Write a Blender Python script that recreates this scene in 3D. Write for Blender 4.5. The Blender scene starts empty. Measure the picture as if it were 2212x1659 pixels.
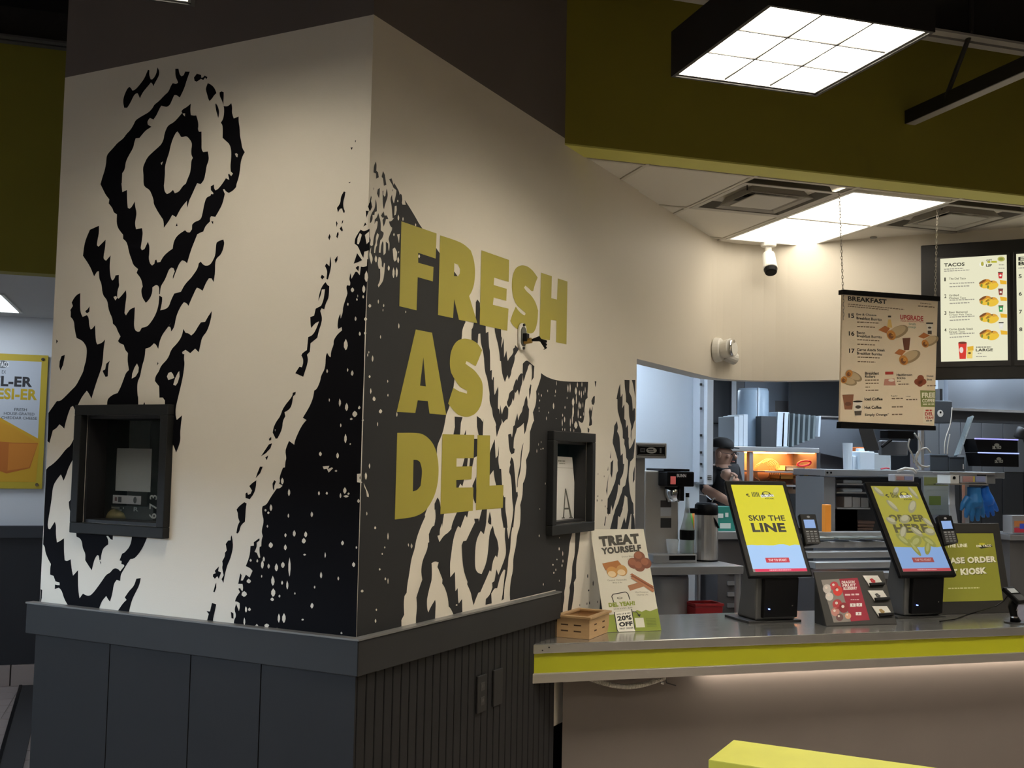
import bpy, bmesh, math, random
from mathutils import Vector, Matrix, geometry
random.seed(7)
sc = bpy.context.scene
COL = sc.collection
V = Vector
# ------------------------------------------------------------------ camera, world, exposure
F_PX, W_PX, H_PX = 2354.378, 2212.0, 1659.0
YAW, PITCH, ROLL = math.radians(17.63026), math.radians(3.91251), math.radians(1.10098)
CAM = V((0, 0, 1.70))
_f = V((math.sin(YAW)*math.cos(PITCH), math.cos(YAW)*math.cos(PITCH), math.sin(PITCH)))
_r0 = V((math.cos(YAW), -math.sin(YAW), 0)); _u0 = _r0.cross(_f)
_r = _r0*math.cos(ROLL) + _u0*math.sin(ROLL); _u = -_r0*math.sin(ROLL) + _u0*math.cos(ROLL)
cd = bpy.data.cameras.new('camera'); cam = bpy.data.objects.new('camera', cd); COL.objects.link(cam)
cam.matrix_world = Matrix(((_r.x, _u.x, -_f.x, 0), (_r.y, _u.y, -_f.y, 0), (_r.z, _u.z, -_f.z, CAM.z), (0, 0, 0, 1)))
cd.sensor_fit = 'HORIZONTAL'; cd.sensor_width = 36.0; cd.lens = 36.0*F_PX/W_PX; cd.clip_start = 0.05
sc.camera = cam
wd = bpy.data.worlds.new('world'); sc.world = wd; wd.use_nodes = True
wd.node_tree.nodes['Background'].inputs[0].default_value = (0.20, 0.19, 0.18, 1)
wd.node_tree.nodes['Background'].inputs[1].default_value = 0.05
vs = sc.view_settings; vs.view_transform = 'Standard'; vs.look = 'None'; vs.exposure = 0.0; vs.gamma = 1.0
try: vs.use_curve_mapping = False
except Exception: pass
LAMP = 21.5        # brightness of the louvred ceiling lamps
KLAMP = 4.2        # kitchen troffers
WIN = 46.0          # added unseen transom that throws the cool patch on the mural
# ------------------------------------------------------------------ rays from the photo to real planes
def ray(x, y): return _f*F_PX + _r*(x - W_PX/2) - _u*(y - H_PX/2)
def onp(x, y, p, n):
    d = ray(x, y); return CAM + d*((V(p) - CAM).dot(V(n))/d.dot(V(n)))
def onz(x, y, z): return onp(x, y, (0, 0, z), (0, 0, 1))
def onY(x, y, Y): return onp(x, y, (0, Y, 0), (0, 1, 0))
def onX(x, y, X): return onp(x, y, (X, 0, 0), (1, 0, 0))
# ------------------------------------------------------------------ materials
MATS = {}
def srgb(h):
    h = h.lstrip('#'); c = [int(h[i:i+2], 16)/255 for i in (0, 2, 4)]
    return tuple((x/12.92 if x <= .04045 else ((x+.055)/1.055)**2.4) for x in c)
def mat(name, col, rough=.6, metal=0.0, emit=None, es=0.0, noise=0.0, nscale=8.0, bump=0.0, bscale=60.0, alpha=1.0, trans=0.0, stretch=None, spec=None):
    if name in MATS: return MATS[name]
    if isinstance(col, str): col = srgb(col)
    m = bpy.data.materials.new(name); m.use_nodes = True; nt = m.node_tree; b = nt.nodes['Principled BSDF']
    b.inputs['Base Color'].default_value = (*col, 1); b.inputs['Roughness'].default_value = rough; b.inputs['Metallic'].default_value = metal
    if spec is not None: b.inputs['Specular IOR Level'].default_value = spec
    if emit is not None:
        if isinstance(emit, str): emit = srgb(emit)
        b.inputs['Emission Color'].default_value = (*emit, 1); b.inputs['Emission Strength'].default_value = es
    if alpha < 1: b.inputs['Alpha'].default_value = alpha
    if trans: b.inputs['Transmission Weight'].default_value = trans
    if noise or bump:
        tc = nt.nodes.new('ShaderNodeTexCoord'); mp = nt.nodes.new('ShaderNodeMapping')
        nt.links.new(tc.outputs['Object'], mp.inputs['Vector'])
        if stretch: mp.inputs['Scale'].default_value = stretch
    if noise:
        n = nt.nodes.new('ShaderNodeTexNoise'); n.inputs['Scale'].default_value = nscale; n.inputs['Detail'].default_value = 4
        nt.links.new(mp.outputs['Vector'], n.inputs['Vector'])
        mx = nt.nodes.new('ShaderNodeMix'); mx.data_type = 'RGBA'
        mx.inputs[6].default_value = (*[max(0, c*(1-noise)) for c in col], 1); mx.inputs[7].default_value = (*[min(1, c*(1+noise)) for c in col], 1)
        nt.links.new(n.outputs['Fac'], mx.inputs[0]); nt.links.new(mx.outputs[2], b.inputs['Base Color'])
        if metal > .5:
            mr = nt.nodes.new('ShaderNodeMapRange'); mr.inputs[3].default_value = max(.05, rough-.08); mr.inputs[4].default_value = rough+.1
            nt.links.new(n.outputs['Fac'], mr.inputs[0]); nt.links.new(mr.outputs[0], b.inputs['Roughness'])
    if bump:
        n2 = nt.nodes.new('ShaderNodeTexNoise'); n2.inputs['Scale'].default_value = bscale; n2.inputs['Detail'].default_value = 3
        nt.links.new(mp.outputs['Vector'], n2.inputs['Vector'])
        bp = nt.nodes.new('ShaderNodeBump'); bp.inputs['Strength'].default_value = bump; bp.inputs['Distance'].default_value = .01
        nt.links.new(n2.outputs['Fac'], bp.inputs['Height']); nt.links.new(bp.outputs['Normal'], b.inputs['Normal'])
    MATS[name] = m; return m
WHITE = mat('wall_paint_cream', (.74, .69, .60), .55, noise=.02, nscale=2, bump=.05, bscale=180)
BLACKP = mat('mural_black', (.004, .004, .006), .7, spec=.08)
GREYP = mat('mural_charcoal', (.022, .0225, .024), .6, spec=.25)
OLIVE = mat('letter_olive', (.36, .31, .045), .55)
DARKW = mat('upper_wall_brown', (.14, .118, .110), .8, noise=.06, nscale=3)
GREENW = mat('wall_green', (.25, .22, .022), .7, noise=.05, nscale=3)
TRIMG = mat('trim_charcoal', (.025, .026, .028), .5, spec=.25, noise=.08, nscale=6)
WAINS = mat('wainscot_charcoal', (.0175, .0175, .019), .6, spec=.2, noise=.08, nscale=5)
STEEL = mat('stainless', (.50, .48, .46), .32, .75, noise=.05, nscale=14, stretch=(1, 1, 12))
STEELD = mat('stainless_top', (.50, .50, .49), .18, .8, noise=.06, nscale=10, stretch=(.6, 8, 1))
STEELK = mat('kitchen_steel', (.44, .445, .455), .36, .6, noise=.08, nscale=6)
CHROME = mat('chrome', (.8, .8, .8), .12, 1.0)
LIME = mat('lime_laminate', (.42, .43, .012), .5)
LIMET = mat('lime_partition_paint', (.62, .62, .075), .5, noise=.08, nscale=12)
TAUPE = mat('counter_front_taupe', (.165, .142, .130), .65, noise=.06, nscale=4)
BLKPL = mat('black_plastic', (.006, .006, .007), .4, spec=.12)
BLKMT = mat('black_matte', (.018, .018, .019), .6)
BLKMETAL = mat('black_metal_lamp', (.012, .011, .011), .5)
PAPER = mat('paper_white', (.74, .73, .70), .7)
CREAMW = mat('ceiling_cream', (.72, .69, .62), .7, bump=.12, bscale=260)
TEE = mat('ceiling_tee', (.60, .57, .50), .5)
WHPL = mat('white_plastic', (.74, .73, .69), .4)
GLASS = mat('window_glass', (.03, .04, .04), .03, alpha=.16)
# ------------------------------------------------------------------ mesh helper
WL = {}
class MB:
    def __init__(s): s.v = []; s.f = []
    def add(s, vs, fs):
        o = len(s.v); s.v += [V(p) for p in vs]; s.f += [tuple(i+o for i in q) for q in fs]; return s
    def hexa(s, p):   # 8 corners: bottom 4 ccw, top 4 ccw
        return s.add(p, [(0, 3, 2, 1), (4, 5, 6, 7), (0, 1, 5, 4), (1, 2, 6, 5), (2, 3, 7, 6), (3, 0, 4, 7)])
    def box(s, a, b):
        x0, y0, z0 = [min(a[i], b[i]) for i in range(3)]; x1, y1, z1 = [max(a[i], b[i]) for i in range(3)]
        return s.hexa([(x0, y0, z0), (x1, y0, z0), (x1, y1, z0), (x0, y1, z0), (x0, y0, z1), (x1, y0, z1), (x1, y1, z1), (x0, y1, z1)])
    def fbox(s, F, a, b):
        x0, y0, z0 = [min(a[i], b[i]) for i in range(3)]; x1, y1, z1 = [max(a[i], b[i]) for i in range(3)]
        return s.hexa([F(x0, y0, z0), F(x1, y0, z0), F(x1, y0, z1), F(x0, y0, z1), F(x0, y1, z0), F(x1, y1, z0), F(x1, y1, z1), F(x0, y1, z1)])
    def quad(s, a, b, c, d): return s.add([a, b, c, d], [(0, 1, 2, 3)])
    def prism(s, poly, F, z0, z1):
        n = len(poly); t = geometry.tessellate_polygon([[V((p[0], p[1], 0)) for p in poly]])
        vs = [F(p[0], p[1], z0) for p in poly] + [F(p[0], p[1], z1) for p in poly]
        fs = [tuple(q) for q in t] + [tuple(i+n for i in q) for q in t] + [(i, (i+1) % n, (i+1) % n+n, i+n) for i in range(n)]
        return s.add(vs, fs)
    def flat(s, polys, F, z):   # outer + holes
        vs = []; lp = []
        for pl in polys: lp.append([V((p[0], p[1], 0)) for p in pl]); vs += [F(p[0], p[1], z) for p in pl]
        return s.add(vs, [tuple(q) for q in geometry.tessellate_polygon(lp)])
    def cyl(s, p0, p1, r0, r1=None, n=16, caps=True):
        r1 = r0 if r1 is None else r1; p0 = V(p0); p1 = V(p1); a = (p1-p0).normalized()
        e = a.orthogonal().normalized(); g = a.cross(e)
        vs = []
        for p, rr in ((p0, r0), (p1, r1)):
            for k in range(n): t = 2*math.pi*k/n; vs.append(p + (e*math.cos(t)+g*math.sin(t))*rr)
        fs = [(k, (k+1) % n, (k+1) % n+n, k+n) for k in range(n)]
        if caps: fs += [tuple(range(n-1, -1, -1)), tuple(range(n, 2*n))]
        return s.add(vs, fs)
    def tube(s, pts, r, n=8):
        pts = [V(p) for p in pts]; vs = []; e = None
        for i, p in enumerate(pts):
            a = (pts[min(i+1, len(pts)-1)] - pts[max(i-1, 0)]).normalized()
            if e is None: e = a.orthogonal().normalized()
            e = (e - a*e.dot(a)).normalized(); g = a.cross(e)
            rr = r[i] if isinstance(r, (list, tuple)) else r
            for k in range(n): t = 2*math.pi*k/n; vs.append(p + (e*math.cos(t)+g*math.sin(t))*rr)
        fs = []
        for i in range(len(pts)-1):
            for k in range(n): fs.append((i*n+k, i*n+(k+1) % n, (i+1)*n+(k+1) % n, (i+1)*n+k))
        fs += [tuple(range(n-1, -1, -1)), tuple(range((len(pts)-1)*n, len(pts)*n))]
        return s.add(vs, fs)
    def lathe(s, prof, c, n=24, F=None):
        c = V(c); vs = []; m = len(prof)
        for k in range(n):
            t = 2*math.pi*k/n
            for rr, z in prof:
                q = V((rr*math.cos(t), rr*math.sin(t), z)); vs.append(F(q) if F else c+q)
        fs = [(k*m+i, ((k+1) % n)*m+i, ((k+1) % n)*m+i+1, k*m+i+1) for k in range(n) for i in range(m-1)]
        return s.add(vs, fs)
    def build(s, name, m, parent=None, bevel=0, smooth=False, seg=2, solid=0):
        L = WL.get(parent.name, V((0, 0, 0))) if parent else V((0, 0, 0))
        me = bpy.data.meshes.new(name); me.from_pydata([tuple(p-L) for p in s.v], [], s.f); me.update()
        bm = bmesh.new(); bm.from_mesh(me)
        bmesh.ops.recalc_face_normals(bm, faces=bm.faces); bm.to_mesh(me); bm.free()
        if smooth:
            for p in me.polygons: p.use_smooth = True
        o = bpy.data.objects.new(name, me); COL.objects.link(o); me.materials.append(m)
        if parent: o.parent = parent; WL[o.name] = L
        else: WL[o.name] = V((0, 0, 0))
        if solid: md = o.modifiers.new('t', 'SOLIDIFY'); md.thickness = solid; md.offset = 0
        if bevel:
            md = o.modifiers.new('b', 'BEVEL'); md.width = bevel; md.segments = seg; md.limit_method = 'ANGLE'; md.angle_limit = .6
        return o
def root(name, loc, label, cat, group=None):
    o = bpy.data.objects.new(name, None); COL.objects.link(o); o.location = loc; WL[o.name] = V(loc)
    o['label'] = label; o['category'] = cat
    if group: o['group'] = group
    o.empty_display_size = .05
    return o
def tag(o, label, cat, group=None):
    o['label'] = label; o['category'] = cat
    if group: o['group'] = group
    # move origin to base
    return o
def struct(o, label=None, cat=None):
    o['kind'] = 'structure'
    if label: o['label'] = label
    if cat: o['category'] = cat
    return o
def frame(o, r, u):
    o, r, u = V(o), V(r).normalized(), V(u).normalized(); n = r.cross(u)
    return lambda x, y, z=0.0: o + r*x + u*y + n*z
# ------------------------------------------------------------------ flat print: text and shapes on a board
_TX = {}
def glyphs(txt, bold=.0, sp=1.0):
    k = (txt, bold, sp)
    if k not in _TX:
        cu = bpy.data.curves.new('t', 'FONT'); cu.body = txt; cu.size = 1; cu.offset = bold; cu.space_character = sp*(1+2.2*max(0, bold-.015)); cu.resolution_u = 3
        ob = bpy.data.objects.new('t', cu); COL.objects.link(ob)
        bpy.context.view_layer.update()
        me = bpy.data.meshes.new_from_object(ob.evaluated_get(bpy.context.evaluated_depsgraph_get()))
        vs = [(v.co.x, v.co.y) for v in me.vertices]; fs = [tuple(p.vertices) for p in me.polygons]
        bpy.data.objects.remove(ob); bpy.data.curves.remove(cu); bpy.data.meshes.remove(me)
        xs = [v[0] for v in vs]; ys = [v[1] for v in vs]
        x0, x1, y0, y1 = min(xs), max(xs), min(ys), max(ys)
        _TX[k] = ([((x-x0)/(x1-x0+1e-9), (y-y0)/(y1-y0+1e-9)) for x, y in vs], fs)
    return _TX[k]
def homog(quad):  # quad TL,TR,BR,BL -> unit square map (x,y)->(u,v) with v down
    A = []; b = []
    for (x, y), (u, v) in zip(quad, ((0, 0), (1, 0), (1, 1), (0, 1))):
        A.append([x, y, 1, 0, 0, 0, -u*x, -u*y]); b.append(u)
        A.append([0, 0, 0, x, y, 1, -v*x, -v*y]); b.append(v)
    n = 8; M = [A[i]+[b[i]] for i in range(n)]
    for i in range(n):
        p = max(range(i, n), key=lambda k: abs(M[k][i])); M[i], M[p] = M[p], M[i]
        for k in range(n):
            if k != i:
                f = M[k][i]/M[i][i]; M[k] = [a-f*c for a, c in zip(M[k], M[i])]
    h = [M[i][n]/M[i][i] for i in range(n)]
    return lambda x, y: ((h[0]*x+h[1]*y+h[2])/(h[6]*x+h[7]*y+1), (h[3]*x+h[4]*y+h[5])/(h[6]*x+h[7]*y+1))
SMALL = {'small_print', 'key', 'logo', 'label_print', 'phone_outline', 'mark'}
class Print:
    """flat printing on a board: frame F with width w, height h, origin top left; q maps design units to the board"""
    def __init__(s, F, w, h, quad=None, emit=0.0, tag=''):
        s.F, s.w, s.h, s.e, s.tag = F, w, h, emit, tag; s.map = homog(quad) if quad else (lambda x, y: (x, y)); s.L = {}
    def P(s, x, y, k): u, v = s.map(x, y); return s.F(u*s.w, -v*s.h, .0007+.0005*k)
    def new(s): s.g = getattr(s, 'g', 0)+1
    def mb(s, part, col, own=None): return s.L.setdefault((part, col, own if own is not None else (-1 if part in SMALL else getattr(s, 'g', 0))), MB())
    def poly(s, part, col, pts, k=0):
        t = geometry.tessellate_polygon([[V((p[0], p[1], 0)) for p in pts]])
        s.mb(part, col).add([s.P(p[0], p[1], k) for p in pts], [tuple(q) for q in t])
    def rect(s, part, col, x0, y0, x1, y1, k=0): s.poly(part, col, [(x0, y0), (x1, y0), (x1, y1), (x0, y1)], k)
    def ell(s, part, col, cx, cy, rx, ry, k=0, n=18, rot=0):
        c, d = math.cos(rot), math.sin(rot); P = []
        for i in range(n):
            t = 2*math.pi*i/n; a, b = rx*math.cos(t), ry*math.sin(t); P.append((cx+a*c-b*d, cy+a*d+b*c))
        s.poly(part, col, P, k)
    def text(s, part, col, txt, x0, y0, x1, y1, bold=.0, k=1, slant=0.0, sp=1.0):  # box: top y0, bottom y1; slant moves the right end
        vs, fs = glyphs(txt, bold, sp); s.t = getattr(s, 't', 0)+1
        s.mb(part, col, 'T%d' % s.t).add([s.P(x0+(x1-x0)*a, y1+(y0-y1)*b+slant*a, k) for a, b in vs], fs)
    def scrib(s, part, col, x0, y0, x1, y1, k=1, slant=0.0):   # unreadable small print: word-length dashes
        x = x0; r = random.Random(int(x0*7+y0*13)); q = s.mb('small_print', col)
        while x < x1:
            w = (y1-y0)*r.uniform(1.2, 3.5); xe = min(x+w, x1); t = (x-x0)/(x1-x0+1e-9)*slant
            q.add([s.P(x, y0+t, k), s.P(xe, y0+t, k), s.P(xe, y1+t, k), s.P(x, y1+t, k)], [(0, 1, 2, 3)]); x = xe+(y1-y0)*.6
    def build(s, parent):
        if parent.type == 'EMPTY':   # printing belongs to the first part, the board itself
            ch = [o for o in COL.objects if o.parent == parent and o.type == 'MESH']
            if ch: parent = ch[0]
        for (part, col, own), mb in s.L.items():
            nm = 'print_%s_%s' % (col.lstrip('#'), ('lit%d' % int(s.e*100)) if s.e else 'ink')
            m = mat(nm, col, .6, emit=col if s.e else None, es=s.e)
            if s.e: m.node_tree.nodes['Principled BSDF'].inputs['Base Color'].default_value = (0.02, .02, .02, 1)
            o = mb.build(part, m, parent)
            if part in SMALL: o['kind'] = 'stuff'
MU_LB = """1172,1956 1169,1979 1153,2007 1141,2013 1130,2005 1126,1997 1118,1995 1104,2000 1081,2018 1062,2036 1046,2067 1038,2063 1039,2046 1030,2027 1022,2025 1011,2031 1000,2047 997,2069 987,2054 986,2039 993,2026 1006,2010 1014,1997 1020,2009 1028,2014 1041,2003 1064,1985 1075,1972 1082,1959 1090,1973 1095,1981 1103,1982 1115,1976 1133,1947 1148,1931 1164,1933
904,2049 888,2047 881,2024 871,2015 860,2018 853,2031 830,2027 844,1995 855,1965 875,1934 894,1947 904,1947 916,1927 923,1913 938,1906 950,1909 969,1915 980,1900 991,1881 1006,1866 1025,1875 1035,1866 1037,1858 1034,1849 1014,1839 1041,1830 1058,1818 1075,1803 1095,1804 1102,1789 1105,1769 1129,1739 1143,1717 1146,1687 1159,1674 1159,1635 1161,1634 1154,1599 1130,1605 1126,1559 1121,1534 1112,1530 1101,1535 1086,1556 1083,1538 1073,1511 1076,1491 1080,1468 1072,1447 1042,1449 1036,1429 1040,1400 1044,1372 1037,1363 1024,1367 1008,1394 999,1377 998,1351 1000,1328 992,1309 981,1301 970,1307 967,1321 960,1322 955,1311 940,1312 926,1332 904,1347 880,1358 877,1382 865,1401 847,1413 822,1423 810,1414 798,1413 788,1424 788,1441 778,1450 753,1455 744,1462 738,1484 733,1512 725,1534 717,1539 704,1542 700,1549 691,1546 690,1551 703,1563 704,1577 689,1583 688,1568 681,1560 671,1562 657,1573 641,1590 633,1600 618,1593 616,1592 623,1612 619,1616 608,1605 600,1614 611,1623 614,1645 611,1675 613,1706 623,1727 640,1740 656,1753 657,1798 667,1811 656,1824 653,1849 655,1869 665,1893 677,1911 679,1926 670,1929 659,1924 658,1909 659,1886 657,1872 642,1868 630,1871 621,1878 615,1863 616,1841 606,1819 595,1821 583,1823 582,1803 576,1780 574,1752 566,1728 562,1706 548,1687 557,1675 565,1656 567,1626 572,1596 581,1575 583,1562 598,1550 616,1544 629,1550 638,1560 645,1560 635,1542 640,1523 646,1504 656,1488 676,1461 697,1465 702,1459 701,1446 722,1432 732,1411 747,1408 761,1403 768,1388 784,1356 794,1331 805,1298 817,1307 830,1311 841,1303 851,1287 860,1268 872,1243 874,1254 865,1271 872,1284 883,1287 894,1281 903,1262 913,1242 927,1226 933,1215 935,1189 939,1190 940,1215 948,1224 958,1226 975,1217 974,1200 982,1180 995,1167 1005,1160 1023,1179 1031,1200 1031,1215 1025,1223 1030,1241 1039,1258 1060,1278 1053,1292 1079,1309 1089,1331 1104,1358 1117,1400 1139,1415 1140,1431 1168,1457 1178,1481 1178,1514 1196,1523 1203,1540 1225,1561 1223,1577 1244,1597 1264,1626 1275,1642 1267,1667 1256,1693 1249,1722 1249,1749 1240,1762 1212,1781 1193,1797 1161,1811 1146,1827 1127,1839 1110,1858 1101,1875 1081,1883 1062,1889 1031,1898 1012,1913 1005,1924 982,1934 952,1955 934,1964 923,1986 914,1995 897,1989 887,1993 890,2000 902,2020
818,1903 820,1879 816,1859 803,1855 789,1854 779,1831 776,1813 778,1799 772,1790 760,1789 757,1745 756,1720 747,1710 725,1710 718,1684 721,1670 728,1657 732,1629 738,1604 754,1590 771,1596 781,1579 795,1554 808,1533 814,1508 818,1520 818,1534 834,1521 850,1505 869,1476 889,1487 903,1467 929,1441 932,1470 946,1485 966,1509 987,1538 987,1552 1003,1583 1014,1596 1034,1606 1044,1619 1045,1650 1051,1683 1043,1700 1029,1722 1006,1737 976,1754 959,1765 949,1782 946,1803 936,1825 925,1835 900,1842 878,1858 860,1873 864,1879 859,1886 838,1892
808,2001 794,2014 773,2006 771,1995 762,1995 755,2001 741,1993 746,1985 752,1993 761,1985 773,1991 793,1983 804,1988
747,1952 738,1970 716,1958 702,1943 694,1926 706,1918 713,1909 726,1900 733,1910 740,1929 745,1941
697,1883 694,1887 684,1873 677,1855 678,1838 681,1830 686,1844 693,1862
864,1454 860,1442 869,1442
696,1446 685,1445 686,1434
1273,1477 1271,1448 1279,1412 1279,1400 1270,1394 1233,1419 1233,1391 1241,1350 1236,1341 1225,1336 1202,1355 1205,1318 1202,1289 1194,1262 1186,1256 1176,1262 1171,1275 1153,1276 1152,1250 1148,1233 1157,1216 1157,1189 1149,1183 1134,1194 1112,1214 1107,1192 1112,1155 1114,1126 1106,1117 1099,1125 1086,1140 1061,1146 1061,1115 1062,1075 1055,1058 1041,1051 1030,1053 1021,1066 994,1069 975,1085 957,1107 945,1130 939,1155 938,1185 923,1177 922,1160 930,1128 902,1132 887,1141 877,1166 863,1188 830,1193 813,1219 782,1243 779,1246 752,1275 748,1294 739,1300 726,1287 711,1282 693,1285 679,1301 669,1320 668,1361 661,1369 634,1374 628,1361 633,1339 644,1318 662,1308 669,1292 667,1253 673,1220 683,1234 696,1235 708,1222 724,1191 740,1200 752,1204 758,1197 778,1162 790,1138 798,1148 813,1153 827,1141 848,1105 856,1061 871,1046 873,1060 883,1069 872,1080 897,1054 915,1035 927,1010 932,983 944,1000 955,1005 974,990 997,986 999,952 1012,918 1018,882 1032,859 1029,816 1023,799 1021,761 1185,761 1186,789 1179,802 1155,815 1132,820 1117,843 1103,874 1093,897 1078,907 1088,943 1087,972 1102,984 1111,1004 1135,1012 1142,1020 1130,1037 1148,1060 1155,1075 1174,1088 1177,1108 1200,1141 1208,1180 1236,1202 1245,1249 1258,1265 1262,1297 1272,1296 1287,1278 1313,1321 1354,1364 1348,1419 1322,1465
1359,1216 1358,1181 1355,1142 1340,1121 1317,1127 1306,1117 1301,1084 1293,1070 1285,1071 1269,1086 1265,1047 1259,1018 1252,1010 1228,1015 1211,1028 1217,996 1218,952 1224,917 1242,877 1258,836 1271,800 1283,817 1298,831 1318,813 1333,793 1356,753 1370,772 1382,768 1393,747 1406,712 1413,683 1428,694 1442,700 1457,685 1477,676 1493,626 1505,634 1504,685 1507,745 1488,765 1462,792 1443,792 1422,805 1382,835 1358,852 1335,887 1322,907 1317,931 1310,948 1307,995 1323,1017 1340,1029 1368,1039 1381,1072 1387,1108 1407,1124 1407,1145 1411,1151 1397,1167 1405,1181 1393,1198 1377,1211
1327,1143 1315,1150 1304,1161 1304,1140 1314,1135 1322,1137
1429,974 1432,957 1437,934 1450,912 1458,928 1457,949 1448,970
1482,1037 1472,1030 1481,1020
1217,907 1204,912 1199,934 1181,945 1188,928 1188,885 1200,883 1213,899
932,935 928,928 935,921
811,1054 799,1039 785,1037 771,1028 755,1038 738,1062 726,1075 706,1076 692,1096 676,1114 677,1089 693,1042 718,1020 724,995 731,965 749,979 772,963 796,976 812,968 810,961 801,960 802,942 797,922 805,869 814,834 827,786 833,760 832,735 825,718 800,735 804,699 806,669 803,649 808,627 822,598 837,627 852,635 859,760 887,760 888,790 899,801 916,801 920,843 942,863 941,880 923,900 916,919 880,946 867,980 838,1001 817,1026
998,772 991,785 985,772
1359,641 1329,621 1310,619 1306,566 1332,578 1339,583 1352,571 1379,533 1393,497 1404,480 1412,494 1420,504 1439,487 1462,457 1465,407 1477,336 1482,306 1476,291 1466,289 1442,319 1433,305 1433,273 1424,240 1410,245 1386,258 1383,208 1376,174 1363,171 1344,180 1336,142 1327,118 1301,141 1297,73 1286,35 1269,54 1240,46 1217,57 1172,107 1150,134 1130,142 1116,157 1102,161 1088,158 1078,151 1058,171 1060,176 1074,178 1073,189 1084,191 1072,217 1059,221 1030,250 1024,293 946,288 970,240 1006,202 1029,199 1047,177 1068,148 1075,136 1076,115 1094,118 1108,103 1114,63 1124,35 1134,42 1145,54 1167,34 1181,2 1262,2 1346,3 1370,27 1385,58 1402,67 1424,60 1424,78 1413,76 1398,77 1399,87 1422,90 1434,110 1454,114 1455,140 1452,155 1470,174 1487,200 1491,220 1501,228 1502,284 1504,347 1504,521 1493,532 1468,543 1432,570 1396,606 1376,615
1315,444 1305,299 1320,297 1335,312 1336,329 1331,340 1350,353 1364,370 1369,399 1346,420
1321,290 1124,291 1124,265 1136,267 1149,279 1159,278 1147,264 1147,247 1172,232 1180,208 1183,188 1189,185 1193,202 1202,204 1217,186 1227,145 1243,159 1265,181 1265,206 1282,226 1286,248 1297,262 1318,268
1189,185 1180,177 1180,169
994,129 972,133 977,107 995,78 1014,46 1026,-2 1085,0 1057,34 1039,48 1049,56 1029,81 1004,102
1503,55 1494,52 1494,21 1498,3 1502,6
103,1500 96,1497 99,1479 104,1465 103,1444 96,1431 99,1424 104,1429 108,1441 117,1441 125,1429 130,1445 116,1460 115,1483
130,1400 125,1391 129,1378 132,1395
102,1401 103,1392 108,1387 107,1397
108,1380 102,1365 107,1362 116,1372
121,1362 119,1353 124,1339 129,1345 126,1358
158,1358 153,1347 158,1335 163,1345
121,1279 121,1264 128,1253 133,1266
81,1650 71,1650 75,1641
63,1672 58,1672 61,1665
84,1529 74,1530 81,1526
152,1279 148,1265 146,1245 153,1217 159,1199 165,1202 162,1229 173,1247 167,1256 154,1245 153,1269
185,1218 173,1209 183,1201 190,1209
168,1191 160,1180 152,1176 153,1136 165,1117 170,1097 182,1101 187,1092 177,1067 182,1045 190,1025 196,1000 224,982 226,953 238,943 232,926 237,905 251,867 286,880 269,902 258,900 253,914 254,929 262,941 258,949 239,959 235,1004 218,1009 204,1026 191,1056 203,1053 215,1044 222,1035 226,1041 229,1073 213,1077 207,1101 184,1110 174,1131 170,1166 183,1166 186,1149 197,1127 193,1153 185,1173 176,1185
281,816 282,807 292,800 296,769 307,754 327,745 323,731 333,715 335,685 354,654 362,653 376,674 373,693 360,715 345,731 334,761 295,800 294,812
382,659 381,650 388,645 392,652
377,637 383,620 403,602 424,591 411,608 391,633
392,595 397,578 405,587
427,555 415,555 425,532 445,514 437,534
441,507 442,485 449,461 468,440 487,444 488,459 481,464 476,455 465,459 459,471 472,486 458,498
492,429 481,425 484,408 485,380 486,361 504,348 510,325 518,318 523,320 519,345 510,360 518,374 520,392 520,390 526,402 514,415
362,510 354,505 361,490 362,473 367,481 369,497
544,311 539,294 535,268 546,229 558,208 568,175 574,142 583,155 574,169 583,195 580,206 583,218 571,236 572,248 564,257 570,279 559,292 548,293 548,305
597,199 600,182 586,178 596,155 603,164 614,154 624,162 622,170 611,174 616,182
607,141 606,122 613,107 619,108 611,134
623,69 603,65 610,34 615,16 616,-3 637,-2 643,5 636,29 647,38 631,38
535,45 523,40 522,22 531,23
-10,1457 -10,1426 -6,1423 1,1438 -3,1449
10,1425 -3,1423 7,1400
11,1385 5,1377 18,1371
-8,1362 -9,1320 -10,1289 11,1285 14,1264 23,1277 38,1307 52,1315 51,1333 34,1356 28,1362 17,1355 5,1357
40,1282 19,1257 36,1251 53,1247
45,1232 37,1238 30,1237 33,1220
-6,1258 -6,1227 -4,1180 -2,1100 -1,976 -2,864 0,791 -1,-6 217,-7 520,-2 519,18 512,28 512,39 518,50 517,62 512,74 499,50 495,61 497,78 508,82 518,82 513,97 497,116 505,127 497,130 491,122 486,119 483,131 487,145 506,144 503,162 498,181 492,174 495,156 486,157 473,178 456,169 444,193 456,202 475,207 459,243 457,278 442,280 443,292 419,307 417,300 430,291 429,276 438,259 428,256 418,239 412,241 417,263 416,277 409,280 409,301 404,315 411,331 401,367 410,390 412,410 409,418 392,424 376,449 350,481 336,482 325,491 330,494 340,498 336,507 340,520 326,553 317,555 316,575 312,586 318,610 313,626 303,646 280,633 277,651 251,699 231,718 247,726 220,763 206,793 202,819 191,824 178,850 175,870 158,895 158,938 152,947 144,935 137,932 136,952 126,974 127,989 113,1008 93,1022 95,1033 109,1027 113,1037 110,1065 102,1079 100,1062 92,1082 92,1102 77,1141 75,1149 81,1167 78,1175 66,1173 64,1183 70,1195 65,1216 60,1196 45,1219 38,1219 27,1206 23,1235 11,1233 -1,1236 -2,1259"""
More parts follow.
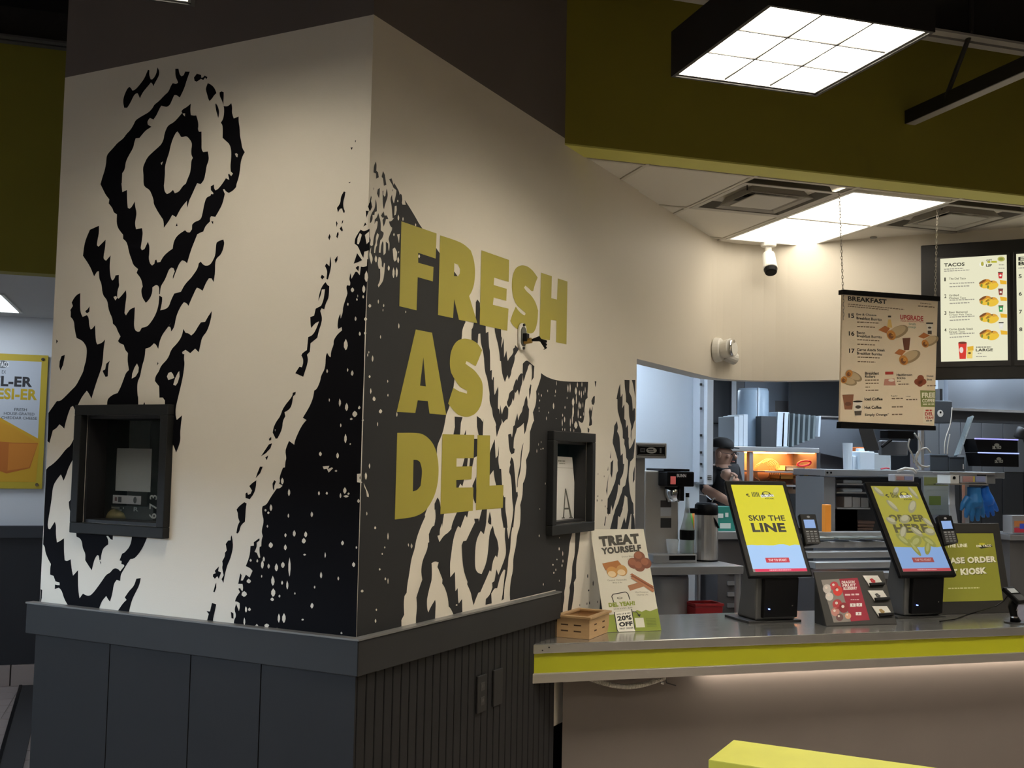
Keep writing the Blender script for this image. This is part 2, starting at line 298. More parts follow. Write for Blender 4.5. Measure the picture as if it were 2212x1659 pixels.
MU_LW = """879,1804 869,1793 861,1781 851,1779 836,1781 825,1775 807,1756 804,1742 807,1723 805,1705 797,1694 804,1685 805,1660 808,1637 817,1621 827,1599 841,1593 859,1572 880,1568 890,1582 905,1572 920,1569 932,1579 938,1603 936,1610 934,1650 936,1674 929,1699 917,1727 911,1755 901,1780 887,1801
594,1686 587,1688 580,1683 581,1672 587,1674
858,1870 845,1869 845,1857 852,1863
959,1692 947,1697 953,1683
1176,1191 1163,1195 1156,1187 1165,1177
1037,931 1027,916 1028,899 1041,882 1061,874 1059,894 1049,916
882,879 875,892 862,895 853,888 845,873 874,865
822,898 820,878 827,856 837,844 849,848 842,870 829,892
367,685 363,686 365,678
31,1350 23,1344 28,1326 34,1312 41,1314 40,1333
-7,1353 -8,1318 2,1310 10,1342
156,561 128,564 134,552 118,559 113,556 130,541 139,554 151,552
14,539 -3,541 4,526 -8,510 13,512
55,1166 49,1161 48,1156 51,1151 56,1150 61,1155 61,1161
9,1172 3,1163 2,1155 5,1147 9,1145 14,1153 14,1163
0,1220 -6,1207 -8,1196 -4,1184 0,1181 6,1193 6,1207
36,1129 33,1126 32,1123 34,1120 36,1120 38,1123 38,1126
33,1141 31,1138 31,1134 32,1131 32,1130 33,1133 34,1137
10,1138 7,1134 6,1131 8,1127 10,1127 13,1130 13,1134
72,1115 69,1112 69,1109 70,1105 72,1105 75,1108 75,1112
39,1067 35,1062 34,1058 36,1053 39,1052 42,1056 42,1062
-2,1063 -8,1058 -9,1055 -5,1051 -2,1050 3,1054 3,1058
20,1015 16,1010 15,1006 17,1002 20,1001 23,1005 23,1010
-2,1014 -6,1011 -7,1008 -4,1005 -1,1004 2,1007 2,1011
76,992 69,979 67,969 71,957 76,954 83,965 83,979
150,892 147,887 146,883 148,879 150,878 153,882 153,887
65,893 62,889 62,886 63,882 65,881 67,884 67,889
46,885 41,879 40,874 43,868 46,867 51,872 50,879
138,792 135,788 135,785 136,781 137,780 139,784 139,788
94,791 89,782 88,774 91,766 93,763 97,772 97,781
65,776 59,767 58,760 61,751 65,749 71,757 70,767
13,766 9,762 8,759 11,755 14,754 18,757 17,761
31,749 22,743 20,737 26,730 32,728 40,735 39,742
44,726 39,723 38,721 42,719 45,718 49,720 49,723
-3,723 -6,720 -7,717 -5,714 -2,713 1,716 0,719
87,707 84,703 83,700 85,695 87,694 89,698 89,703
66,672 61,662 60,653 63,643 66,641 70,650 70,661
45,641 42,639 42,638 44,636 46,635 48,637 48,639
168,611 162,606 161,602 164,597 168,596 173,600 173,606
96,609 91,603 90,597 93,591 96,589 101,595 101,602
100,551 96,549 95,547 98,544 101,544 105,546 105,548
296,482 291,474 290,467 293,459 296,457 300,464 300,473
168,478 165,473 164,469 166,465 168,463 172,468 172,473
136,477 132,474 131,471 133,467 136,467 140,470 139,473
62,494 56,487 55,481 59,474 63,472 68,479 68,486
79,474 76,469 75,464 77,459 79,457 82,462 82,468
46,477 42,474 42,472 44,470 47,469 51,471 50,474
56,468 47,466 45,464 51,461 58,460 66,463 66,465
6,457 1,453 0,449 3,445 6,444 10,447 10,452
373,426 367,419 366,412 369,405 373,403 377,410 377,418
396,409 392,407 391,404 393,401 396,400 400,403 400,406
383,401 378,398 377,396 380,393 383,392 387,394 387,398
295,397 292,393 291,389 293,384 295,383 298,387 298,392
196,408 191,402 190,397 193,391 196,389 200,395 200,401
327,519 321,512 320,505 323,498 327,496 332,503 332,511
385,355 382,352 381,349 383,346 385,345 388,348 388,351
305,330 301,326 300,322 303,317 305,316 309,320 309,325
268,342 262,335 261,329 264,322 268,320 273,326 273,334
219,340 213,334 212,328 215,322 219,320 225,326 224,333
226,318 219,312 217,307 222,300 227,299 234,304 233,311
368,296 359,290 358,284 363,278 368,276 376,282 375,289
304,292 299,286 297,280 301,273 304,272 309,277 309,284
221,265 215,263 214,261 218,259 221,258 226,260 226,262
65,317 60,312 59,308 62,303 66,301 70,306 70,311
9,302 6,299 5,297 7,294 9,293 11,295 11,299
135,275 132,269 131,264 133,258 135,256 137,262 137,268
18,249 12,244 11,240 14,234 18,233 23,237 23,243
454,234 450,231 449,228 451,225 454,224 458,226 458,230
424,235 421,231 420,228 422,224 424,223 428,226 427,231
396,245 392,240 391,235 393,229 396,228 400,233 400,239
402,232 396,223 395,215 398,206 402,203 407,211 407,221
374,222 369,217 368,212 371,206 374,205 378,210 378,216
340,225 333,216 332,209 336,200 340,198 346,205 346,215
312,232 305,226 304,220 308,213 313,211 319,217 319,224
284,249 279,228 278,210 280,189 282,184 287,203 288,226
403,182 400,179 400,176 401,173 403,172 405,175 405,178
149,209 145,202 144,196 146,189 149,187 153,193 153,201
78,198 75,194 74,190 76,186 78,185 81,189 81,193
354,182 347,171 345,162 349,151 353,148 359,157 360,169
313,168 309,164 308,160 311,155 313,154 316,158 316,163
291,170 286,160 285,152 287,142 290,140 294,149 294,159
174,161 171,158 171,155 172,152 174,151 177,154 177,157
460,165 451,160 449,156 454,150 460,149 468,153 468,158
350,139 341,131 340,123 345,113 351,111 358,119 358,129
353,108 347,104 345,101 349,97 354,96 360,99 360,103
322,120 318,117 318,114 320,111 322,110 326,113 326,116
257,133 254,131 253,128 255,125 257,125 260,127 259,130
478,121 468,116 465,110 472,103 479,101 489,106 488,114
183,103 177,98 176,93 180,86 183,84 189,90 188,96
468,69 463,63 462,57 464,50 467,48 471,54 471,62
452,66 447,63 445,59 449,55 452,54 457,57 457,61
322,56 317,47 316,38 319,28 321,25 326,34 326,45
300,59 293,49 292,40 296,29 300,26 307,35 307,47
473,30 469,22 468,14 470,5 472,3 476,11 476,20
417,13 411,9 410,5 414,0 418,-2 423,2 423,7
373,18 364,15 362,11 368,6 374,4 383,8 382,13
328,8 324,5 323,2 325,-1 328,-2 332,0 332,4
220,47 216,46 215,44 218,41 221,41 225,42 224,45
215,4 212,2 211,-1 213,-3 215,-4 218,-2 218,1
58,18 55,15 54,13 56,11 59,10 62,12 62,15"""
MU_RB = """2,-6 272,-3 270,28 287,45 282,86 286,110 299,120 302,147 315,192 324,236 345,270 354,306 386,354 411,383 406,393 406,386 418,405 454,453 483,576 482,618 483,643 519,689 530,715 541,753 544,762 566,792 589,843 608,951 649,1063 648,1084 655,1104 674,1128 653,1153 618,1284 607,1296 576,1312 462,1365 443,1377 340,1433 317,1446 292,1465 248,1494 221,1510 228,1494 207,1490 203,1497 206,1507 202,1522 194,1527 188,1520 182,1534 151,1555 148,1547 134,1567 119,1560 142,1544 145,1538 166,1532 165,1519 154,1484 151,1483 142,1496 140,1511 131,1497 132,1487 139,1472 147,1429 155,1431 160,1436 142,1417 126,1413 130,1403 138,1397 146,1395 145,1386 136,1374 126,1355 126,1348 133,1338 133,1324 131,1310 126,1316 124,1335 109,1339 111,1313 110,1299 98,1290 96,1304 96,1332 91,1338 85,1330 81,1315 79,1295 69,1294 71,1316 76,1338 86,1345 95,1361 94,1368 77,1372 76,1401 59,1429 76,1401 68,1413 59,1429 52,1412 39,1402 39,1386 47,1399 58,1399 56,1379 42,1356 35,1334 33,1313 25,1308 16,1310 19,1328 10,1340 7,1315
36,1602 41,1592 40,1571 51,1568 56,1552 40,1543 39,1561 24,1561 25,1584
81,1580 92,1569 103,1537 88,1530 82,1554 73,1558
52,1509 64,1517 64,1496 61,1479 48,1494
81,1510 86,1513 86,1499 93,1493 99,1497 105,1525 112,1512 113,1496 101,1473 92,1448 85,1460
40,1473 48,1461 50,1433 38,1427 36,1417 25,1415 27,1401 19,1388 11,1384 11,1401 21,1422 35,1436 40,1451
13,1479 17,1473 14,1460 23,1442 10,1424 6,1424 7,1459
91,1441 97,1428 111,1431 121,1421 106,1417 103,1405 93,1388 88,1400 86,1410 95,1420 83,1418 76,1423
28,1512 30,1506 26,1500
142,1530 146,1529 140,1521
740,1134 837,1138 840,1103 861,1111 868,1051 879,1032 883,954 898,958 897,923 904,916 910,932 916,928 918,881 924,858 932,865 953,895 958,875 955,842 956,805 968,801 971,781 978,820 986,794 993,782 1005,807 1027,821 1034,817 1048,808 1049,780 1043,763 1029,762 1005,746 991,763 992,746 975,727 950,687 940,730 944,736 932,752 912,772 907,798 884,824 881,846 882,862 871,890 859,922 839,945 830,989 828,1003 818,1030 803,1053 798,1068 794,1096 778,1093 774,1054 735,1046 722,1062 723,1104 734,1114
752,1216 764,1229 785,1218 793,1134 766,1125 753,1146
912,1138 969,1139 972,1104 979,1098 972,1056 983,1071 995,1100 1001,1018 1022,1049 1027,1025 1035,1007 1048,1021 1073,1036 1084,1049 1081,1063 1097,1070 1099,1081 1135,1067 1098,1034 1099,1019 1088,997 1071,974 1067,952 1047,930 1042,938 1035,948 1024,934 1014,917 997,934 983,960 975,1001 966,1001 963,1021 950,1059 936,1083 917,1114
1206,1026 1235,1022 1265,1012 1288,1007 1286,989 1283,956 1261,939 1267,972 1261,1009 1241,1012 1226,1000 1222,986 1204,965 1195,945 1183,931 1177,961 1174,926 1156,897 1145,868 1132,893 1112,877 1105,883 1103,859 1095,842 1087,854 1077,830 1063,821 1052,812 1036,826 1035,836 1046,847 1052,871 1065,880 1088,890 1092,907 1116,939 1126,931 1133,947 1158,966 1175,965 1175,1008
1254,925 1262,921 1256,886 1244,859 1240,902
1217,872 1228,851 1228,832 1244,815 1241,773 1227,749 1218,722 1202,704 1195,754 1170,740 1132,728 1124,711 1104,685 1103,644 1115,641 1110,623 1085,618 1070,629 1060,652 1052,696 1052,700 1077,704 1087,689 1093,708 1097,736 1111,742 1115,760 1132,792 1143,763 1153,785 1177,801 1183,823 1194,832 1203,858
1086,607 1105,593 1113,560 1123,523 1128,495 1135,458 1148,460 1152,443 1131,407 1124,371 1121,348 1114,310 1095,316 1109,355 1114,388 1100,425 1095,473 1086,523 1067,543 1070,562 1078,574 1072,585
1196,669 1185,637 1177,585 1172,551 1164,531 1149,511 1147,480 1141,477 1143,506 1151,537 1168,574 1170,614 1181,651
1125,387 1122,367 1110,322 1094,281 1092,232 1086,206 1076,194 1071,143 1059,105 1046,81 1041,21 1021,16 1033,53 1041,100 1050,138 1036,142 1006,119 981,71 957,73 931,54 936,14 884,14 886,37 918,49 940,78 936,97 956,102 971,148 989,124 1008,145 1041,184 1054,208 1049,241 1037,277 1042,325 1049,334 1073,265 1083,284 1092,313 1105,348 1111,381
1547,10 1098,9 1093,47 1101,95 1121,132 1119,185 1142,229 1151,281 1179,316 1180,385 1175,403 1196,442 1197,494 1219,517 1230,563 1222,594 1250,627 1256,640 1255,716 1257,719 1283,759 1295,768 1281,803 1307,835 1314,869 1310,897 1334,928 1356,963 1356,982 1391,973 1439,966 1519,961 1625,963 1734,970 1884,980 1882,941 1877,919 1881,902 1856,891 1851,866 1843,841 1847,824 1836,787 1821,777 1800,779 1773,787 1783,764 1807,745 1811,733 1781,709 1466,707 1478,272 1723,259 1717,246 1693,210 1687,167 1672,121 1661,85 1656,16 1641,-9 1646,-43 1631,-71 1627,-114 1551,-137 1552,-107
1965,989 1987,990 1979,960 1972,967
1971,917 1969,884 1956,871 1934,873 1928,890 1949,911
1910,859 1926,840 1947,866 1939,833 1931,806 1941,787 1938,772 1913,766 1901,768 1909,790 1905,815 1898,834
1886,758 1908,751 1905,734 1890,733
2366,1025 2439,1029 2437,964 2460,949 2479,934 2492,867 2507,884 2526,880 2528,820 2509,801 2499,779 2477,759 2475,705 2463,732 2473,786 2449,817 2438,838 2432,894 2413,906 2392,908 2390,942 2371,986
2472,1032 2524,1036 2528,939 2507,982 2491,1010
2267,804 2282,771 2272,750 2294,735 2305,722 2313,683 2325,634 2326,626 2354,639 2359,584 2377,582 2364,535 2350,522 2323,501 2320,470 2296,478 2290,442 2270,406 2257,393 2224,343 2203,374 2191,329 2151,331 2155,406 2207,446 2227,468 2257,496 2266,530 2290,548 2281,587 2284,602 2248,651 2212,689 2212,707 2215,710 2227,751 2230,777
2306,1000 2311,945 2316,930 2340,952 2342,897 2335,873 2367,896 2371,861 2369,819 2391,812 2396,772 2421,792 2430,750 2430,723 2438,723 2435,696 2447,662 2469,670 2498,692 2527,723 2525,674 2512,617 2486,604 2464,596 2447,558 2441,500 2453,473 2462,433 2493,387 2516,373 2525,317 2444,320 2435,362 2426,407 2390,419 2370,364 2336,324 2245,327 2258,352 2299,382 2319,410 2346,433 2360,461 2395,471 2409,500 2429,540 2431,601 2405,616 2396,661 2374,687 2376,711 2358,716 2351,718 2350,760 2331,789 2316,804 2287,842 2272,862 2270,917 2256,918 2286,980
2532,574 2530,499 2505,481 2507,534
2189,589 2222,604 2217,548 2208,512 2187,533
2190,650 2188,609 2178,614
2156,571 2156,550 2146,548
2164,530 2152,482 2147,421 2133,447 2145,485
2146,361 2185,360 2167,320
2133,322 2138,314 2121,270 2111,276
2269,354 2365,351 2326,307 2300,315 2288,227 2179,232 2235,318
2387,305 2409,273 2443,348 2470,347 2481,320 2432,219 2323,225
2491,347 2536,291 2547,213 2485,217
1758,261 1818,261 1800,173 1772,117 1775,42 1750,24 1756,-17 1733,-83 1718,-124 1681,-120 1691,-51 1706,-16 1701,5 1728,53 1726,107 1754,145 1756,196
2076,-77 2101,-123 2137,-209 2053,-199 2073,-109
606,756 667,756 655,734 650,685 599,684 610,717
779,766 812,756 829,744 834,757 832,688 799,687 783,723
756,675 788,676 791,607 759,599
690,599 716,600 710,564 673,564
733,600 764,600 752,564 728,564
622,518 691,518 677,489 661,500 646,482 623,483
756,491 784,525 794,422 780,422 766,441
934,677 943,609 946,600 972,617 967,592 980,557 995,557 1007,485 957,486 941,510 928,551 892,527 888,616 915,654
970,650 972,617 963,609
696,710 697,686 681,686
1008,463 1026,440 1038,440 1038,390 1054,351 1062,312 1026,314 1013,347 998,400
494,451 511,437 523,394 545,391 531,337 531,354 516,331 516,311 500,309 515,285 545,307 579,317 601,330 601,339 617,365 643,394 731,395 720,367 704,378 684,350 670,330 651,338 629,314 613,277 603,227 596,198 601,148 635,166 642,92 659,102 664,51 670,43 694,57 699,7 631,6 609,31 594,39 587,74 562,114 542,130 544,145 517,181 505,194 513,210 487,217 463,211 466,197 468,151 456,130 443,100 436,78 441,44 449,34 462,50 494,75 500,63 497,5 366,4 365,25 371,63 364,97 381,126 401,157 391,189 400,227 431,262 435,287 443,289 439,318 457,343 476,348 485,379 479,408 475,404 474,428
838,395 880,395 876,333 858,296 832,311 801,281 790,245 790,171 810,148 846,139 880,174 897,222 904,300 933,327 951,288 972,271 984,242 988,226 976,195 962,205 939,185 927,142 914,149 882,114 855,86 839,69 823,68 802,45 787,23 771,52 763,74 731,110 734,119 704,160 690,209 682,263 693,278 717,279 759,323 783,346 776,361 811,360 814,348
904,385 918,356 919,331 899,335 889,344
1006,362 1001,391 1033,390 1048,364 1049,334 1028,332 1014,346
1913,51 1919,43 1920,37 1917,31 1912,30 1907,37 1907,44
1981,13 1987,4 1988,-4 1985,-13 1981,-15 1976,-6 1976,4
2050,11 2056,3 2057,-3 2053,-9 2050,-11 2045,-4 2045,4
1927,-25 1935,-29 1936,-32 1931,-35 1926,-35 1919,-31 1920,-28
1909,-84 1913,-89 1914,-93 1912,-97 1908,-98 1904,-94 1905,-89
1940,-83 1944,-89 1946,-94 1943,-99 1940,-100 1935,-94 1935,-88
2040,-90 2044,-95 2045,-99 2042,-103 2039,-104 2036,-99 2036,-94
1822,-83 1825,-87 1826,-91 1824,-95 1822,-96 1819,-92 1819,-87
2026,426 2033,424 2034,422 2030,420 2025,419 2020,421 2020,424
2017,409 2022,404 2023,400 2020,396 2017,394 2013,399 2013,404
2104,525 2107,522 2108,519 2106,516 2104,515 2101,518 2101,522
2024,537 2027,534 2028,531 2026,528 2024,527 2022,530 2022,533
2079,407 2083,402 2084,399 2081,395 2078,394 2075,398 2075,402
2122,375 2126,371 2127,368 2125,364 2122,363 2119,367 2119,371"""
MU_RW = """55,1359 66,1355 62,1341 55,1329 57,1317 50,1309 46,1288 40,1288 41,1311 49,1325 47,1340
177,1377 194,1383 191,1349
152,1321 165,1329 181,1315 179,1288 167,1279 159,1285
12,1285 22,1304 20,1285 31,1273 33,1261 25,1246 18,1260 13,1268
68,1278 80,1278 87,1267 88,1250 97,1245 101,1264 107,1262 105,1232 102,1215 98,1199 72,1174 68,1181 82,1202 79,1240 71,1238 62,1256
158,1474 169,1478 171,1463 166,1446 156,1440 157,1460
18,509 31,492 36,487 49,471 49,462 38,464 33,484 20,498
158,1379 162,1376 163,1373 160,1369 157,1368 153,1370 153,1374
188,1301 194,1294 195,1288 192,1280 188,1277 183,1283 183,1292
191,1321 193,1319 193,1317 192,1314 191,1313 189,1315 189,1318
51,1281 58,1274 59,1268 56,1259 51,1257 45,1263 45,1271
130,1260 136,1255 137,1250 134,1243 130,1241 125,1246 125,1253
160,1258 167,1247 168,1236 165,1223 161,1220 155,1230 155,1244
180,1262 187,1251 188,1242 185,1230 181,1226 175,1236 175,1248
324,1333 330,1330 331,1326 328,1321 324,1319 319,1322 319,1327
176,1501 179,1499 180,1496 178,1493 175,1492 172,1494 172,1497
182,1449 187,1443 188,1438 186,1430 182,1428 178,1433 178,1441
212,1447 215,1443 216,1439 214,1434 212,1432 209,1436 209,1441
295,1441 299,1438 300,1435 298,1431 295,1430 292,1432 292,1436
73,1133 76,1129 77,1125 75,1120 73,1118 70,1123 70,1128
106,1122 109,1119 110,1116 108,1112 105,1111 102,1114 102,1117
103,1105 105,1102 105,1100 104,1096 103,1095 101,1098 101,1101
245,1117 248,1114 248,1112 247,1109 245,1108 243,1110 243,1113
203,1067 207,1061 208,1056 206,1050 204,1048 200,1053 200,1060
92,1013 95,1009 96,1006 94,1001 92,1000 89,1004 89,1008
23,1111 31,1108 32,1104 28,1100 23,1098 16,1101 16,1105
25,952 28,949 29,947 27,944 25,943 23,945 23,948
19,943 22,940 22,937 21,933 19,932 17,935 17,939
48,939 53,933 54,926 51,919 48,917 44,923 44,931
34,871 39,868 40,866 37,862 33,861 29,864 29,867
143,863 146,860 147,858 145,854 143,853 141,856 141,860
43,828 46,822 47,816 45,810 43,808 40,814 40,821
63,801 71,796 73,792 68,786 63,785 56,789 56,795
147,815 150,812 150,809 149,806 147,805 144,808 144,811
104,760 113,756 115,752 109,746 103,745 95,749 96,754
206,755 209,750 210,745 208,740 206,738 203,743 203,749
48,575 52,570 53,565 51,560 48,559 44,564 44,569
28,545 34,538 36,532 32,525 28,524 23,530 23,538
40,414 43,410 44,406 42,402 40,401 37,405 37,410
91,363 97,359 98,357 95,354 91,353 86,356 87,360
170,338 174,329 175,322 173,315 171,313 167,320 167,329
152,292 156,290 157,288 154,285 152,285 149,287 149,290
138,271 142,268 143,266 141,264 138,264 135,266 135,268
126,220 131,217 132,215 129,213 125,212 121,215 121,218
161,186 166,182 167,179 164,177 161,176 157,179 157,183
178,182 181,175 181,170 180,164 178,162 176,168 175,175
26,158 33,154 34,151 30,149 25,148 18,152 19,155
112,86 116,83 117,81 115,78 112,78 108,81 108,83
109,52 113,47 114,43 111,39 109,38 105,43 105,48
301,293 304,290 305,287 303,284 301,284 299,287 299,290
322,292 328,286 329,281 326,275 322,274 317,280 318,286
43,826 47,820 48,816 45,810 43,809 40,813 40,819
64,800 72,796 73,791 69,786 63,785 57,789 57,794
89,716 92,711 92,707 91,702 89,701 86,705 86,710
48,572 50,567 51,563 50,558 48,557 45,562 45,567
29,540 34,534 35,528 32,522 29,520 24,526 24,533
40,412 43,408 44,405 42,402 40,401 38,404 38,408
1427,913 1429,909 1430,906 1428,902 1427,901 1424,905 1424,908
1510,919 1514,913 1515,909 1513,903 1510,901 1507,906 1507,912
1506,894 1509,892 1509,889 1508,886 1506,885 1503,888 1503,891
1335,894 1337,890 1338,887 1337,882 1336,881 1334,885 1334,890
1363,889 1366,885 1367,882 1365,877 1363,876 1359,880 1359,885
1346,864 1349,861 1350,859 1348,855 1345,854 1342,857 1342,861
1491,857 1498,848 1500,840 1496,830 1491,828 1485,836 1485,847
1646,952 1653,940 1654,930 1651,917 1646,914 1641,925 1640,938
1670,959 1677,945 1679,933 1675,918 1671,914 1665,927 1665,943
1639,893 1642,890 1642,887 1641,883 1639,882 1636,885 1636,889
1617,849 1621,845 1622,841 1619,836 1617,835 1613,839 1613,844
1340,831 1344,828 1344,825 1342,821 1340,820 1338,823 1338,827
1342,816 1345,813 1345,811 1344,808 1342,807 1340,809 1340,813
1441,815 1444,812 1444,810 1443,806 1440,805 1437,808 1438,812
1419,792 1423,787 1424,782 1422,776 1419,774 1416,780 1416,786
1522,788 1526,787 1527,786 1524,785 1522,785 1519,786 1519,787
1592,812 1597,807 1598,803 1595,799 1592,798 1588,802 1588,807
1588,788 1593,777 1594,767 1592,756 1589,753 1585,764 1585,776
1614,800 1621,791 1622,783 1618,774 1614,772 1608,780 1608,790
1679,795 1685,782 1686,770 1683,757 1680,753 1675,766 1675,780
1619,746 1623,742 1624,738 1621,733 1619,732 1615,736 1615,741
1594,747 1597,742 1597,738 1596,734 1594,733 1591,737 1591,742
1683,751 1687,745 1688,740 1686,734 1683,732 1679,737 1679,744
1520,960 1522,953 1523,947 1522,939 1520,937 1518,944 1518,952
1738,945 1749,934 1752,924 1745,912 1737,909 1727,919 1727,932
1708,894 1720,881 1723,869 1715,855 1707,851 1696,863 1696,878
1709,860 1718,841 1720,825 1715,805 1709,800 1701,818 1701,838
1745,915 1750,899 1752,884 1749,867 1746,863 1741,878 1740,897
1702,818 1708,801 1709,787 1706,770 1703,766 1697,781 1697,799
1780,933 1786,925 1788,918 1784,909 1779,907 1773,914 1773,923
1803,933 1809,921 1810,911 1807,898 1804,895 1799,906 1799,920
1778,881 1786,869 1788,859 1784,846 1778,843 1771,854 1772,867
1768,845 1774,830 1775,816 1772,801 1769,797 1764,811 1764,828
1797,873 1803,864 1804,856 1801,846 1797,844 1792,852 1792,862
1744,783 1761,772 1765,762 1754,750 1742,747 1726,757 1727,770
1824,878 1827,869 1828,862 1826,853 1824,851 1821,859 1821,868
1754,970 1761,962 1762,955 1759,946 1754,944 1749,951 1749,960
1808,975 1813,968 1814,961 1811,953 1808,951 1804,958 1804,966
1848,955 1852,945 1854,936 1851,926 1848,923 1844,932 1844,943
1831,935 1834,928 1835,921 1833,913 1831,911 1827,918 1827,927
1799,811 1807,808 1808,804 1803,800 1798,799 1791,803 1792,807
1834,831 1838,825 1839,820 1837,813 1834,812 1831,817 1831,824
1722,745 1725,741 1726,737 1724,732 1722,731 1719,735 1719,740
1368,681 1370,678 1371,674 1369,671 1368,670 1366,673 1366,677
1389,651 1395,649 1396,647 1392,644 1388,643 1382,646 1383,648
1327,645 1330,639 1331,634 1329,628 1327,627 1324,632 1324,638
1367,648 1371,646 1371,643 1369,641 1367,640 1364,643 1364,645
1343,671 1345,667 1345,664 1344,659 1343,658 1341,662 1341,667
1419,497 1423,494 1423,490 1421,487 1419,486 1416,489 1416,493
1366,383 1370,381 1371,380 1368,378 1365,378 1362,380 1362,382
1365,269 1369,265 1370,262 1367,258 1365,257 1361,261 1361,265
1579,246 1583,244 1584,242 1581,239 1579,239 1575,241 1575,244
1577,200 1582,195 1584,190 1580,186 1576,185 1572,190 1572,195
1617,180 1622,172 1623,165 1620,158 1618,157 1614,164 1614,172
1555,149 1560,146 1561,144 1558,142 1555,142 1551,144 1551,147
1621,142 1626,136 1627,132 1624,127 1621,126 1617,131 1617,136
1513,129 1520,126 1521,123 1517,121 1512,121 1507,124 1507,126
1612,121 1617,116 1618,112 1615,108 1611,107 1606,112 1607,116
1545,106 1549,102 1550,99 1548,95 1545,94 1541,98 1541,102
1524,93 1531,89 1532,87 1528,84 1523,83 1517,87 1518,90
1585,52 1588,48 1589,46 1587,43 1585,42 1582,45 1582,49
1416,52 1420,48 1420,45 1418,41 1415,40 1412,44 1412,48
1554,-68 1558,-72 1559,-76 1557,-80 1554,-81 1550,-76 1551,-72
323,291 329,285 330,281 326,275 322,274 317,280 317,285
303,293 305,289 306,286 305,282 303,282 301,285 301,289
653,42 659,39 660,38 656,36 652,36 646,38 647,40"""
MU_LT = {"F": ["202,1429 441,1432 439,1337 317,1337 319,1301 425,1303 423,1249 318,1248 316,1127 203,1127"], "R": ["467,1430 591,1433 652,1429 702,1414 728,1383 741,1340 736,1290 719,1256 696,1233 767,1134 621,1130 581,1205 576,1131 465,1129", "576,1343 605,1342 621,1327 620,1310 607,1297 576,1293"], "E": ["787,1431 1028,1433 1028,1340 899,1338 897,1307 1012,1308 1010,1257 899,1256 893,1225 1031,1227 1024,1133 786,1131"], "S": ["1304,1402 1278,1369 1262,1335 1245,1332 1218,1342 1184,1348 1172,1337 1194,1325 1246,1313 1290,1288 1314,1256 1311,1209 1291,1167 1261,1147 1201,1144 1125,1148 1075,1161 1049,1177 1066,1205 1097,1245 1122,1231 1156,1220 1185,1218 1193,1229 1163,1237 1104,1252 1071,1281 1057,1320 1059,1365 1082,1403 1114,1421 1155,1433 1206,1435 1259,1424"], "H": ["1338,1429 1450,1431 1448,1330 1509,1332 1515,1431 1622,1433 1622,1137 1507,1135 1508,1235 1447,1231 1441,1137 1332,1133"], "A": ["314,1057 426,1058 542,759 422,759 408,804 339,803 325,757 204,755", "370,962 392,857 352,857"], "S2": ["663,1062 698,1064 743,1061 776,1052 810,1031 787,995 761,963 743,965 706,974 685,975 679,965 703,958 748,947 781,930 809,912 822,893 824,857 815,816 791,789 756,769 704,758 649,760 614,769 554,803 589,865 640,853 641,854 696,849 698,861 648,869 594,889 594,889 566,926 558,961 565,1003 596,1039 631,1055"], "D": ["211,682 333,686 378,683 420,669 454,648 479,618 496,571 496,514 477,465 445,429 405,401 355,388 302,383 210,381", "321,589 346,589 365,581 379,559 380,532 373,496 351,480 322,476"], "E2": ["518,686 761,690 760,599 627,597 627,565 750,567 746,516 628,514 630,485 763,484 763,393 516,388"], "L": ["787,690 892,692 896,489 1017,490 1015,396 788,394"]}
# ------------------------------------------------------------------ the mural block (rotated 45 degrees)
S2 = math.sqrt(.5)
C0 = V((.62577, 3.60615, 0)); UD = V((S2, S2, 0)); VD = V((-S2, S2, 0)); UP = V((0, 0, 1))
BOXW, TOPZ, HIZ, ENDS = 1.505, 3.203, 4.6, 2.545
FL = lambda s_, z, n=0.0: C0 + VD*s_ + UP*z + V((-S2, -S2, 0))*n      # left face: s leftwards from the corner
FR = lambda s_, z, n=0.0: C0 + UD*s_ + UP*z + V((S2, -S2, 0))*n       # right face: s away from the corner
def mbox(mb, F, s0, z0, s1, z1, n0, n1):   # box whose corner end (s0 <= 0) is mitred at 45 degrees
    k = (n0-n1) if s0 <= .001 else 0.0; base = s0
    fr = [F(base, z0, n0), F(s1, z0, n0), F(s1, z1, n0), F(base, z1, n0)]; bk = [F(base+k, z0, n1), F(s1, z0, n1), F(s1, z1, n1), F(base+k, z1, n1)]
    return mb.hexa([fr[0], fr[1], bk[1], bk[0], fr[3], fr[2], bk[2], bk[3]])
def wall_with_hole(F, s0, s1, z0, z1, hole, th=-.10):
    mb = MB(); a, b, c, d = hole
    for x0, x1, y0, y1 in ((s0, a, z0, z1), (b, s1, z0, z1), (a, b, z0, c), (a, b, d, z1)):
        mbox(mb, F, x0, y0, x1, y1, 0.0, th)
    return mb
HL = (.875, 1.285, 1.425, 1.835); HR = (1.475, 1.875, 1.405, 1.785)
def tris(txt): return [[tuple(float(q)/1000 for q in p.split(',')) for p in l.split()] for l in txt.split('\n') if l]
wl = struct(wall_with_hole(FL, .0, BOXW, 1.0, TOPZ, HL).build('wall_left', WHITE), 'cream mural wall with black feather pattern left of the corner', 'wall')
wr = MB()
a, b, c, d = HR
for x0, x1, y0, y1 in ((0, 1.54, 1.0, 1.10), (1.54, ENDS, .5, 1.10), (0, a, 1.10, TOPZ), (b, ENDS, 1.10, TOPZ), (a, b, 1.10, c), (a, b, d, TOPZ)):
    mbox(wr, FR, x0, y0, x1, y1, 0.0, -.10)
wr = struct(wr.build('wall_right', WHITE), 'cream mural wall with olive words and zebra pattern right of the corner', 'wall')
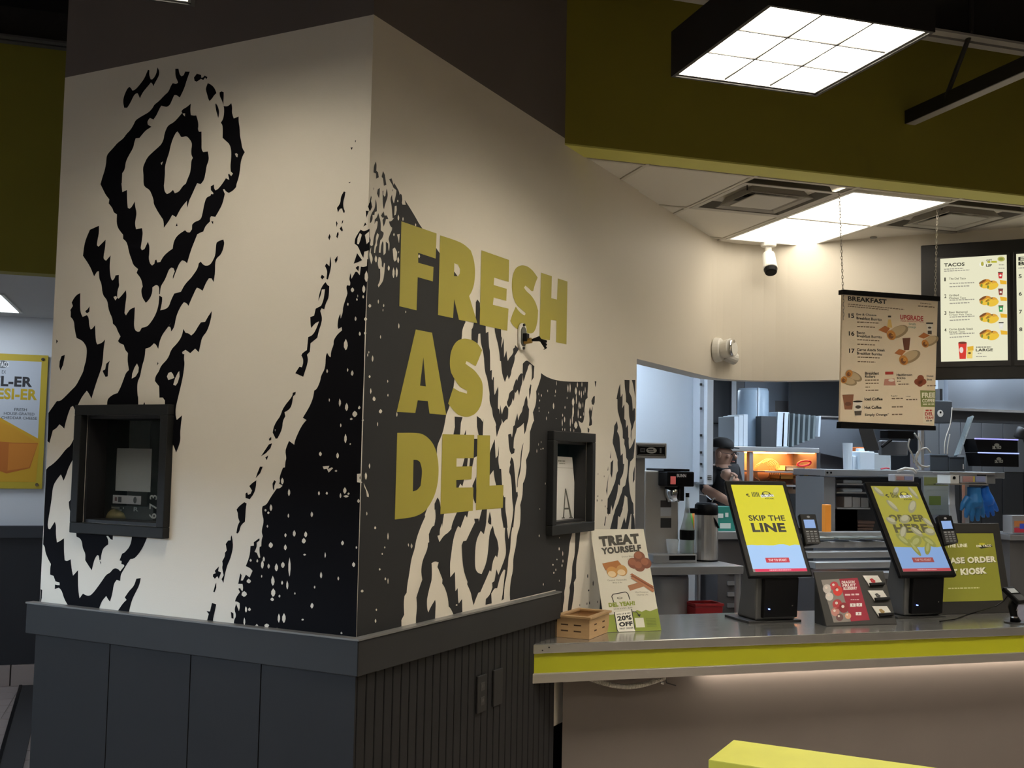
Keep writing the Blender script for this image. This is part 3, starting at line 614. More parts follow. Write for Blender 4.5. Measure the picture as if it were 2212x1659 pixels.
def soften(P, lim=42.0):   # round off gentle corners, keep the spikes
    n = len(P); out = []
    if n < 8: return P
    for i in range(n):
        a, b, c = V((*P[i-1], 0)), V((*P[i], 0)), V((*P[(i+1) % n], 0)); d1, d2 = b-a, c-b
        if d1.length < 1e-6 or d2.length < 1e-6: continue
        if math.degrees(d1.angle(d2)) < lim: out += [tuple((b-d1*.25)[:2]), tuple((b+d2*.25)[:2])]
        else: out.append(P[i])
    return out
def murals(parent, F, txt, m, name, off):
    mb = MB()
    for i, p in enumerate(tris(txt)): mb.flat([[(x, y+1.10) for x, y in soften(soften(p))]], F, off+2e-5*(i % 7))
    o = mb.build(name, m, parent); return o
murals(wl, FL, MU_LB, BLACKP, 'mural_black_shapes', .0004)
murals(wl, FL, MU_LW, WHITE, 'mural_white_flecks', .0008)
murals(wr, FR, MU_RB, GREYP, 'mural_charcoal_shapes', .0004)
murals(wr, FR, MU_RW, WHITE, 'mural_white_flecks', .0008)
for k, lst in MU_LT.items():
    mb = MB(); mb.flat([[(x, y+1.10) for x, y in (soften(soften(tris(l)[0], 33), 33) if k[0] in 'SRD' else tris(l)[0])] for l in lst], FR, .0012)
    o = mb.build('letter', OLIVE, wr); o['label'] = 'olive letter ' + k[0]
# flush dark walls above the block
mb = MB(); mbox(mb, FL, .0, TOPZ, BOXW, HIZ, .0, -.12); struct(mb.build('wall_upper_left', DARKW), 'dark brown upper wall above the mural block', 'wall')
mb = MB(); mbox(mb, FR, .0, TOPZ, 1.60, HIZ, .0, -.12); struct(mb.build('wall_upper_right', DARKW), 'dark brown upper wall above the olive words', 'wall')
# wainscot
wn = MB(); mbox(wn, FL, .0, 0, BOXW, .985, .004, -.10); wn = struct(wn.build('wall_wainscot_left', WAINS), 'smooth charcoal wainscot below the mural', 'wall')
e = [(-.012, .38), (.383, .70), (.703, 1.10), (1.103, BOXW)]
for s0, s1 in e:
    MB().fbox(FL, (s0+.0006, .0, .004), (s1-.0006, .985, .012)).build('panel', WAINS, wn, bevel=.0008)
wn = MB(); mbox(wn, FR, .0, 0, 1.535, .985, .0, -.10); wn = struct(wn.build('wall_wainscot_right', BLKMT), 'ribbed charcoal wainscot under the olive words', 'wall')
n = 29
for i in range(n):
    w = 1.535/n; MB().fbox(FR, (i*w+.002, 0, 0), ((i+1)*w-.002, .985, .010)).build('plank', WAINS, wn, bevel=.004)
# chair rail with a thin bright bead on top
tr = MB(); mbox(tr, FL, -.032, .985, BOXW+.035, 1.100, .032, 0.0); tr = struct(tr.build('trim_1', TRIMG, bevel=.003), 'charcoal chair rail under the left mural wall', 'trim')
mbox(MB(), FL, -.036, 1.100, BOXW+.037, 1.106, .036, 0.0).build('bead', mat('bead_grey', (.16, .16, .16), .35), tr)
tr = MB(); mbox(tr, FR, -.032, .985, 1.54, 1.100, .032, 0.0); tr = struct(tr.build('trim_2', TRIMG, bevel=.003), 'charcoal chair rail under the olive words', 'trim')
mbox(MB(), FR, -.036, 1.100, 1.541, 1.106, .036, 0.0).build('bead', mat('bead_grey', (.16, .16, .16), .35), tr)
# closed sides of the mural block
mb = MB(); a_ = FL(BOXW, 0, -.125); b_ = a_+UD*2.6; c_ = VD*-.1
mb.hexa([a_, b_, b_+c_, a_+c_, a_+UP*HIZ, b_+UP*HIZ, b_+c_+UP*HIZ, a_+c_+UP*HIZ]); struct(mb.build('wall_block_side', WHITE), 'hidden left end wall of the mural block', 'wall')
mb = MB(); a_ = FR(ENDS, 0, -.101); b_ = a_+VD*1.4; c_ = UD*-.1
mb.hexa([a_, b_, b_+c_, a_+c_, a_+UP*HIZ, b_+UP*HIZ, b_+c_+UP*HIZ, a_+c_+UP*HIZ]); struct(mb.build('wall_block_back', BLKMT), 'hidden rear wall of the mural block', 'wall')
mb = MB(); mb.hexa([FL(0, 0, -.13), FL(1.4, 0, -.13), FL(1.4, 0, -2.4), FL(0, 0, -2.4), FL(0, .02, -.13), FL(1.4, .02, -.13), FL(1.4, .02, -2.4), FL(0, .02, -2.4)]) if 0 else None
mb = MB(); mb.hexa([FL(.1, 3.6, -.12), FL(1.45, 3.6, -.12), FL(1.45, 3.6, -2.4), FL(.1, 3.6, -2.4), FL(.1, 3.62, -.12), FL(1.45, 3.62, -.12), FL(1.45, 3.62, -2.4), FL(.1, 3.62, -2.4)]); struct(mb.build('ceiling_block', BLKMT), 'dark lid closing the mural block', 'ceiling')
# ------------------------------------------------------------------ soffit over the opening, rounded corner, menu wall
MC = C0 + UD*4.3126
FM = lambda s_, z, n=0.0: MC + V((S2, -S2, 0))*s_ + UP*z + V((-S2, -S2, 0))*n    # menu wall: s to the right
SB = 2.255
mb = MB(); R_ = .40
path = [FR(ENDS, 0, -.008), FR(4.3126-R_, 0, -.004)]
cc = FR(4.3126-R_, 0, R_)
for k in range(1, 9):
    t = k/8*math.pi/2; path.append(cc + V((-S2, S2, 0))*R_*math.cos(t) + UD*R_*math.sin(t))
path += [FM(R_, 0), FM(3.2, 0)]
out = []
for i, p in enumerate(path):
    t = (path[min(i+1, len(path)-1)]-path[max(i-1, 0)]).normalized(); out.append(p + V((-t.y, t.x, 0))*.12)
for i in range(len(path)-1):
    a, b, c, d = path[i], path[i+1], out[i+1], out[i]
    mb.hexa([a+UP*SB, b+UP*SB, c+UP*SB, d+UP*SB, a+UP*3.18, b+UP*3.18, c+UP*3.18, d+UP*3.18])
so = struct(mb.build('wall_soffit', WHITE), 'cream curved soffit wall above the kitchen opening', 'wall')
# ------------------------------------------------------------------ green wall over the counter and its lip
GY0, GY1 = 4.716, 4.870
mb = MB(); mb.box((1.735, GY0, 3.18), (7.5, GY1, HIZ)); struct(mb.build('wall_green', GREENW), 'olive green bulkhead wall above the service counter', 'wall')
MB().box((1.70, GY0, 3.172), (7.5, GY1+.01, 3.18)).build('trim_3', mat('green_lip', (.62, .60, .14), .6)); struct(bpy.data.objects['trim_3'], 'lighter green underside lip of the bulkhead', 'trim')
# ------------------------------------------------------------------ kitchen ceiling: lay in tiles and tees
ce = MB(); ce.box((1.8, GY1, 3.215), (7.5, 6.75, 3.26)); ce = struct(ce.build('ceiling', CREAMW), 'cream lay-in tile ceiling behind the bulkhead', 'ceiling')
XL = [2.24, 2.85, 3.465, 4.125, 4.735, 5.345, 5.955, 6.565]; YL = [GY1+.04, 5.665, 6.36, 6.75]
skip = {(5.345, 0), (5.345, 1), (2.85, 0), (3.465, 0), (3.465, 1), (4.125, 0)}
def tile(x0, y0, x1, y1): MB().box((x0+.012, y0+.012, 3.178), (x1-.012, y1-.012, 3.195)).build('tile', CREAMW, ce, bevel=.002)
for i in range(len(XL)-1):
    for j in range(3):
        if (XL[i], j) in skip: continue
        tile(XL[i], YL[j], XL[i+1], YL[j+1])
tile(1.86, YL[0], 2.24, YL[1])
tb = MB()
for x in XL[:-1]: tb.box((x-.011, GY1, 3.172), (x+.011, 6.75, 3.178))
for y in YL[:-1]: tb.box((1.9, y-.011, 3.1725), (7.5, y+.011, 3.1785))
tb.build('tee_grid', TEE, ce)
# ------------------------------------------------------------------ dining hall shell
TILEM = mat('floor_tile', (.33, .275, .26), .5, noise=.10, nscale=4); GROUT = mat('grout', (.06, .055, .05), .8)
fl = struct(MB().box((-9, -6, -.08), (9, 12.6, -.004)).build('floor', mat('floor_brown', (.34, .29, .26), .5, noise=.1, nscale=3)), 'brown quarry tile floor', 'floor')
tm = None
for i in range(10):
    for j in range(16):
        x, y = -2.53+i*.203, 5.6+j*.203
        if tm is None:
            o = MB().box((0, 0, -.006), (.195, .195, .0)).build('tile', TILEM, fl); tm = o.data; o.location = (x, y, 0)
        else:
            o = bpy.data.objects.new('tile', tm); COL.objects.link(o); o.parent = fl; o.location = (x, y, 0)
struct(MB().box((-9, -6, HIZ), (9, 12.6, HIZ+.1)).build('ceiling_dining', mat('ceiling_dark', (.10, .095, .09), .9)), 'dark high dining room ceiling', 'ceiling')
struct(MB().box((-9, -6.1, 0), (9, -6, HIZ)).build('wall_behind', mat('wall_tan', (.50, .46, .39), .7)), 'tan dining wall behind the viewer', 'wall')
struct(MB().box((8.9, -6, 0), (9, 12.6, HIZ)).build('wall_far_right', mat('wall_tan', (.50, .46, .39), .7)), 'tan dining wall on the far right', 'wall')
struct(MB().box((-9, 12.5, 0), (9, 12.6, HIZ)).build('wall_back', mat('kitchen_back_grey', (.20, .205, .215), .6)), 'grey rear wall of the kitchen', 'wall')
struct(MB().box((-9.1, -6, 0), (-9, 12.6, HIZ)).build('wall_far_left', mat('wall_tan', (.50, .46, .39), .7)), 'tan dining wall on the far left', 'wall')
# corridor at the left: green bulkhead, low ceiling, white wall, dark wainscot, tile base
WCOOL = mat('wall_white_cool', (.66, .68, .72), .6)
struct(MB().box((-6, 6.41, 2.66), (1.2, 6.53, 3.95)).build('wall_green_left', GREENW), 'dark green bulkhead wall left of the mural block', 'wall')
lc = struct(MB().box((-6, 6.53, 2.67), (1.2, 8.7, 2.74)).build('ceiling_corridor', mat('ceiling_grey', (.50, .51, .52), .8)), 'grey low corridor ceiling behind the green bulkhead', 'ceiling')
struct(MB().box((-6, 8.7, 0), (1.2, 8.8, 2.74)).build('wall_corridor', WCOOL), 'white corridor wall behind the cheese poster', 'wall')
struct(MB().box((-6, 8.66, .155), (1.2, 8.70, 1.06)).build('wall_wainscot_corridor', mat('wainscot_navy', (.014, .016, .022), .5)), 'near-black corridor wainscot under the white wall', 'wall')
struct(MB().box((-6, 8.63, 1.06), (1.2, 8.70, 1.145)).build('trim_4', mat('wainscot_navy2', (.030, .034, .042), .45)), 'near-black chair rail along the corridor wall', 'trim')
bb = struct(MB().box((-6, 8.68, 0), (1.2, 8.70, .155)).build('baseboard_corridor', GROUT), 'brown tile base along the corridor wall', 'baseboard')
for i in range(8): MB().box((-2.2+i*.305, 8.655, .0), (-2.2+i*.305+.297, 8.68, .152)).build('tile', TILEM, bb, bevel=.003)
# joist ends above the green walls
BEAM = mat('joist_lit_tone', (.34, .33, .31), .5)  # pale tone puts the light on the flanges into their colour
# ================================================================== objects
def pext(x0, y0, x1, y1, Y):
    xc, yc = (x0+x1)/2, (y0+y1)/2
    return onY(x0, yc, Y).x, onY(x1, yc, Y).x, onY(xc, y1, Y).z, onY(xc, y0, Y).z
def pbox(mb, x0, y0, x1, y1, Y, dep):
    a, b, c, d = pext(x0, y0, x1, y1, Y); return mb.box((a, Y, c), (b, Y+dep, d))
def slab(q, th, name, m, parent, bevel=0.0):
    TL, TR, BR, BL = q; n = (TR-TL).cross(TL-BL).normalized()   # towards the viewer
    return MB().hexa([BL-n*th, BR-n*th, BR, BL, TL-n*th, TR-n*th, TR, TL]).build(name, m, parent, bevel=bevel)
def bframe(q):
    TL, TR, BR, BL = q; return frame(TL, TR-TL, TL-BL), (TR-TL).length, (TL-BL).length
# ---------------- joists
def joists():
    Yb = 4.30; z0 = onY(2105, 92, Yb).z; z1 = onY(2105, 20, Yb).z; x0 = 1.6
    r_ = root('steel_joist', (3.2, Yb, z0), 'dark steel joist with double bottom flange toned as lit behind the ceiling lamp', 'joist')
    MB().box((x0, Yb-.004, z0+.01), (8.6, Yb+.004, z1+.5)).build('web_plate', BLKMETAL, r_)
    for s in (-1, 1): MB().box((x0, Yb+s*.012-.0, z0), (8.6, Yb+s*.062, z0+.012)).build('flange', BEAM, r_)
    p = onY(1957, 268, GY0); X, z = p.x, p.z
    r2 = root('steel_brace', (X, GY0, z), 'grey steel brace bar running from the green wall under the joist', 'brace')
    MB().box((X-.008, 2.2, z+.0), (X, GY0, z+.07)).build('upright_flange', BLKMETAL, r2)
    MB().box((X-.0, 2.2, z-.0), (X+.055, GY0, z+.010)).build('bottom_flange', BEAM, r2)
    a = onX(2043, 212, X); MB().tube([a, V((X+.02, Yb-.05, z0+.03)), V((X+.02, Yb-.05, z0+.4))], .012, 8).build('web_rod', BLKMETAL, r2)
    Yl = 6.25; zz0 = onY(60, 92, Yl).z; zz1 = onY(60, 20, Yl).z
    r3 = root('steel_joist', (-2, Yl, zz0), 'dim grey steel joist above the dark green bulkhead at far left', 'joist')
    MB().box((-6, Yl-.004, zz0), (.4, Yl+.004, zz1)).build('web_plate', BLKMETAL, r3)
    for s in (-1, 1): MB().box((-6, Yl+s*.012, zz0), (.4, Yl+s*.06, zz0+.012)).build('flange', mat('joist_dim', (.08, .08, .08), .6), r3)
joists()
# ---------------- louvred ceiling lamps
def louvre_lamp(x0, x1, y0, y1, z, label, power, hang=True):
    xc, yc = (x0+x1)/2, (y0+y1)/2; h = .16; t = .012; rim = .022
    r_ = root('ceiling_lamp', (xc, yc, z), label, 'lamp', 'black louvred ceiling lamps')
    mb = MB()
    mb.box((x0, y0, z), (x1, y0+t, z+h)); mb.box((x0, y1-t, z), (x1, y1, z+h)); mb.box((x0, y0+t, z), (x0+t, y1-t, z+h)); mb.box((x1-t, y0+t, z), (x1, y1-t, z+h))
    mb.box((x0, y0, z+h), (x1, y1, z+h+t)); mb.build('housing', BLKMETAL, r_)
    a0, a1, b0, b1 = x0+rim, x1-rim, y0+rim, y1-rim
    mb = MB()
    for q in (((x0+t, y0+t), (x1-t, b0)), ((x0+t, b1), (x1-t, y1-t)), ((x0+t, b0), (a0, b1)), ((a1, b0), (x1-t, b1))):
        mb.box((*q[0], z+.006), (*q[1], z+.075))
    mb.build('rim', mat('lamp_rim', (.30, .30, .29), .4, .6), r_)
    EM = mat('lamp_glow_%d' % int(power*10), (1, 1, 1), .5, emit=(1.0, .90, .735), es=power)
    AL = mat('louvre_aluminium', (.006, .006, .006), .6)
    for i in range(3):
        for j in range(3):
            c0, c1 = a0+(a1-a0)*i/3, a0+(a1-a0)*(i+1)/3; d0, d1 = b0+(b1-b0)*j/3, b0+(b1-b0)*(j+1)/3
            MB().box((c0+.004, d0+.004, z+.062), (c1-.004, d1-.004, z+.066)).build('light_cell', EM, r_)
    WB = mat('louvre_white', (.85, .85, .83), .4)
    for i in (1, 2):
        c = a0+(a1-a0)*i/3; o1 = MB().box((c-.002, b0, z+.015), (c+.002, b1, z+.060)).build('louvre_blade', WB, r_); MB().box((c-.0035, b0, z+.011), (c+.0035, b1, z+.015)).build('blade_edge', AL, o1)
        c = b0+(b1-b0)*i/3; o1 = MB().box((a0, c-.002, z+.015), (a1, c+.002, z+.060)).build('louvre_blade', WB, r_); MB().box((a0, c-.0035, z+.011), (a1, c+.0035, z+.015)).build('blade_edge', AL, o1)
    if hang:
        for sx in (-.2, .2): MB().cyl((xc+sx, yc, z+h+t), (xc+sx, yc, HIZ), .004, n=6).build('hanger', BLKMETAL, r_)
    return r_
louvre_lamp(1.735, 2.355, 2.905, 3.590, 3.12, 'black louvred ceiling lamp with nine bright cells above the counter', LAMP*1.9)
louvre_lamp(-.585, .040, 2.870, 3.550, 3.12, 'ceiling lamp cut off by the top edge left of the mural corner', LAMP*.78)
for x, y, k, lab in ((4.06, 2.9, 2.6, 'added ceiling lamp out of view, lighting the counter from the right'), (-.58, .3, 1, 'added unseen ceiling lamp above and left of the viewer'), (1.74, .3, 1, 'added unseen ceiling lamp above and right of the viewer'), (4.06, .3, 1, 'added unseen ceiling lamp at the far right behind the view'), (-2.9, .3, 1, 'added unseen ceiling lamp at the far left beside the passage'), (-.58, -2.4, 1, 'added unseen ceiling lamp behind the viewer on the left'), (1.74, -2.4, 1, 'added unseen ceiling lamp behind the viewer on the right'), (4.06, -2.4, 1, 'rearmost added unseen ceiling lamp on the right')):
    louvre_lamp(x, x+.62, y, y+.685, 3.12, lab, LAMP*k)  # added lamps out of view, raising the room light and lighting the counter
# ---------------- kitchen ceiling troffer and diffusers
def troffer(x0, x1, y0, y1, z, label, power, col, tubes=3, cat='lamp'):
    r_ = root('troffer_light', ((x0+x1)/2, (y0+y1)/2, z), label, cat)
    mb = MB(); t = .02
    mb.box((x0, y0, z-.004), (x1, y0+t, z+.03)); mb.box((x0, y1-t, z-.004), (x1, y1, z+.03)); mb.box((x0, y0+t, z-.004), (x0+t, y1-t, z+.03)); mb.box((x1-t, y0+t, z-.004), (x1, y1-t, z+.03))
    mb.build('frame', WHPL, r_)
    n = max(1, tubes)
    for i in range(n):
        a, b = x0+t+(x1-x0-2*t)*i/n, x0+t+(x1-x0-2*t)*(i+1)/n
        m = mat('troffer_%s' % label.split()[0], (1, 1, 1), .5, emit=col, es=power)
        MB().box((a, y0+t, z+.004), (b, y1-t, z+.008)).build('lens', m, r_)
    return r_
troffer(5.357, 5.943, 4.955, 6.350, 3.172, 'neutral troffer light added in the tile ceiling right of the view', KLAMP*1.5, (1.0, .95, .88))  # added out of view to light the fronts of the kitchen things
troffer(3.477, 4.113, 4.955, 6.350, 3.172, 'warm white troffer light in the kitchen tile ceiling', KLAMP, (1.0, .90, .74))
def diffuser(x0, y0, label):
    x1, y1 = x0+.60, y0+.635; z = 3.172; xc, yc = (x0+x1)/2, (y0+y1)/2
    r_ = root('air_diffuser', (xc, yc, z), label, 'vent', 'ceiling air diffusers')
    def ring(a, b, za, zb, nm, m):   # sloping square ring
        P = [(-1, -1), (1, -1), (1, 1), (-1, 1)]; w, h = (x1-x0)/2, (y1-y0)/2; mb = MB(); vs = []
        for f, zz in ((a, za), (b, zb)): vs += [(xc+w*f*p[0], yc+h*f*p[1], zz) for p in P]
        mb.add(vs, [(i, (i+1) % 4, (i+1) % 4+4, i+4) for i in range(4)]); mb.build(nm, m, r_, solid=.004)
    GR = mat('vent_metal', (.42, .40, .36), .45)
    ring(1.0, .88, z, z+.002, 'frame', GR); ring(.88, .80, z+.002, z+.07, 'outer_vane', mat('vent_dull', (.16, .15, .13), .6))  # outer vane in a darker tone than the frame
    MB().box((x0+.02, y0+.02, z+.09), (x1-.02, y1-.02, z+.10)).build('plenum', mat('vent_dark', (.03, .03, .03), .8), r_)
    ring(.64, .58, z-.012, z+.0, 'middle_vane', GR); ring(.58, .50, z, z+.04, 'middle_vane', GR)
    MB().box((xc-.135, yc-.145, z-.010), (xc+.135, yc+.145, z-.002)).build('centre_plate', GR, r_, bevel=.004)
    MB().cyl((xc, yc+.16, z+.03), (xc, yc+.16, z+.088), .13, n=20).build('duct_collar', BLKMT, r_)
    for s in (-1, 1): MB().cyl((xc+s*.10, yc, z-.002), (xc+s*.22, yc+s*.2, z+.05), .004, n=6).build('strut', BLKMT, r_)
diffuser(2.858, 5.018, 'square air diffuser left of the troffer light')
diffuser(4.132, 5.010, 'square air diffuser right of the troffer light')
MB().cyl((4.33, 5.95, 3.170), (4.33, 5.95, 3.180), .022, n=12).build('sprinkler_cap', mat('cap_grey', (.3, .3, .28), .4))
tag(bpy.data.objects['sprinkler_cap'], 'small grey round cap on the kitchen ceiling tile', 'sprinkler')
# corridor light
troffer(-1.62, -.99, 7.42, 8.38, 2.664, 'cool white corridor ceiling panel at the left picture edge', 6.5, (.80, .90, 1.0), 1)
troffer(-4.2, -3.6, 6.9, 7.9, 2.664, 'cool corridor panel added further left outside the view', 6.5, (.80, .90, 1.0), 1)  # added panel out of view, sending cool light along the mural
# ---------------- windows in the mural block
def pass_window(F, hole, o0, o1, p0, p1, label, name, mirror):
    a, b, c, d = hole
    r_ = root(name, F((o0+o1)/2, p0, 0), label, 'window')
    r_['kind'] = 'structure'
    FRM = mat('window_frame_black', (.016, .017, .018), .5, spec=.25)
    for q in (((o0, p0), (o1, c)), ((o0, d), (o1, p1)), ((o0, c), (a, d)), ((b, c), (o1, d))):
        MB().fbox(F, (*q[0], .034), (*q[1], .0005)).build('frame_bar', FRM, r_, bevel=.003)
    e = .05
    for q in (((a, c), (b, c+.012)), ((a, d-.012), (b, d)), ((a, c), (a+.012, d)), ((b-.012, c), (b, d))):
        MB().fbox(F, (*q[0], .0), (*q[1], -.20)).build('reveal', mat('reveal_black', (.014, .014, .016), .5), r_)
    MB().fbox(F, (a, c, -.085), (b, d, -.089)).build('pane', GLASS, r_)
    MB().fbox(F, (a-.1, c-.1, -.42), (b+.1, d+.1, -.43)).build('back_panel', mat('office_dark', (.018, .022, .024), .6), r_)
    return r_
r_ = pass_window(FL, HL, .838, 1.322, 1.385, 1.874, 'black framed small window with a blank paper in the left mural wall', 'window_1', False)
# paper, ticket and clutter behind the left glass
def fpoly(F, z): return lambda x, y, zz=0.0: F(x, y, z+zz)
NL = V((-S2, -S2, 0)); NR = V((S2, -S2, 0))
def lf(x, y, n): q = onp(x, y, C0+NL*n, NL)-C0; return q.dot(VD), q.z
def rf(x, y, n): q = onp(x, y, C0+NR*n, NR)-C0; return q.dot(UD), q.z
def lrect(x0, y0, x1, y1, n): a, d = lf(x0, y0, n); b, c = lf(x1, y1, n); return min(a, b), max(a, b), min(c, d), max(c, d)
a, b, c, d = lrect(253, 968, 324, 1063, -.095)
o = MB().fbox(FL, (a, c, -.095), (b, d, -.097)).build('paper_sheet', mat('paper_grey', (.36, .37, .35), .8)); tag(o, 'blank grey paper sheet taped behind the left mural window', 'paper')
a, b, c, d = lrect(244, 1069, 304, 1090, -.095); rr = root('ticket_strip', FL(a, c, -.095), 'pale ticket strip with small print under the paper sheet', 'ticket')
MB().fbox(FL, (a, c, -.095), (b, d, -.097)).build('strip', mat('ticket', (.42, .41, .40), .8), rr)
P = Print(frame(FL(b, d, -.0945), -VD, UP), b-a, d-c)
P.rect('mark', '#6a4a4a', .08, .25, .16, .7); P.rect('mark', '#3a3a3a', .2, .2, .32, .85); P.ell('mark', '#4a4a48', .8, .5, .06, .4); P.build(rr)
a, b, c, d = lrect(240, 1091, 330, 1124, -.12); rr = root('price_card', FL(a, c, -.12), 'dark card with white figures standing in the left mural window', 'card')
MB().fbox(FL, (a, c, -.12), (b, d, -.122)).build('card', mat('card_dark', (.04, .042, .035), .7), rr)
P = Print(frame(FL(b, d, -.1195), -VD, UP), b-a, d-c)
P.scrib('figures', '#a9a99f', .02, .12, .32, .25); P.scrib('figures', '#a9a99f', .06, .3, .28, .42); P.text('figures', '#a9a99f', 'R', .55, .05, .66, .38, .03)
P.build(rr)
a, b, c, d = lrect(308, 1068, 322, 1120, -.11)
P = Print(frame(FL(a, c, -.1095), UP, VD), d-c, b-a); P.text('sideways_figures', '#b5b5ac', '6 7 3', 0, 0, 1, 1, .02); P.build(rr)
a, b, c, d = lrect(242, 1109, 290, 1121, -.16)
o = MB().lathe([(.0, .045), (.04, .04), (.065, .02), (.075, 0), (0, 0)], FL((a+b)/2, 1.4375, -.165), 20).build('paper_heap', mat('tan_paper', (.22, .19, .08), .8), smooth=True); tag(o, 'small tan heap lying behind the left mural window', 'heap')
r_ = pass_window(FR, HR, 1.432, 1.913, 1.360, 1.828, 'black framed small window with a letter grade sheet in the right mural wall', 'window_2', True)
MB().box(FR(1.5, 1.5, -.30)-V((.02, .02, .14)), FR(1.5, 1.5, -.30)+V((.02, .02, .29))).build('office_light', mat('office_teal', (.1, .3, .3), .5, emit=(.25, .6, .6), es=.9)); tag(bpy.data.objects['office_light'], 'thin teal glow strip inside the right mural window', 'light')
# grade sheet with the letter A
q = [onp(x, y, C0+NR*-.055, NR) for x, y in ((1194, 985), (1236, 988), (1248, 1126), (1202, 1134))]
rr = root('grade_sheet', q[3], 'white grade sheet with a large letter A in the right mural window', 'notice')
slab(q, .002, 'sheet', PAPER, rr)
F_, w_, h_ = bframe(q); P = Print(F_, w_, h_)
for a, b, c, d in ((.40, .05, .46, .42), (.54, .05, .60, .42)): pass
P.poly('letter_a', '#55554e', [(.53, .47), (.585, .47), (.82, .90), (.72, .90)]); P.poly('letter_a', '#55554e', [(.53, .47), (.56, .50), (.40, .90), (.34, .90)])
P.rect('letter_a', '#55554e', .43, .755, .68, .78); P.rect('letter_a', '#55554e', .28, .895, .44, .91); P.rect('letter_a', '#55554e', .67, .895, .86, .91)
P.scrib('heading', '#8a8a80', .25, .055, .6, .075, slant=.0); P.scrib('heading', '#8a8a80', .3, .095, .6, .108); P.rect('heading', '#a8a89e', .0, .16, 1, .166); P.build(rr)
o = MB().fbox(FR, (1.53, 1.418, -.062), (1.74, 1.445, -.066)).build('paper_slip', PAPER); tag(o, 'short white paper slip below the letter grade sheet', 'paper')
# ---------------- things fixed on the right mural wall
rr = root('bare_strobe_mount', FR(1.155, 2.18, 0), 'white oval wall plate with loose black wires on the letter S', 'wall plate')
pl = [(math.cos(t)*.034, math.sin(t)*.034+(.024 if math.sin(t) > 0 else -.024)) for t in [2*math.pi*k/24 for k in range(24)]]
MB().prism([(1.152+x, 2.222+y) for x, y in pl], FR, .003, .012).build('plate', WHPL, rr, bevel=.003)
MB().prism([(1.152+x*.7, 2.222+y*.72) for x, y in pl], FR, .012, .016).build('backbox', mat('box_shadow', (.10, .10, .09), .5), rr)
for zz in (2.272, 2.172): MB().cyl(FR(1.152, zz, .011), FR(1.152, zz, .019), .006, n=8).build('screw', BLKMT, rr)
MB().fbox(FR, (1.138, 2.20, .016), (1.165, 2.235, .035)).build('terminal_block', BLKPL, rr, bevel=.002)
MB().cyl(FR(1.155, 2.20, .016), FR(1.155, 2.205, .05), .012, n=10).build('brass_post', mat('brass', (.35, .22, .06), .35, .8), rr)
for k in range(3):
    MB().tube([FR(1.157, 2.205, .045), FR(1.185, 2.210+.005*k, .07), FR(1.225, 2.206-.014*k, .085), FR(1.255-.01*k, 2.208-.018*k, .07)], [.004, .007, .006, .001], 6).build('wire', BLKPL, rr)
def wplate(s0, z0, label, outlet):
    rr = root('wall_plate', FR(s0, z0, .01), label, 'outlet' if outlet else 'wall plate')
    PM = mat('plate_dark', (.022, .022, .023), .5, spec=.3)
    MB().fbox(FR, (s0-.038, z0-.072, .0105), (s0+.038, z0+.072, .020)).build('plate', PM, rr, bevel=.003)
    if outlet:
        for dz in (-.028, .028):
            MB().fbox(FR, (s0-.017, z0+dz-.016, .020), (s0+.017, z0+dz+.016, .0215)).build('socket', mat('socket_grey', (.035, .035, .035), .5), rr, bevel=.004)
            for dx in (-.006, .006): MB().fbox(FR, (s0+dx-.0015, z0+dz-.003, .0215), (s0+dx+.0015, z0+dz+.008, .0222)).build('slot', mat('slot_light', (.12, .12, .12), .5), rr)
wplate(.838, .775, 'dark duplex outlet plate on the ribbed wainscot', True)
wplate(.972, .777, 'dark blank plate right of the outlet on the ribbed wainscot', False)
# emergency light on the soffit
p = FR(3.98, 2.44, 0)
rr = root('emergency_light', p, 'cream emergency light with chrome lamp head on the soffit', 'emergency light')
n = V((S2, -S2, 0))
MB().cyl(p+n*.0, p+n*.05, .085, .075, 24).build('base', WHPL, rr, bevel=.01)
MB().cyl(p+n*.05+V((-.0, 0, .0)), p+n*.12+V((-.02, -.03, .01)), .055, .062, 20).build('lamp_head', WHPL, rr, bevel=.008)
q = p+n*.12+V((-.02, -.03, .01)); MB().lathe([(0, -.005), (.03, .002), (.052, .012), (.056, .0)], q, 20, F=lambda v, q=q: q + n.cross(UP)*v.x + UP*v.y + n*v.z).build('reflector', CHROME, rr, smooth=True)
MB().cyl(p+n*.05+UD*.05+UP*-.03, p+n*.10+UD*.13+UP*-.05, .035, .042, 16).build('lamp_head', WHPL, rr, bevel=.006)
# bullet camera under the ceiling
p = FM(.30, 3.172, .12)
rr = root('security_camera', p, 'white security camera with black lens under the kitchen ceiling', 'camera')
MB().cyl(p, p-UP*.025, .055, .05, 20).build('mount', WHPL, rr, bevel=.004)
MB().cyl(p-UP*.025, p-UP*.07, .022, n=14).build('neck', WHPL, rr)
a = p-UP*.07; d = V((-.16, -.5, -1)).normalized()
MB().cyl(a, a+d*.13, .040, .048, 20).build('body', WHPL, rr, bevel=.012)
MB().cyl(a+d*.13, a+d*.165, .047, .038, 20).build('lens_hood', BLKPL, rr, bevel=.006)
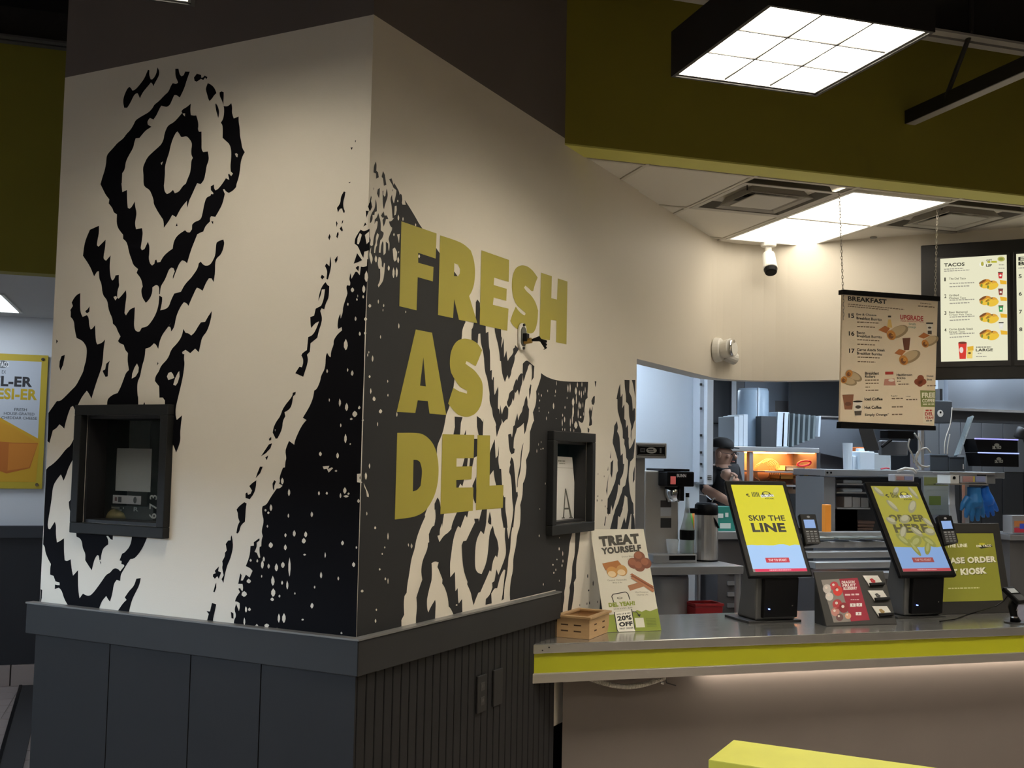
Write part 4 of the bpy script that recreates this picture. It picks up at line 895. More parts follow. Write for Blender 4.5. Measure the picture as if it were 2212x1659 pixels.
# ---------------- menu boards on the menu wall
rr = root('menu_board', FM(1.9, 2.243, .08), 'black framed lit menu board headed TACOS on the soffit wall', 'menu board')
FB = mat('menu_frame', (.010, .010, .011), .4)
MB().fbox(FM, (1.255, 2.243, .0), (3.1, 3.093, .075)).build('frame', FB, rr, bevel=.006)
for k, (s0, s1) in enumerate(((1.345, 1.768), (1.785, 2.205), (2.225, 2.645))):
    MB().fbox(FM, (s0, 2.318, .075), (s1, 3.012, .083)).build('panel_surround', mat('menu_panel_black', (.02, .02, .022), .3), rr, bevel=.003)
def lit_panel(s0, s1, z0, z1, quad):
    o = FM(s0, z1, .0835); Fq = frame(o, V((S2, -S2, 0)), UP); return Print(Fq, s1-s0, z1-z0, quad, emit=.92)
P = lit_panel(1.371, 1.750, 2.352, 2.999, [(957, 242), (1500, 210), (1497, 1060), (962, 1065)])
BG, INK, GRY = '#eeebcb', '#2c2b26', '#9c988a'
P.poly('lit_face', BG, [(957, 242), (1500, 210), (1497, 1060), (962, 1065)], -1)
P.text('heading', INK, 'TACOS', 988, 280, 1155, 308, .03, slant=-8)
P.scrib('small_print', GRY, 988, 324, 1145, 331, slant=-8); P.scrib('small_print', GRY, 988, 340, 1195, 347, slant=-10)
P.text('badge_lettering', INK, 'GET', 1332, 250, 1380, 266, .02, slant=-4); P.scrib('badge_lettering', '#b9b423', 1342, 264, 1420, 278, slant=-5); P.text('badge_lettering', INK, 'UP', 1330, 288, 1378, 312, .03, slant=-3)
P.new(); P.ell('food_picture', '#f6f5e4', 1300, 290, 26, 20); P.ell('food_picture', '#b7b04a', 1300, 285, 12, 18, 1); P.new(); P.ell('food_picture', '#b9b45a', 1455, 246, 30, 20); P.ell('food_picture', '#8d9440', 1455, 246, 18, 10, 1)
P.scrib('small_print', GRY, 1435, 290, 1480, 297); P.scrib('small_print', GRY, 1432, 318, 1484, 325)
rows = [(395, '1', ['The Del Taco'], '#d2343a'), (530, '2', ['Grilled', 'Chicken Taco'], '#8d3a34'), (665, '3', ['Beer Battered', 'Crispy Fish Taco'], '#2f9950'), (800, '4', ['Carne Asada Steak', 'Street Taco'], '#e9e7dc')]
for y, nn, ls, cup in rows:
    P.text('item_number', INK, nn, 990, y, 1006 if nn != '1' else 1001, y+30, .02)
    for i, l in enumerate(ls): P.text('item_lettering', '#4b473d', l, 1027, y+2+i*22, 1027+len(l)*11.4, y+18+i*22, .01, slant=-3)
    for i in range(2): P.scrib('small_print', GRY, 1032, y+44+i*26, 1232-40*i, y+52+i*26, slant=-6)
    P.new()
    for dx, dy, c in ((0, 10, '#d8902a'), (52, 22, '#e2a63c')):
        P.ell('food_picture', c, 1322+dx, y+40+dy, 50, 34, 1, rot=-.35); P.ell('food_picture', '#7b4a22', 1300+dx, y+24+dy, 34, 9, 2, rot=-.5); P.ell('food_picture', '#f0c43a', 1335+dx, y+52+dy, 46, 24, 2, rot=-.4); P.ell('food_picture', '#7f8f30', 1292+dx, y+56+dy, 8, 14, 3)
    P.poly('food_picture', '#edb62c', [(1440, y+22), (1496, y+30), (1496, y+58), (1446, y+56)], 1)
    P.poly('cup_picture', cup, [(1427, y-40), (1467, y-42), (1460, y+10), (1433, y+10)], 2); P.rect('cup_picture', '#5b3a30' if nn != '4' else '#3b3833', 1427, y-43, 1467, y-34, 3)
    P.ell('cup_picture', '#f3efe0', 1447, y-14, 9, 8, 3)
P.new(); P.poly('cup_picture', '#d93026', [(1100, 920), (1168, 916), (1160, 1046), (1110, 1046)], 1); P.ell('cup_picture', '#6d2a22', 1134, 918, 34, 9, 2); P.ell('cup_picture', '#f0dcd4', 1125, 975, 16, 24, 2)
P.new(); P.poly('food_picture', '#e5b32f', [(1172, 950), (1222, 944), (1222, 980), (1176, 985)], 1); P.poly('food_picture', '#efd06a', [(1168, 980), (1216, 976), (1212, 1042), (1168, 1042)], 1); P.ell('food_picture', '#5a4a22', 1190, 1000, 12, 8, 2)
P.scrib('small_print', INK, 1242, 950, 1365, 957); P.text('heading', INK, 'LARGE', 1240, 965, 1378, 988, .03); P.scrib('small_print', GRY, 1255, 1000, 1290, 1007); P.scrib('small_print', GRY, 1242, 1024, 1325, 1031)
P.build(rr)
P = lit_panel(1.803, 2.185, 2.352, 2.999, None); P.rect('lit_face', BG, 0, 0, 1, 1, -1)
P.text('heading', INK, 'E', .03, .03, .12, .065, .03); P.text('heading', INK, 'B', .03, .075, .12, .11, .03); P.scrib('small_print', GRY, .03, .13, .5, .14)
for k, y in enumerate((.195, .36, .53, .695)): P.text('item_number', INK, str(5+k), .03, y, .075, y+.036, .02); P.scrib('small_print', GRY, .12, y, .6, y+.012); P.new(); P.ell('food_picture', '#d8a23c', .75, y+.03, .13, .05, 1)
P.build(rr)
# ---------------- hanging breakfast board
TLp, TRp = onz(1813, 415, 3.172), onz(2025, 450, 3.172)
d_ = (V((TRp.x, TRp.y, 0))-V((TLp.x, TLp.y, 0))).normalized()
nb = V((-d_.y, d_.x, 0))
pl_o = V((TLp.x, TLp.y, 0))
def onB(x, y): return onp(x, y, pl_o, nb)
q = [onB(1820.5, 632), onB(2026, 648), onB(2018, 921), onB(1814.5, 914)]
rr = root('hanging_menu', (q[2]+q[3])/2, 'hanging cream breakfast menu board on two chains', 'menu board')
slab(q, .012, 'board', mat('menu_cream', (.80, .67, .50), .6), rr)
for (pa, pb, nm) in (((1819, 628, 2028, 652), 0, 'top_rail'), ((1814, 911, 2019, 928), 1, 'bottom_rail')):
    if pb == 0: Q = [onB(1818, 626), onB(2027, 641), onB(2027, 651), onB(1818, 636)]
    else: Q = [onB(1814.5, 911), onB(2018, 920), onB(2018, 930), onB(1813.5, 925)]
    nn_ = -nb*.012; Q = [v-nb*.012 for v in Q]; slab(Q, .036, nm, BLKPL, rr)
def chain(a, b, parent):
    L = (b-a).length; n = int(L/.017); mb = MB(); ax = (b-a).normalized(); e = ax.orthogonal().normalized(); g = ax.cross(e)
    for i in range(n):
        c = a+(b-a)*((i+.5)/n); w = e if i % 2 else g; pts = []
        for k in range(9): t = 2*math.pi*k/8; pts.append(c + ax*math.cos(t)*.0115 + w*math.sin(t)*.0045)
        mb.tube(pts, .0016, 5)
    o = mb.build('chain', mat('chain_steel', (.40, .37, .32), .35, .8), parent); o['kind'] = 'stuff'; return o
chain(onB(1813, 415), onB(1821, 630), rr); chain(onB(2025, 452), onB(2020, 642), rr); chain(onB(1821.5, 632), onB(1822, 690), rr)
F_, w_, h_ = bframe([v-nb*.0 for v in q])
P = Print(F_, w_, h_, [(165, 515), (920, 565), (893, 1590), (130, 1565)])
INK, BR_, RED = '#241d16', '#7d6a52', '#b5372d'
P.text('heading', INK, 'BREAKFAST', 203, 542, 506, 580, .035, slant=24)
P.scrib('small_print', BR_, 202, 604, 645, 611, slant=40); P.scrib('small_print', BR_, 202, 621, 520, 628, slant=28)
P.scrib('small_print', BR_, 775, 590, 865, 596, slant=8); P.scrib('x', BR_, 757, 612, 890, 622, slant=10)
for y, nn, a, b in ((682, '15', 'Egg & Cheese', 'Breakfast Burrito'), (825, '16', 'Bacon', 'Breakfast Burrito'), (965, '17', 'Carne Asada Steak', 'Breakfast Burrito')):
    P.text('item_number', INK, nn, 206, y, 250, y+36, .03, slant=2)
    P.text('item_lettering', INK, a, 268, y-2, 268+len(a)*13, y+20, .02, slant=6); P.text('item_lettering', INK, b, 268, y+26, 465, y+48, .02, slant=12)
    P.scrib('small_print', BR_, 272, y+66, 445, y+74, slant=8); P.scrib('small_print', BR_, 272, y+102, 410, y+110, slant=6)
P.text('upgrade_lettering', RED, 'UPGRADE', 612, 688, 798, 728, .03, slant=12); P.text('upgrade_lettering', RED, 'YOUR BREAKFAST MEAL', 614, 734, 802, 746, .0, slant=6); P.text('brand_lettering', '#5d7f6d', 'Simply', 680, 755, 738, 778, .01); P.text('brand_lettering', '#5d7f6d', 'Orange', 675, 780, 738, 804, .01)
def burrito(x, y, s=1.0, r=-.45):
    P.new()
    P.ell('food_picture', '#9c8767', x, y, 88*s, 46*s, 0, rot=r); P.ell('food_picture', '#c2aa84', x-8*s, y-6*s, 74*s, 36*s, 1, rot=r)
    ex, ey = x-62*s*math.cos(r), y-62*s*math.sin(r); P.ell('food_picture', '#c4843a', ex, ey, 34*s, 42*s, 2, rot=r); P.ell('food_picture', '#7a4a24', ex-4*s, ey+6*s, 20*s, 24*s, 3, rot=r); P.ell('food_picture', '#e0a04a', ex+6*s, ey-4*s, 12*s, 14*s, 3)
burrito(595, 830); burrito(690, 1035); burrito(855, 905, .8)
P.new(); P.poly('food_picture', '#b06a34', [(437, 815), (490, 780), (530, 800), (500, 842)], 1); P.new(); P.poly('food_picture', '#b06a34', [(562, 1005), (600, 970), (655, 985), (620, 1025)], 1); P.new(); P.poly('food_picture', '#b06a34', [(755, 870), (800, 835), (850, 860), (800, 885)], 1)
P.new(); P.poly('cup_picture', '#e3c070', [(516, 730), (538, 730), (548, 795), (508, 795)], 1); P.rect('cup_picture', '#3c342a', 515, 698, 540, 712, 1)
P.new(); P.poly('cup_picture', '#e9e2d4', [(822, 760), (875, 758), (865, 850), (830, 850)], 1); P.rect('cup_picture', '#3a352e', 820, 752, 877, 764, 2); P.rect('cup_picture', '#4a4238', 832, 820, 864, 848, 2); P.ell('cup_picture', '#4a4238', 848, 795, 14, 8, 2)
P.new(); P.poly('cup_picture', '#6b3f2a', [(628, 882), (692, 878), (680, 978), (640, 980)], 1)
burrito(245, 1190, .75, .5); burrito(205, 1230, .7, .3)
P.text('item_lettering', INK, 'Breakfast', 328, 1155, 438, 1178, .02); P.text('item_lettering', INK, 'Rollers', 328, 1182, 408, 1204, .02); P.scrib('small_print', BR_, 328, 1218, 436, 1226); P.scrib('small_print', BR_, 332, 1244, 434, 1252); P.scrib('small_print', BR_, 330, 1275, 370, 1282); P.scrib('small_print', BR_, 332, 1300, 432, 1308)
P.new(); P.rect('cup_picture', RED, 487, 1155, 552, 1178, 1); P.poly('cup_picture', '#c58a78', [(482, 1215), (560, 1210), (570, 1268), (474, 1266)], 1); P.ell('cup_picture', '#e9dccb', 535, 1225, 24, 12, 2)
P.text('item_lettering', INK, 'Hashbrown', 578, 1172, 702, 1192, .02); P.text('item_lettering', INK, 'Sticks', 578, 1198, 648, 1216, .02); P.scrib('small_print', BR_, 580, 1230, 612, 1238); P.scrib('small_print', BR_, 590, 1254, 678, 1262)
P.new()
for x, y in ((770, 1210), (745, 1240), (790, 1240), (765, 1255)): P.ell('food_picture', '#8d4a30', x, y, 27, 26, 1)
P.text('item_lettering', INK, 'Donut', 820, 1185, 875, 1202, .02); P.text('item_lettering', INK, 'Bites', 820, 1214, 862, 1230, .02); P.scrib('small_print', BR_, 822, 1270, 894, 1278)
for y, t, w in ((1362, 'Iced Coffee', 142), (1430, 'Hot Coffee', 132), (1492, 'Simply Orange*', 192)):
    P.text('item_lettering', INK, t, 322, y, 322+w, y+25, .025, slant=2); P.scrib('small_print', BR_, 536, y+8, 625, y+18)
P.text('item_lettering', INK, 'Regular', 532, 1348, 584, 1360, .01); P.text('item_lettering', INK, 'Large', 650, 1354, 688, 1364, .01); P.scrib('small_print', BR_, 652, 1380, 740, 1390)
P.new(); P.poly('cup_picture', '#8b5a40', [(150, 1338), (238, 1336), (225, 1458), (166, 1456)], 1); P.ell('cup_picture', '#6a4330', 193, 1412, 26, 16, 2)
P.new(); P.poly('cup_picture', '#e9e2d4', [(230, 1398), (306, 1392), (292, 1508), (244, 1508)], 2); P.ell('cup_picture', '#2c2722', 268, 1394, 38, 8, 3); P.ell('cup_picture', '#4a4238', 270, 1438, 22, 14, 3); P.poly('cup_picture', '#4a4238', [(240, 1470), (298, 1468), (292, 1506), (246, 1506)], 3)
P.poly('coupon_panel', '#7f8748', [(765, 1310), (890, 1316), (884, 1450), (770, 1446)], 1); P.text('coupon_lettering', '#f0ecd8', 'FREE', 778, 1330, 886, 1372, .035, k=2); P.text('coupon_lettering', '#f0ecd8', 'COFFEE', 780, 1382, 882, 1412, .03, k=2); P.scrib('x', '#d9d6b8', 785, 1420, 878, 1432, k=2)
P.new(); P.poly('coupon_panel', '#e9dfc8', [(790, 1452), (882, 1456), (876, 1588), (784, 1580)], 2); P.scrib('x', RED, 806, 1472, 866, 1484, k=3); P.text('coupon_lettering', RED, 'DEL', 800, 1492, 868, 1520, .04, k=3); P.text('coupon_lettering', RED, 'YEAH!', 798, 1526, 870, 1552, .03, k=3); P.scrib('coupon_lettering', INK, 808, 1560, 858, 1568, k=3)
P.build(rr)
# ---------------- service counter
CY = 4.525; WX = lambda Y: Y-2.98038   # x of the mural wall at a given Y
rr = root('service_counter', (3.5, 4.7, 0), 'stainless service counter with lime green fascia', 'counter')
def wpoly(y0, y1, z0, z1, xr=8.6, inset=.004):
    return MB().hexa([(WX(y0)+inset, y0, z0), (xr, y0, z0), (xr, y1, z0), (WX(y1)+inset, y1, z0), (WX(y0)+inset, y0, z1), (xr, y0, z1), (xr, y1, z1), (WX(y1)+inset, y1, z1)])
wpoly(CY, 5.26, .858, .900).build('counter_top', STEELD, rr, bevel=.004)
wpoly(CY+.012, CY+.03, .774, .858).build('green_fascia', LIME, rr)
wpoly(CY-.002, CY+.05, .732, .774).build('lower_rail', STEEL, rr, bevel=.003)
wpoly(CY+.05, 4.70, .745, .765).build('underside', STEELK, rr)
wpoly(4.69, 4.78, 0.0, .858, inset=.05).build('front_panel', TAUPE, rr)
for x in (1.60, 1.63): MB().cyl((x, CY-.002, .872 if x < 1.61 else .884), (x, CY+.001, .872 if x < 1.61 else .884), .003, n=8).build('screw', BLKPL, rr)
o = MB().box((2.45, 4.655, .738), (8.5, 4.672, .7445)).build('led_strip', mat('led_warm', (1, 1, 1), .5, emit=(1.0, .86, .68), es=42.0)); tag(o, 'warm light strip hidden under the stainless counter rail', 'light strip')
a, b = onY(1275, 1466, 4.60), onY(1437, 1463, 4.60); pts = []
for k in range(25):
    t = k/24; p = a.lerp(b, t); p.z -= .055*math.sin(math.pi*t)**1.0 * .7; p.z += -.0; pts.append(p)
mb = MB(); mb.tube(pts, .0075, 8)
rr2 = root('flexible_conduit', pts[12], 'ribbed flexible conduit sagging under the counter rail', 'conduit')
mb.build('core', mat('conduit_grey', (.45, .43, .40), .4, .6), rr2)
for k in range(58):
    t = k/58; i = int(t*24); p = pts[i].lerp(pts[i+1], t*24-i); d = (pts[i+1]-pts[i]).normalized()
    MB().cyl(p-d*.0022, p+d*.0022, .0115, n=10).build('rib', mat('conduit_rib', (.62, .60, .55), .4, .5), rr2)
rr2 = root('conduit_bracket', b, 'thin dark bracket at the end of the flexible conduit', 'bracket')
p = onY(1440, 1475, 4.61); q2 = onY(1460, 1481, 4.61); MB().tube([b, p, q2], .003, 6).build('arm', BLKMT, rr2); MB().cyl(onY(1427, 1474, 4.62), onY(1433, 1476, 4.62), .007, n=10).build('clip', CHROME, rr2)
# ---------------- lime half wall in the foreground
c1 = V((1.405, 2.505, 0)); uu = V((S2, S2, 0)); vv = V((S2, -S2, 0))
rr = root('half_wall', c1, 'lime green half wall corner at the bottom edge of the picture', 'partition')
Fh = lambda x, y, z: c1 + vv*x - uu*y + UP*z
MB().add([Fh(0, 0, .03), Fh(1.6, 0, .03), Fh(1.6, .205, .03), Fh(0, .205, .03), Fh(0, 0, .96), Fh(1.6, 0, .96), Fh(1.6, .205, .96), Fh(0, .205, .96)], [(0, 3, 2, 1), (4, 5, 6, 7), (0, 1, 5, 4), (1, 2, 6, 5), (2, 3, 7, 6), (3, 0, 4, 7)]).build('body', mat('lime_side', (.33, .33, .02), .55), rr)
MB().hexa([Fh(-.004, -.004, .96), Fh(1.604, -.004, .96), Fh(1.604, .209, .96), Fh(-.004, .209, .96), Fh(-.004, -.004, 1.0), Fh(1.604, -.004, 1.0), Fh(1.604, .209, 1.0), Fh(-.004, .209, 1.0)]).build('cap', LIMET, rr, bevel=.003)
MB().add([Fh(.01, .01, 0), Fh(1.59, .01, 0), Fh(1.59, .195, 0), Fh(.01, .195, 0), Fh(.01, .01, .03), Fh(1.59, .01, .03), Fh(1.59, .195, .03), Fh(.01, .195, .03)], [(0, 3, 2, 1), (4, 5, 6, 7), (0, 1, 5, 4), (1, 2, 6, 5), (2, 3, 7, 6), (3, 0, 4, 7)]).build('foot', BLKMT, rr)
# ---------------- wooden crate
th_ = .741; pB = V((1.840, 4.583, .901)); ex = V((-math.cos(th_), math.sin(th_), 0)); ey = V((math.sin(th_), math.cos(th_), 0)); wA, wB = .156, .262
hC = .089
rr = root('wooden_crate', pB, 'small pale bamboo crate with slotted sides on the counter end', 'crate')
WOOD = mat('bamboo', (.50, .32, .16), .55, noise=.14, nscale=9, stretch=(1, 1, 9)); WD2 = mat('bamboo_rim', (.40, .25, .12), .5, noise=.12, nscale=9)
SLOT = mat('crate_slot', (.07, .035, .015), .8)
Fc = lambda x, y, z: pB + ex*x + ey*y + UP*z
def cbox(x0, y0, z0, x1, y1, z1):
    return MB().hexa([Fc(x0, y0, z0), Fc(x1, y0, z0), Fc(x1, y1, z0), Fc(x0, y1, z0), Fc(x0, y0, z1), Fc(x1, y0, z1), Fc(x1, y1, z1), Fc(x0, y1, z1)])
t = .008
for q in ((0, 0, wA, t), (0, wB-t, wA, wB), (0, t, t, wB-t), (wA-t, t, wA, wB-t)): cbox(q[0], q[1], 0, q[2], q[3], hC).build('side_board', WOOD, rr)
cbox(t, t, .002, wA-t, wB-t, .008).build('bottom_board', WOOD, rr)
e = .010
for q in ((-e, -e, wA+e, .018), (-e, wB-.018, wA+e, wB+e), (-e, .018, .018, wB-.018), (wA-.018, .018, wA+e, wB-.018)): cbox(q[0], q[1], hC, q[2], q[3], hC+.010).build('rim_board', WD2, rr, bevel=.002)
for z in (.028, .055):
    for f in (.25, .65):
        cbox(wA*f, -.0006, z, wA*f+.035, .001, z+.006).build('slot', SLOT, rr); cbox(-.0006, wB*f, z, .001, wB*f+.03, z+.006).build('slot', SLOT, rr)
# ---------------- treat yourself sign
BL = onz(1309, 1366, .901); BR = onz(1426, 1361.5, .901); BR.y = BL.y
TL = onX(1275, 1143, BL.x); TR = V((onY(1390, 1140, TL.y).x, TL.y, TL.z))
BR.x = BL.x + (TR.x-TL.x)
q = [TL, TR, BR, BL]
rr = root('easel_sign', BL, 'white TREAT YOURSELF dessert sign leaning on the counter', 'sign')
slab(q, .003, 'card', mat('sign_card', (.66, .63, .54), .5), rr)
m_ = (TL+TR)/2; MB().hexa([m_+V((-.04, .004, -.05)), m_+V((.04, .004, -.05)), m_+V((.04, .006, -.05)), m_+V((-.04, .006, -.05)), m_+V((-.04, .07, -(TL.z-.902))), m_+V((.04, .07, -(TL.z-.902))), m_+V((.04, .072, -(TL.z-.902))), m_+V((-.04, .072, -(TL.z-.902)))]).build('easel_leg', PAPER, rr)
F_, w_, h_ = bframe(q); P = Print(F_, w_, h_)
DK, GRN = '#3a372f', '#84922e'
P.text('heading', DK, 'TREAT', .13, .075, .885, .178, .07, slant=-.03); P.text('heading', DK, 'YOURSELF', .14, .19, .89, .257, .06, slant=-.032)
P.text('caption', '#6f6a5d', 'Donut Bites', .50, .272, .72, .287, .0, slant=-.005); P.text('caption', '#6f6a5d', '4 Pc', .60, .298, .66, .310, .0)
P.new()
for x, y in ((.83, .28), (.70, .345), (.93, .345), (.80, .375)): P.ell('dessert_picture', '#7c4630', x, y, .105, .055, 1); P.ell('dessert_picture', '#95583c', x-.02, y-.012, .07, .035, 2)
P.new(); P.poly('dessert_picture', '#a5672c', [(.12, .345), (.42, .315), (.47, .36), (.30, .42), (.16, .41)], 1)
for x, y, c in ((.28, .43, '#bf8a45'), (.46, .415, '#b98a4c')): P.ell('dessert_picture', c, x, y, .10, .055, 2); P.ell('dessert_picture', '#dcc39a', x-.015, y+.02, .075, .03, 3)
P.text('caption', '#6f6a5d', 'Caramel Cheesecake', .17, .502, .52, .517, .0, slant=-.005); P.text('caption', '#6f6a5d', 'Bites 2 Pc', .26, .526, .43, .540, .0)
P.new()
for k in range(3): P.poly('dessert_picture', ('#9a5f3c', '#7d4629', '#a86d48')[k], [(.60, .455+.018*k), (.64, .445+.018*k), (1.0, .575+.018*k), (.97, .600+.018*k)], 1+k)
P.poly('dessert_picture', '#a5714f', [(.52, .565), (.80, .525), (.82, .575), (.55, .615)], 1); P.text('caption', '#6f6a5d', 'Mini Cinnamon', .64, .622, .88, .636, .0); P.text('caption', '#6f6a5d', 'Churros 2 Pc', .66, .648, .87, .662, .0)
# phone outline, logo and rewards text
P.poly('torn_band', GRN, [(0, .83), (.08, .835), (.12, .84), (.5, .81), (.56, .82), (.62, .80), (.70, .818), (.78, .80), (.85, .815), (1, .79), (1, 1), (0, 1)], 1)
def ring_path(pts, wd, col, k):
    for (x0, y0), (x1, y1) in zip(pts[:-1], pts[1:]):
        dx, dy = x1-x0, y1-y0; L = math.hypot(dx, dy*2); nx, ny = -dy*2/L*wd, dx/L*wd*.5; P.poly('phone_outline', col, [(x0+nx, y0+ny), (x1+nx, y1+ny), (x1-nx, y1-ny), (x0-nx, y0-ny)], k)
ring_path([(.22, .72), (.20, .665), (.23, .645), (.46, .625), (.50, .64), (.52, .70)], .008, '#26241f', 2)
P.ell('phone_outline', '#4a463c', .34, .682, .05, .010, 2); P.ell('phone_outline', '#d8d2c2', .34, .682, .035, .006, 3)
P.text('app_lettering', GRN, 'DEL YEAH!', .12, .725, .60, .768, .06, k=2, slant=-.014); P.text('app_lettering', DK, 'REWARDS APP', .20, .780, .54, .794, .0, k=2, slant=-.010, sp=1.3)
P.poly('coupon', '#e9e6da', [(.20, .82), (.52, .80), (.52, 1.0), (.20, 1.0)], 3); ring_path([(.20, .815), (.20, .985), (.22, 1.0)], .008, '#26241f', 4); ring_path([(.52, .79), (.52, .985)], .008, '#26241f', 4)
P.text('coupon_lettering', '#141412', 'SIGN UP & GET', .235, .832, .49, .846, .02, k=4, slant=-.012); P.text('coupon_lettering', '#141412', '20%', .235, .855, .495, .900, .05, k=4, slant=-.010); P.text('coupon_lettering', '#141412', 'OFF', .25, .912, .495, .955, .06, k=4, slant=-.008); P.text('coupon_lettering', '#141412', 'FIRST ORDER', .25, .965, .50, .980, .02, k=4, slant=-.006)
ring_path([(.53, .815), (.60, .82), (.64, .85)], .006, '#26241f', 4); P.poly('phone_outline', '#26241f', [(.60, .845), (.67, .842), (.645, .868)], 4)
P.rect('code_patch', '#d9d7c6', .55, .875, .71, .965, 3)
for k in range(6): P.scrib('small_print', '#5f6b22', .75, .885+.014*k, .93, .890+.014*k, 3)
P.build(rr)
# ---------------- ordering kiosks
def torn(P, part, col, y, amp, y1, k, seed):
    r = random.Random(seed); pts = [(0, y)]
    n = 10
    for i in range(1, n): pts.append((i/n, y+r.uniform(-amp, amp)))
    P.poly(part, col, pts+[(1, y), (1, y1), (0, y1)], k)
def kiosk(pBL, pBR, pTL, Yb, label, glow, design):
    BL = onY(*pBL, Yb); BR = V((onY(*pBR, Yb).x, Yb, BL.z)); TL = onX(*pTL, BL.x); TR = TL + (BR-BL)
    q = [TL, TR, BR, BL]; xc = (BL.x+BR.x)/2
    rr = root('ordering_kiosk', (xc, Yb+.1, .9), label, 'kiosk', 'ordering kiosks on the counter')
    slab(q, .028, 'display_housing', BLKPL, rr, bevel=.008)
    F_, w_, h_ = bframe(q); up = (TL-BL).normalized(); n = (TR-TL).cross(TL-BL).normalized()
    P = Print(lambda x, y, z=0.0: F_(x+w_*.075, y-h_*.05, z), w_*.85, h_*.90, emit=glow); design(P); P.build(rr)
    # stand: tapered body, printer unit with slot, base plate
    x0, x1 = xc-.115, xc+.115; zt = BL.z+.05; y0 = Yb+.015
    mb = MB(); mb.hexa([(x0, y0+.045, .912), (x1, y0+.045, .912), (x1, y0+.23, .912), (x0, y0+.23, .912), (x0, y0+.03, zt), (x1, y0+.03, zt), (x1, y0+.15, zt+.05), (x0, y0+.15, zt+.05)])
    mb.build('stand_body', mat('kiosk_grey', (.075, .075, .078), .5), rr, bevel=.01)
    mb = MB(); mb.hexa([(x0+.03, y0+.02, .925), (x1-.004, y0+.02, .925), (x1-.004, y0+.06, .925), (x0+.03, y0+.06, .925), (x0+.03, y0+.0, zt-.02), (x1-.004, y0+.0, zt-.02), (x1-.004, y0+.06, zt-.02), (x0+.03, y0+.06, zt-.02)])
    mb.build('printer_unit', BLKPL, rr, bevel=.006)
    MB().box((xc-.05, y0-.004, zt-.045), (xc+.055, y0+.008, zt-.036)).build('receipt_slot', CHROME, rr)
    MB().box((xc-.06, y0+.004, .97), (xc-.055, y0+.016, .975)).build('status_light', mat('led_blue', (.2, .3, 1), .5, emit=(.2, .3, 1), es=4), rr)
    MB().box((xc+.07, y0+.006, .985), (xc+.077, y0+.018, .99)).build('key_lock', CHROME, rr)
    MB().box((x0-.045, y0+.035, .900), (x1+.03, y0+.28, .912)).build('base_plate', BLKMT, rr, bevel=.003)
    return rr, q, n, up
def logo(P, x0, x1, y0, y1, ink='#2b2a14'):
    w, h = x1-x0, y1-y0
    P.poly('logo', ink, [(x0, y0+h*.5), (x0+w*.06, y0+h*.35), (x0+w*.14, y0+h*.4), (x0+w*.05, y0+h*.55), (x0+w*.15, y0+h*.65), (x0+w*.1, y0+h*.75)], 2)
    for i in range(5): P.poly('logo', ink, [(x0+w*(.22+.055*i), y0+h*.2), (x0+w*(.25+.055*i), y0+h*.15), (x0+w*(.26+.055*i), y0+h*.72), (x0+w*(.23+.055*i), y0+h*.75)], 2)
    P.ell('logo', ink, x0+w*.74, y0+h*.42, w*.16, h*.36, 2); P.ell('logo', '#cfc63a', x0+w*.74, y0+h*.30, w*.10, h*.16, 3)
    P.poly('logo', '#f2f2ea', [(x0+w*.52, y0+h*.5), (x0+w*.98, y0+h*.42), (x0+w*1.0, y0+h*.68), (x0+w*.53, y0+h*.8)], 3)
    P.text('logo', '#2b2a55', 'DEL TACO', x0+w*.55, y0+h*.47, x0+w*.97, y0+h*.74, .03, k=4, slant=-h*.04); P.text('logo', ink, 'KIOSK', x0+w*.66, y0+h*.84, x0+w*.98, y0+h*1.0, .02, k=2)
def des1(P):
    P.rect('screen', '#d9d116', 0, 0, 1, 1, 0); logo(P, .23, .77, .07, .17)
    P.text('heading', '#1d1c10', 'SKIP THE', .17, .36, .86, .425, .025); P.text('heading', '#1d1c10', 'LINE', .18, .45, .82, .555, .045)
    torn(P, 'sky_band', '#a6cbf6', .705, .012, 1, 1, 3)
    P.rect('button', '#c5243b', .28, .845, .72, .90, 2); P.text('button_lettering', '#f5d9dc', 'TAP TO START', .33, .86, .67, .885, .03, k=3)
    P.rect('foot_bar', '#e01552', 0, .967, 1, 1, 2); P.rect('foot_bar', '#8a7f80', 0, .967, .035, 1, 3); P.scrib('foot_print', '#f7b9c8', .3, .978, .7, .988, 3)
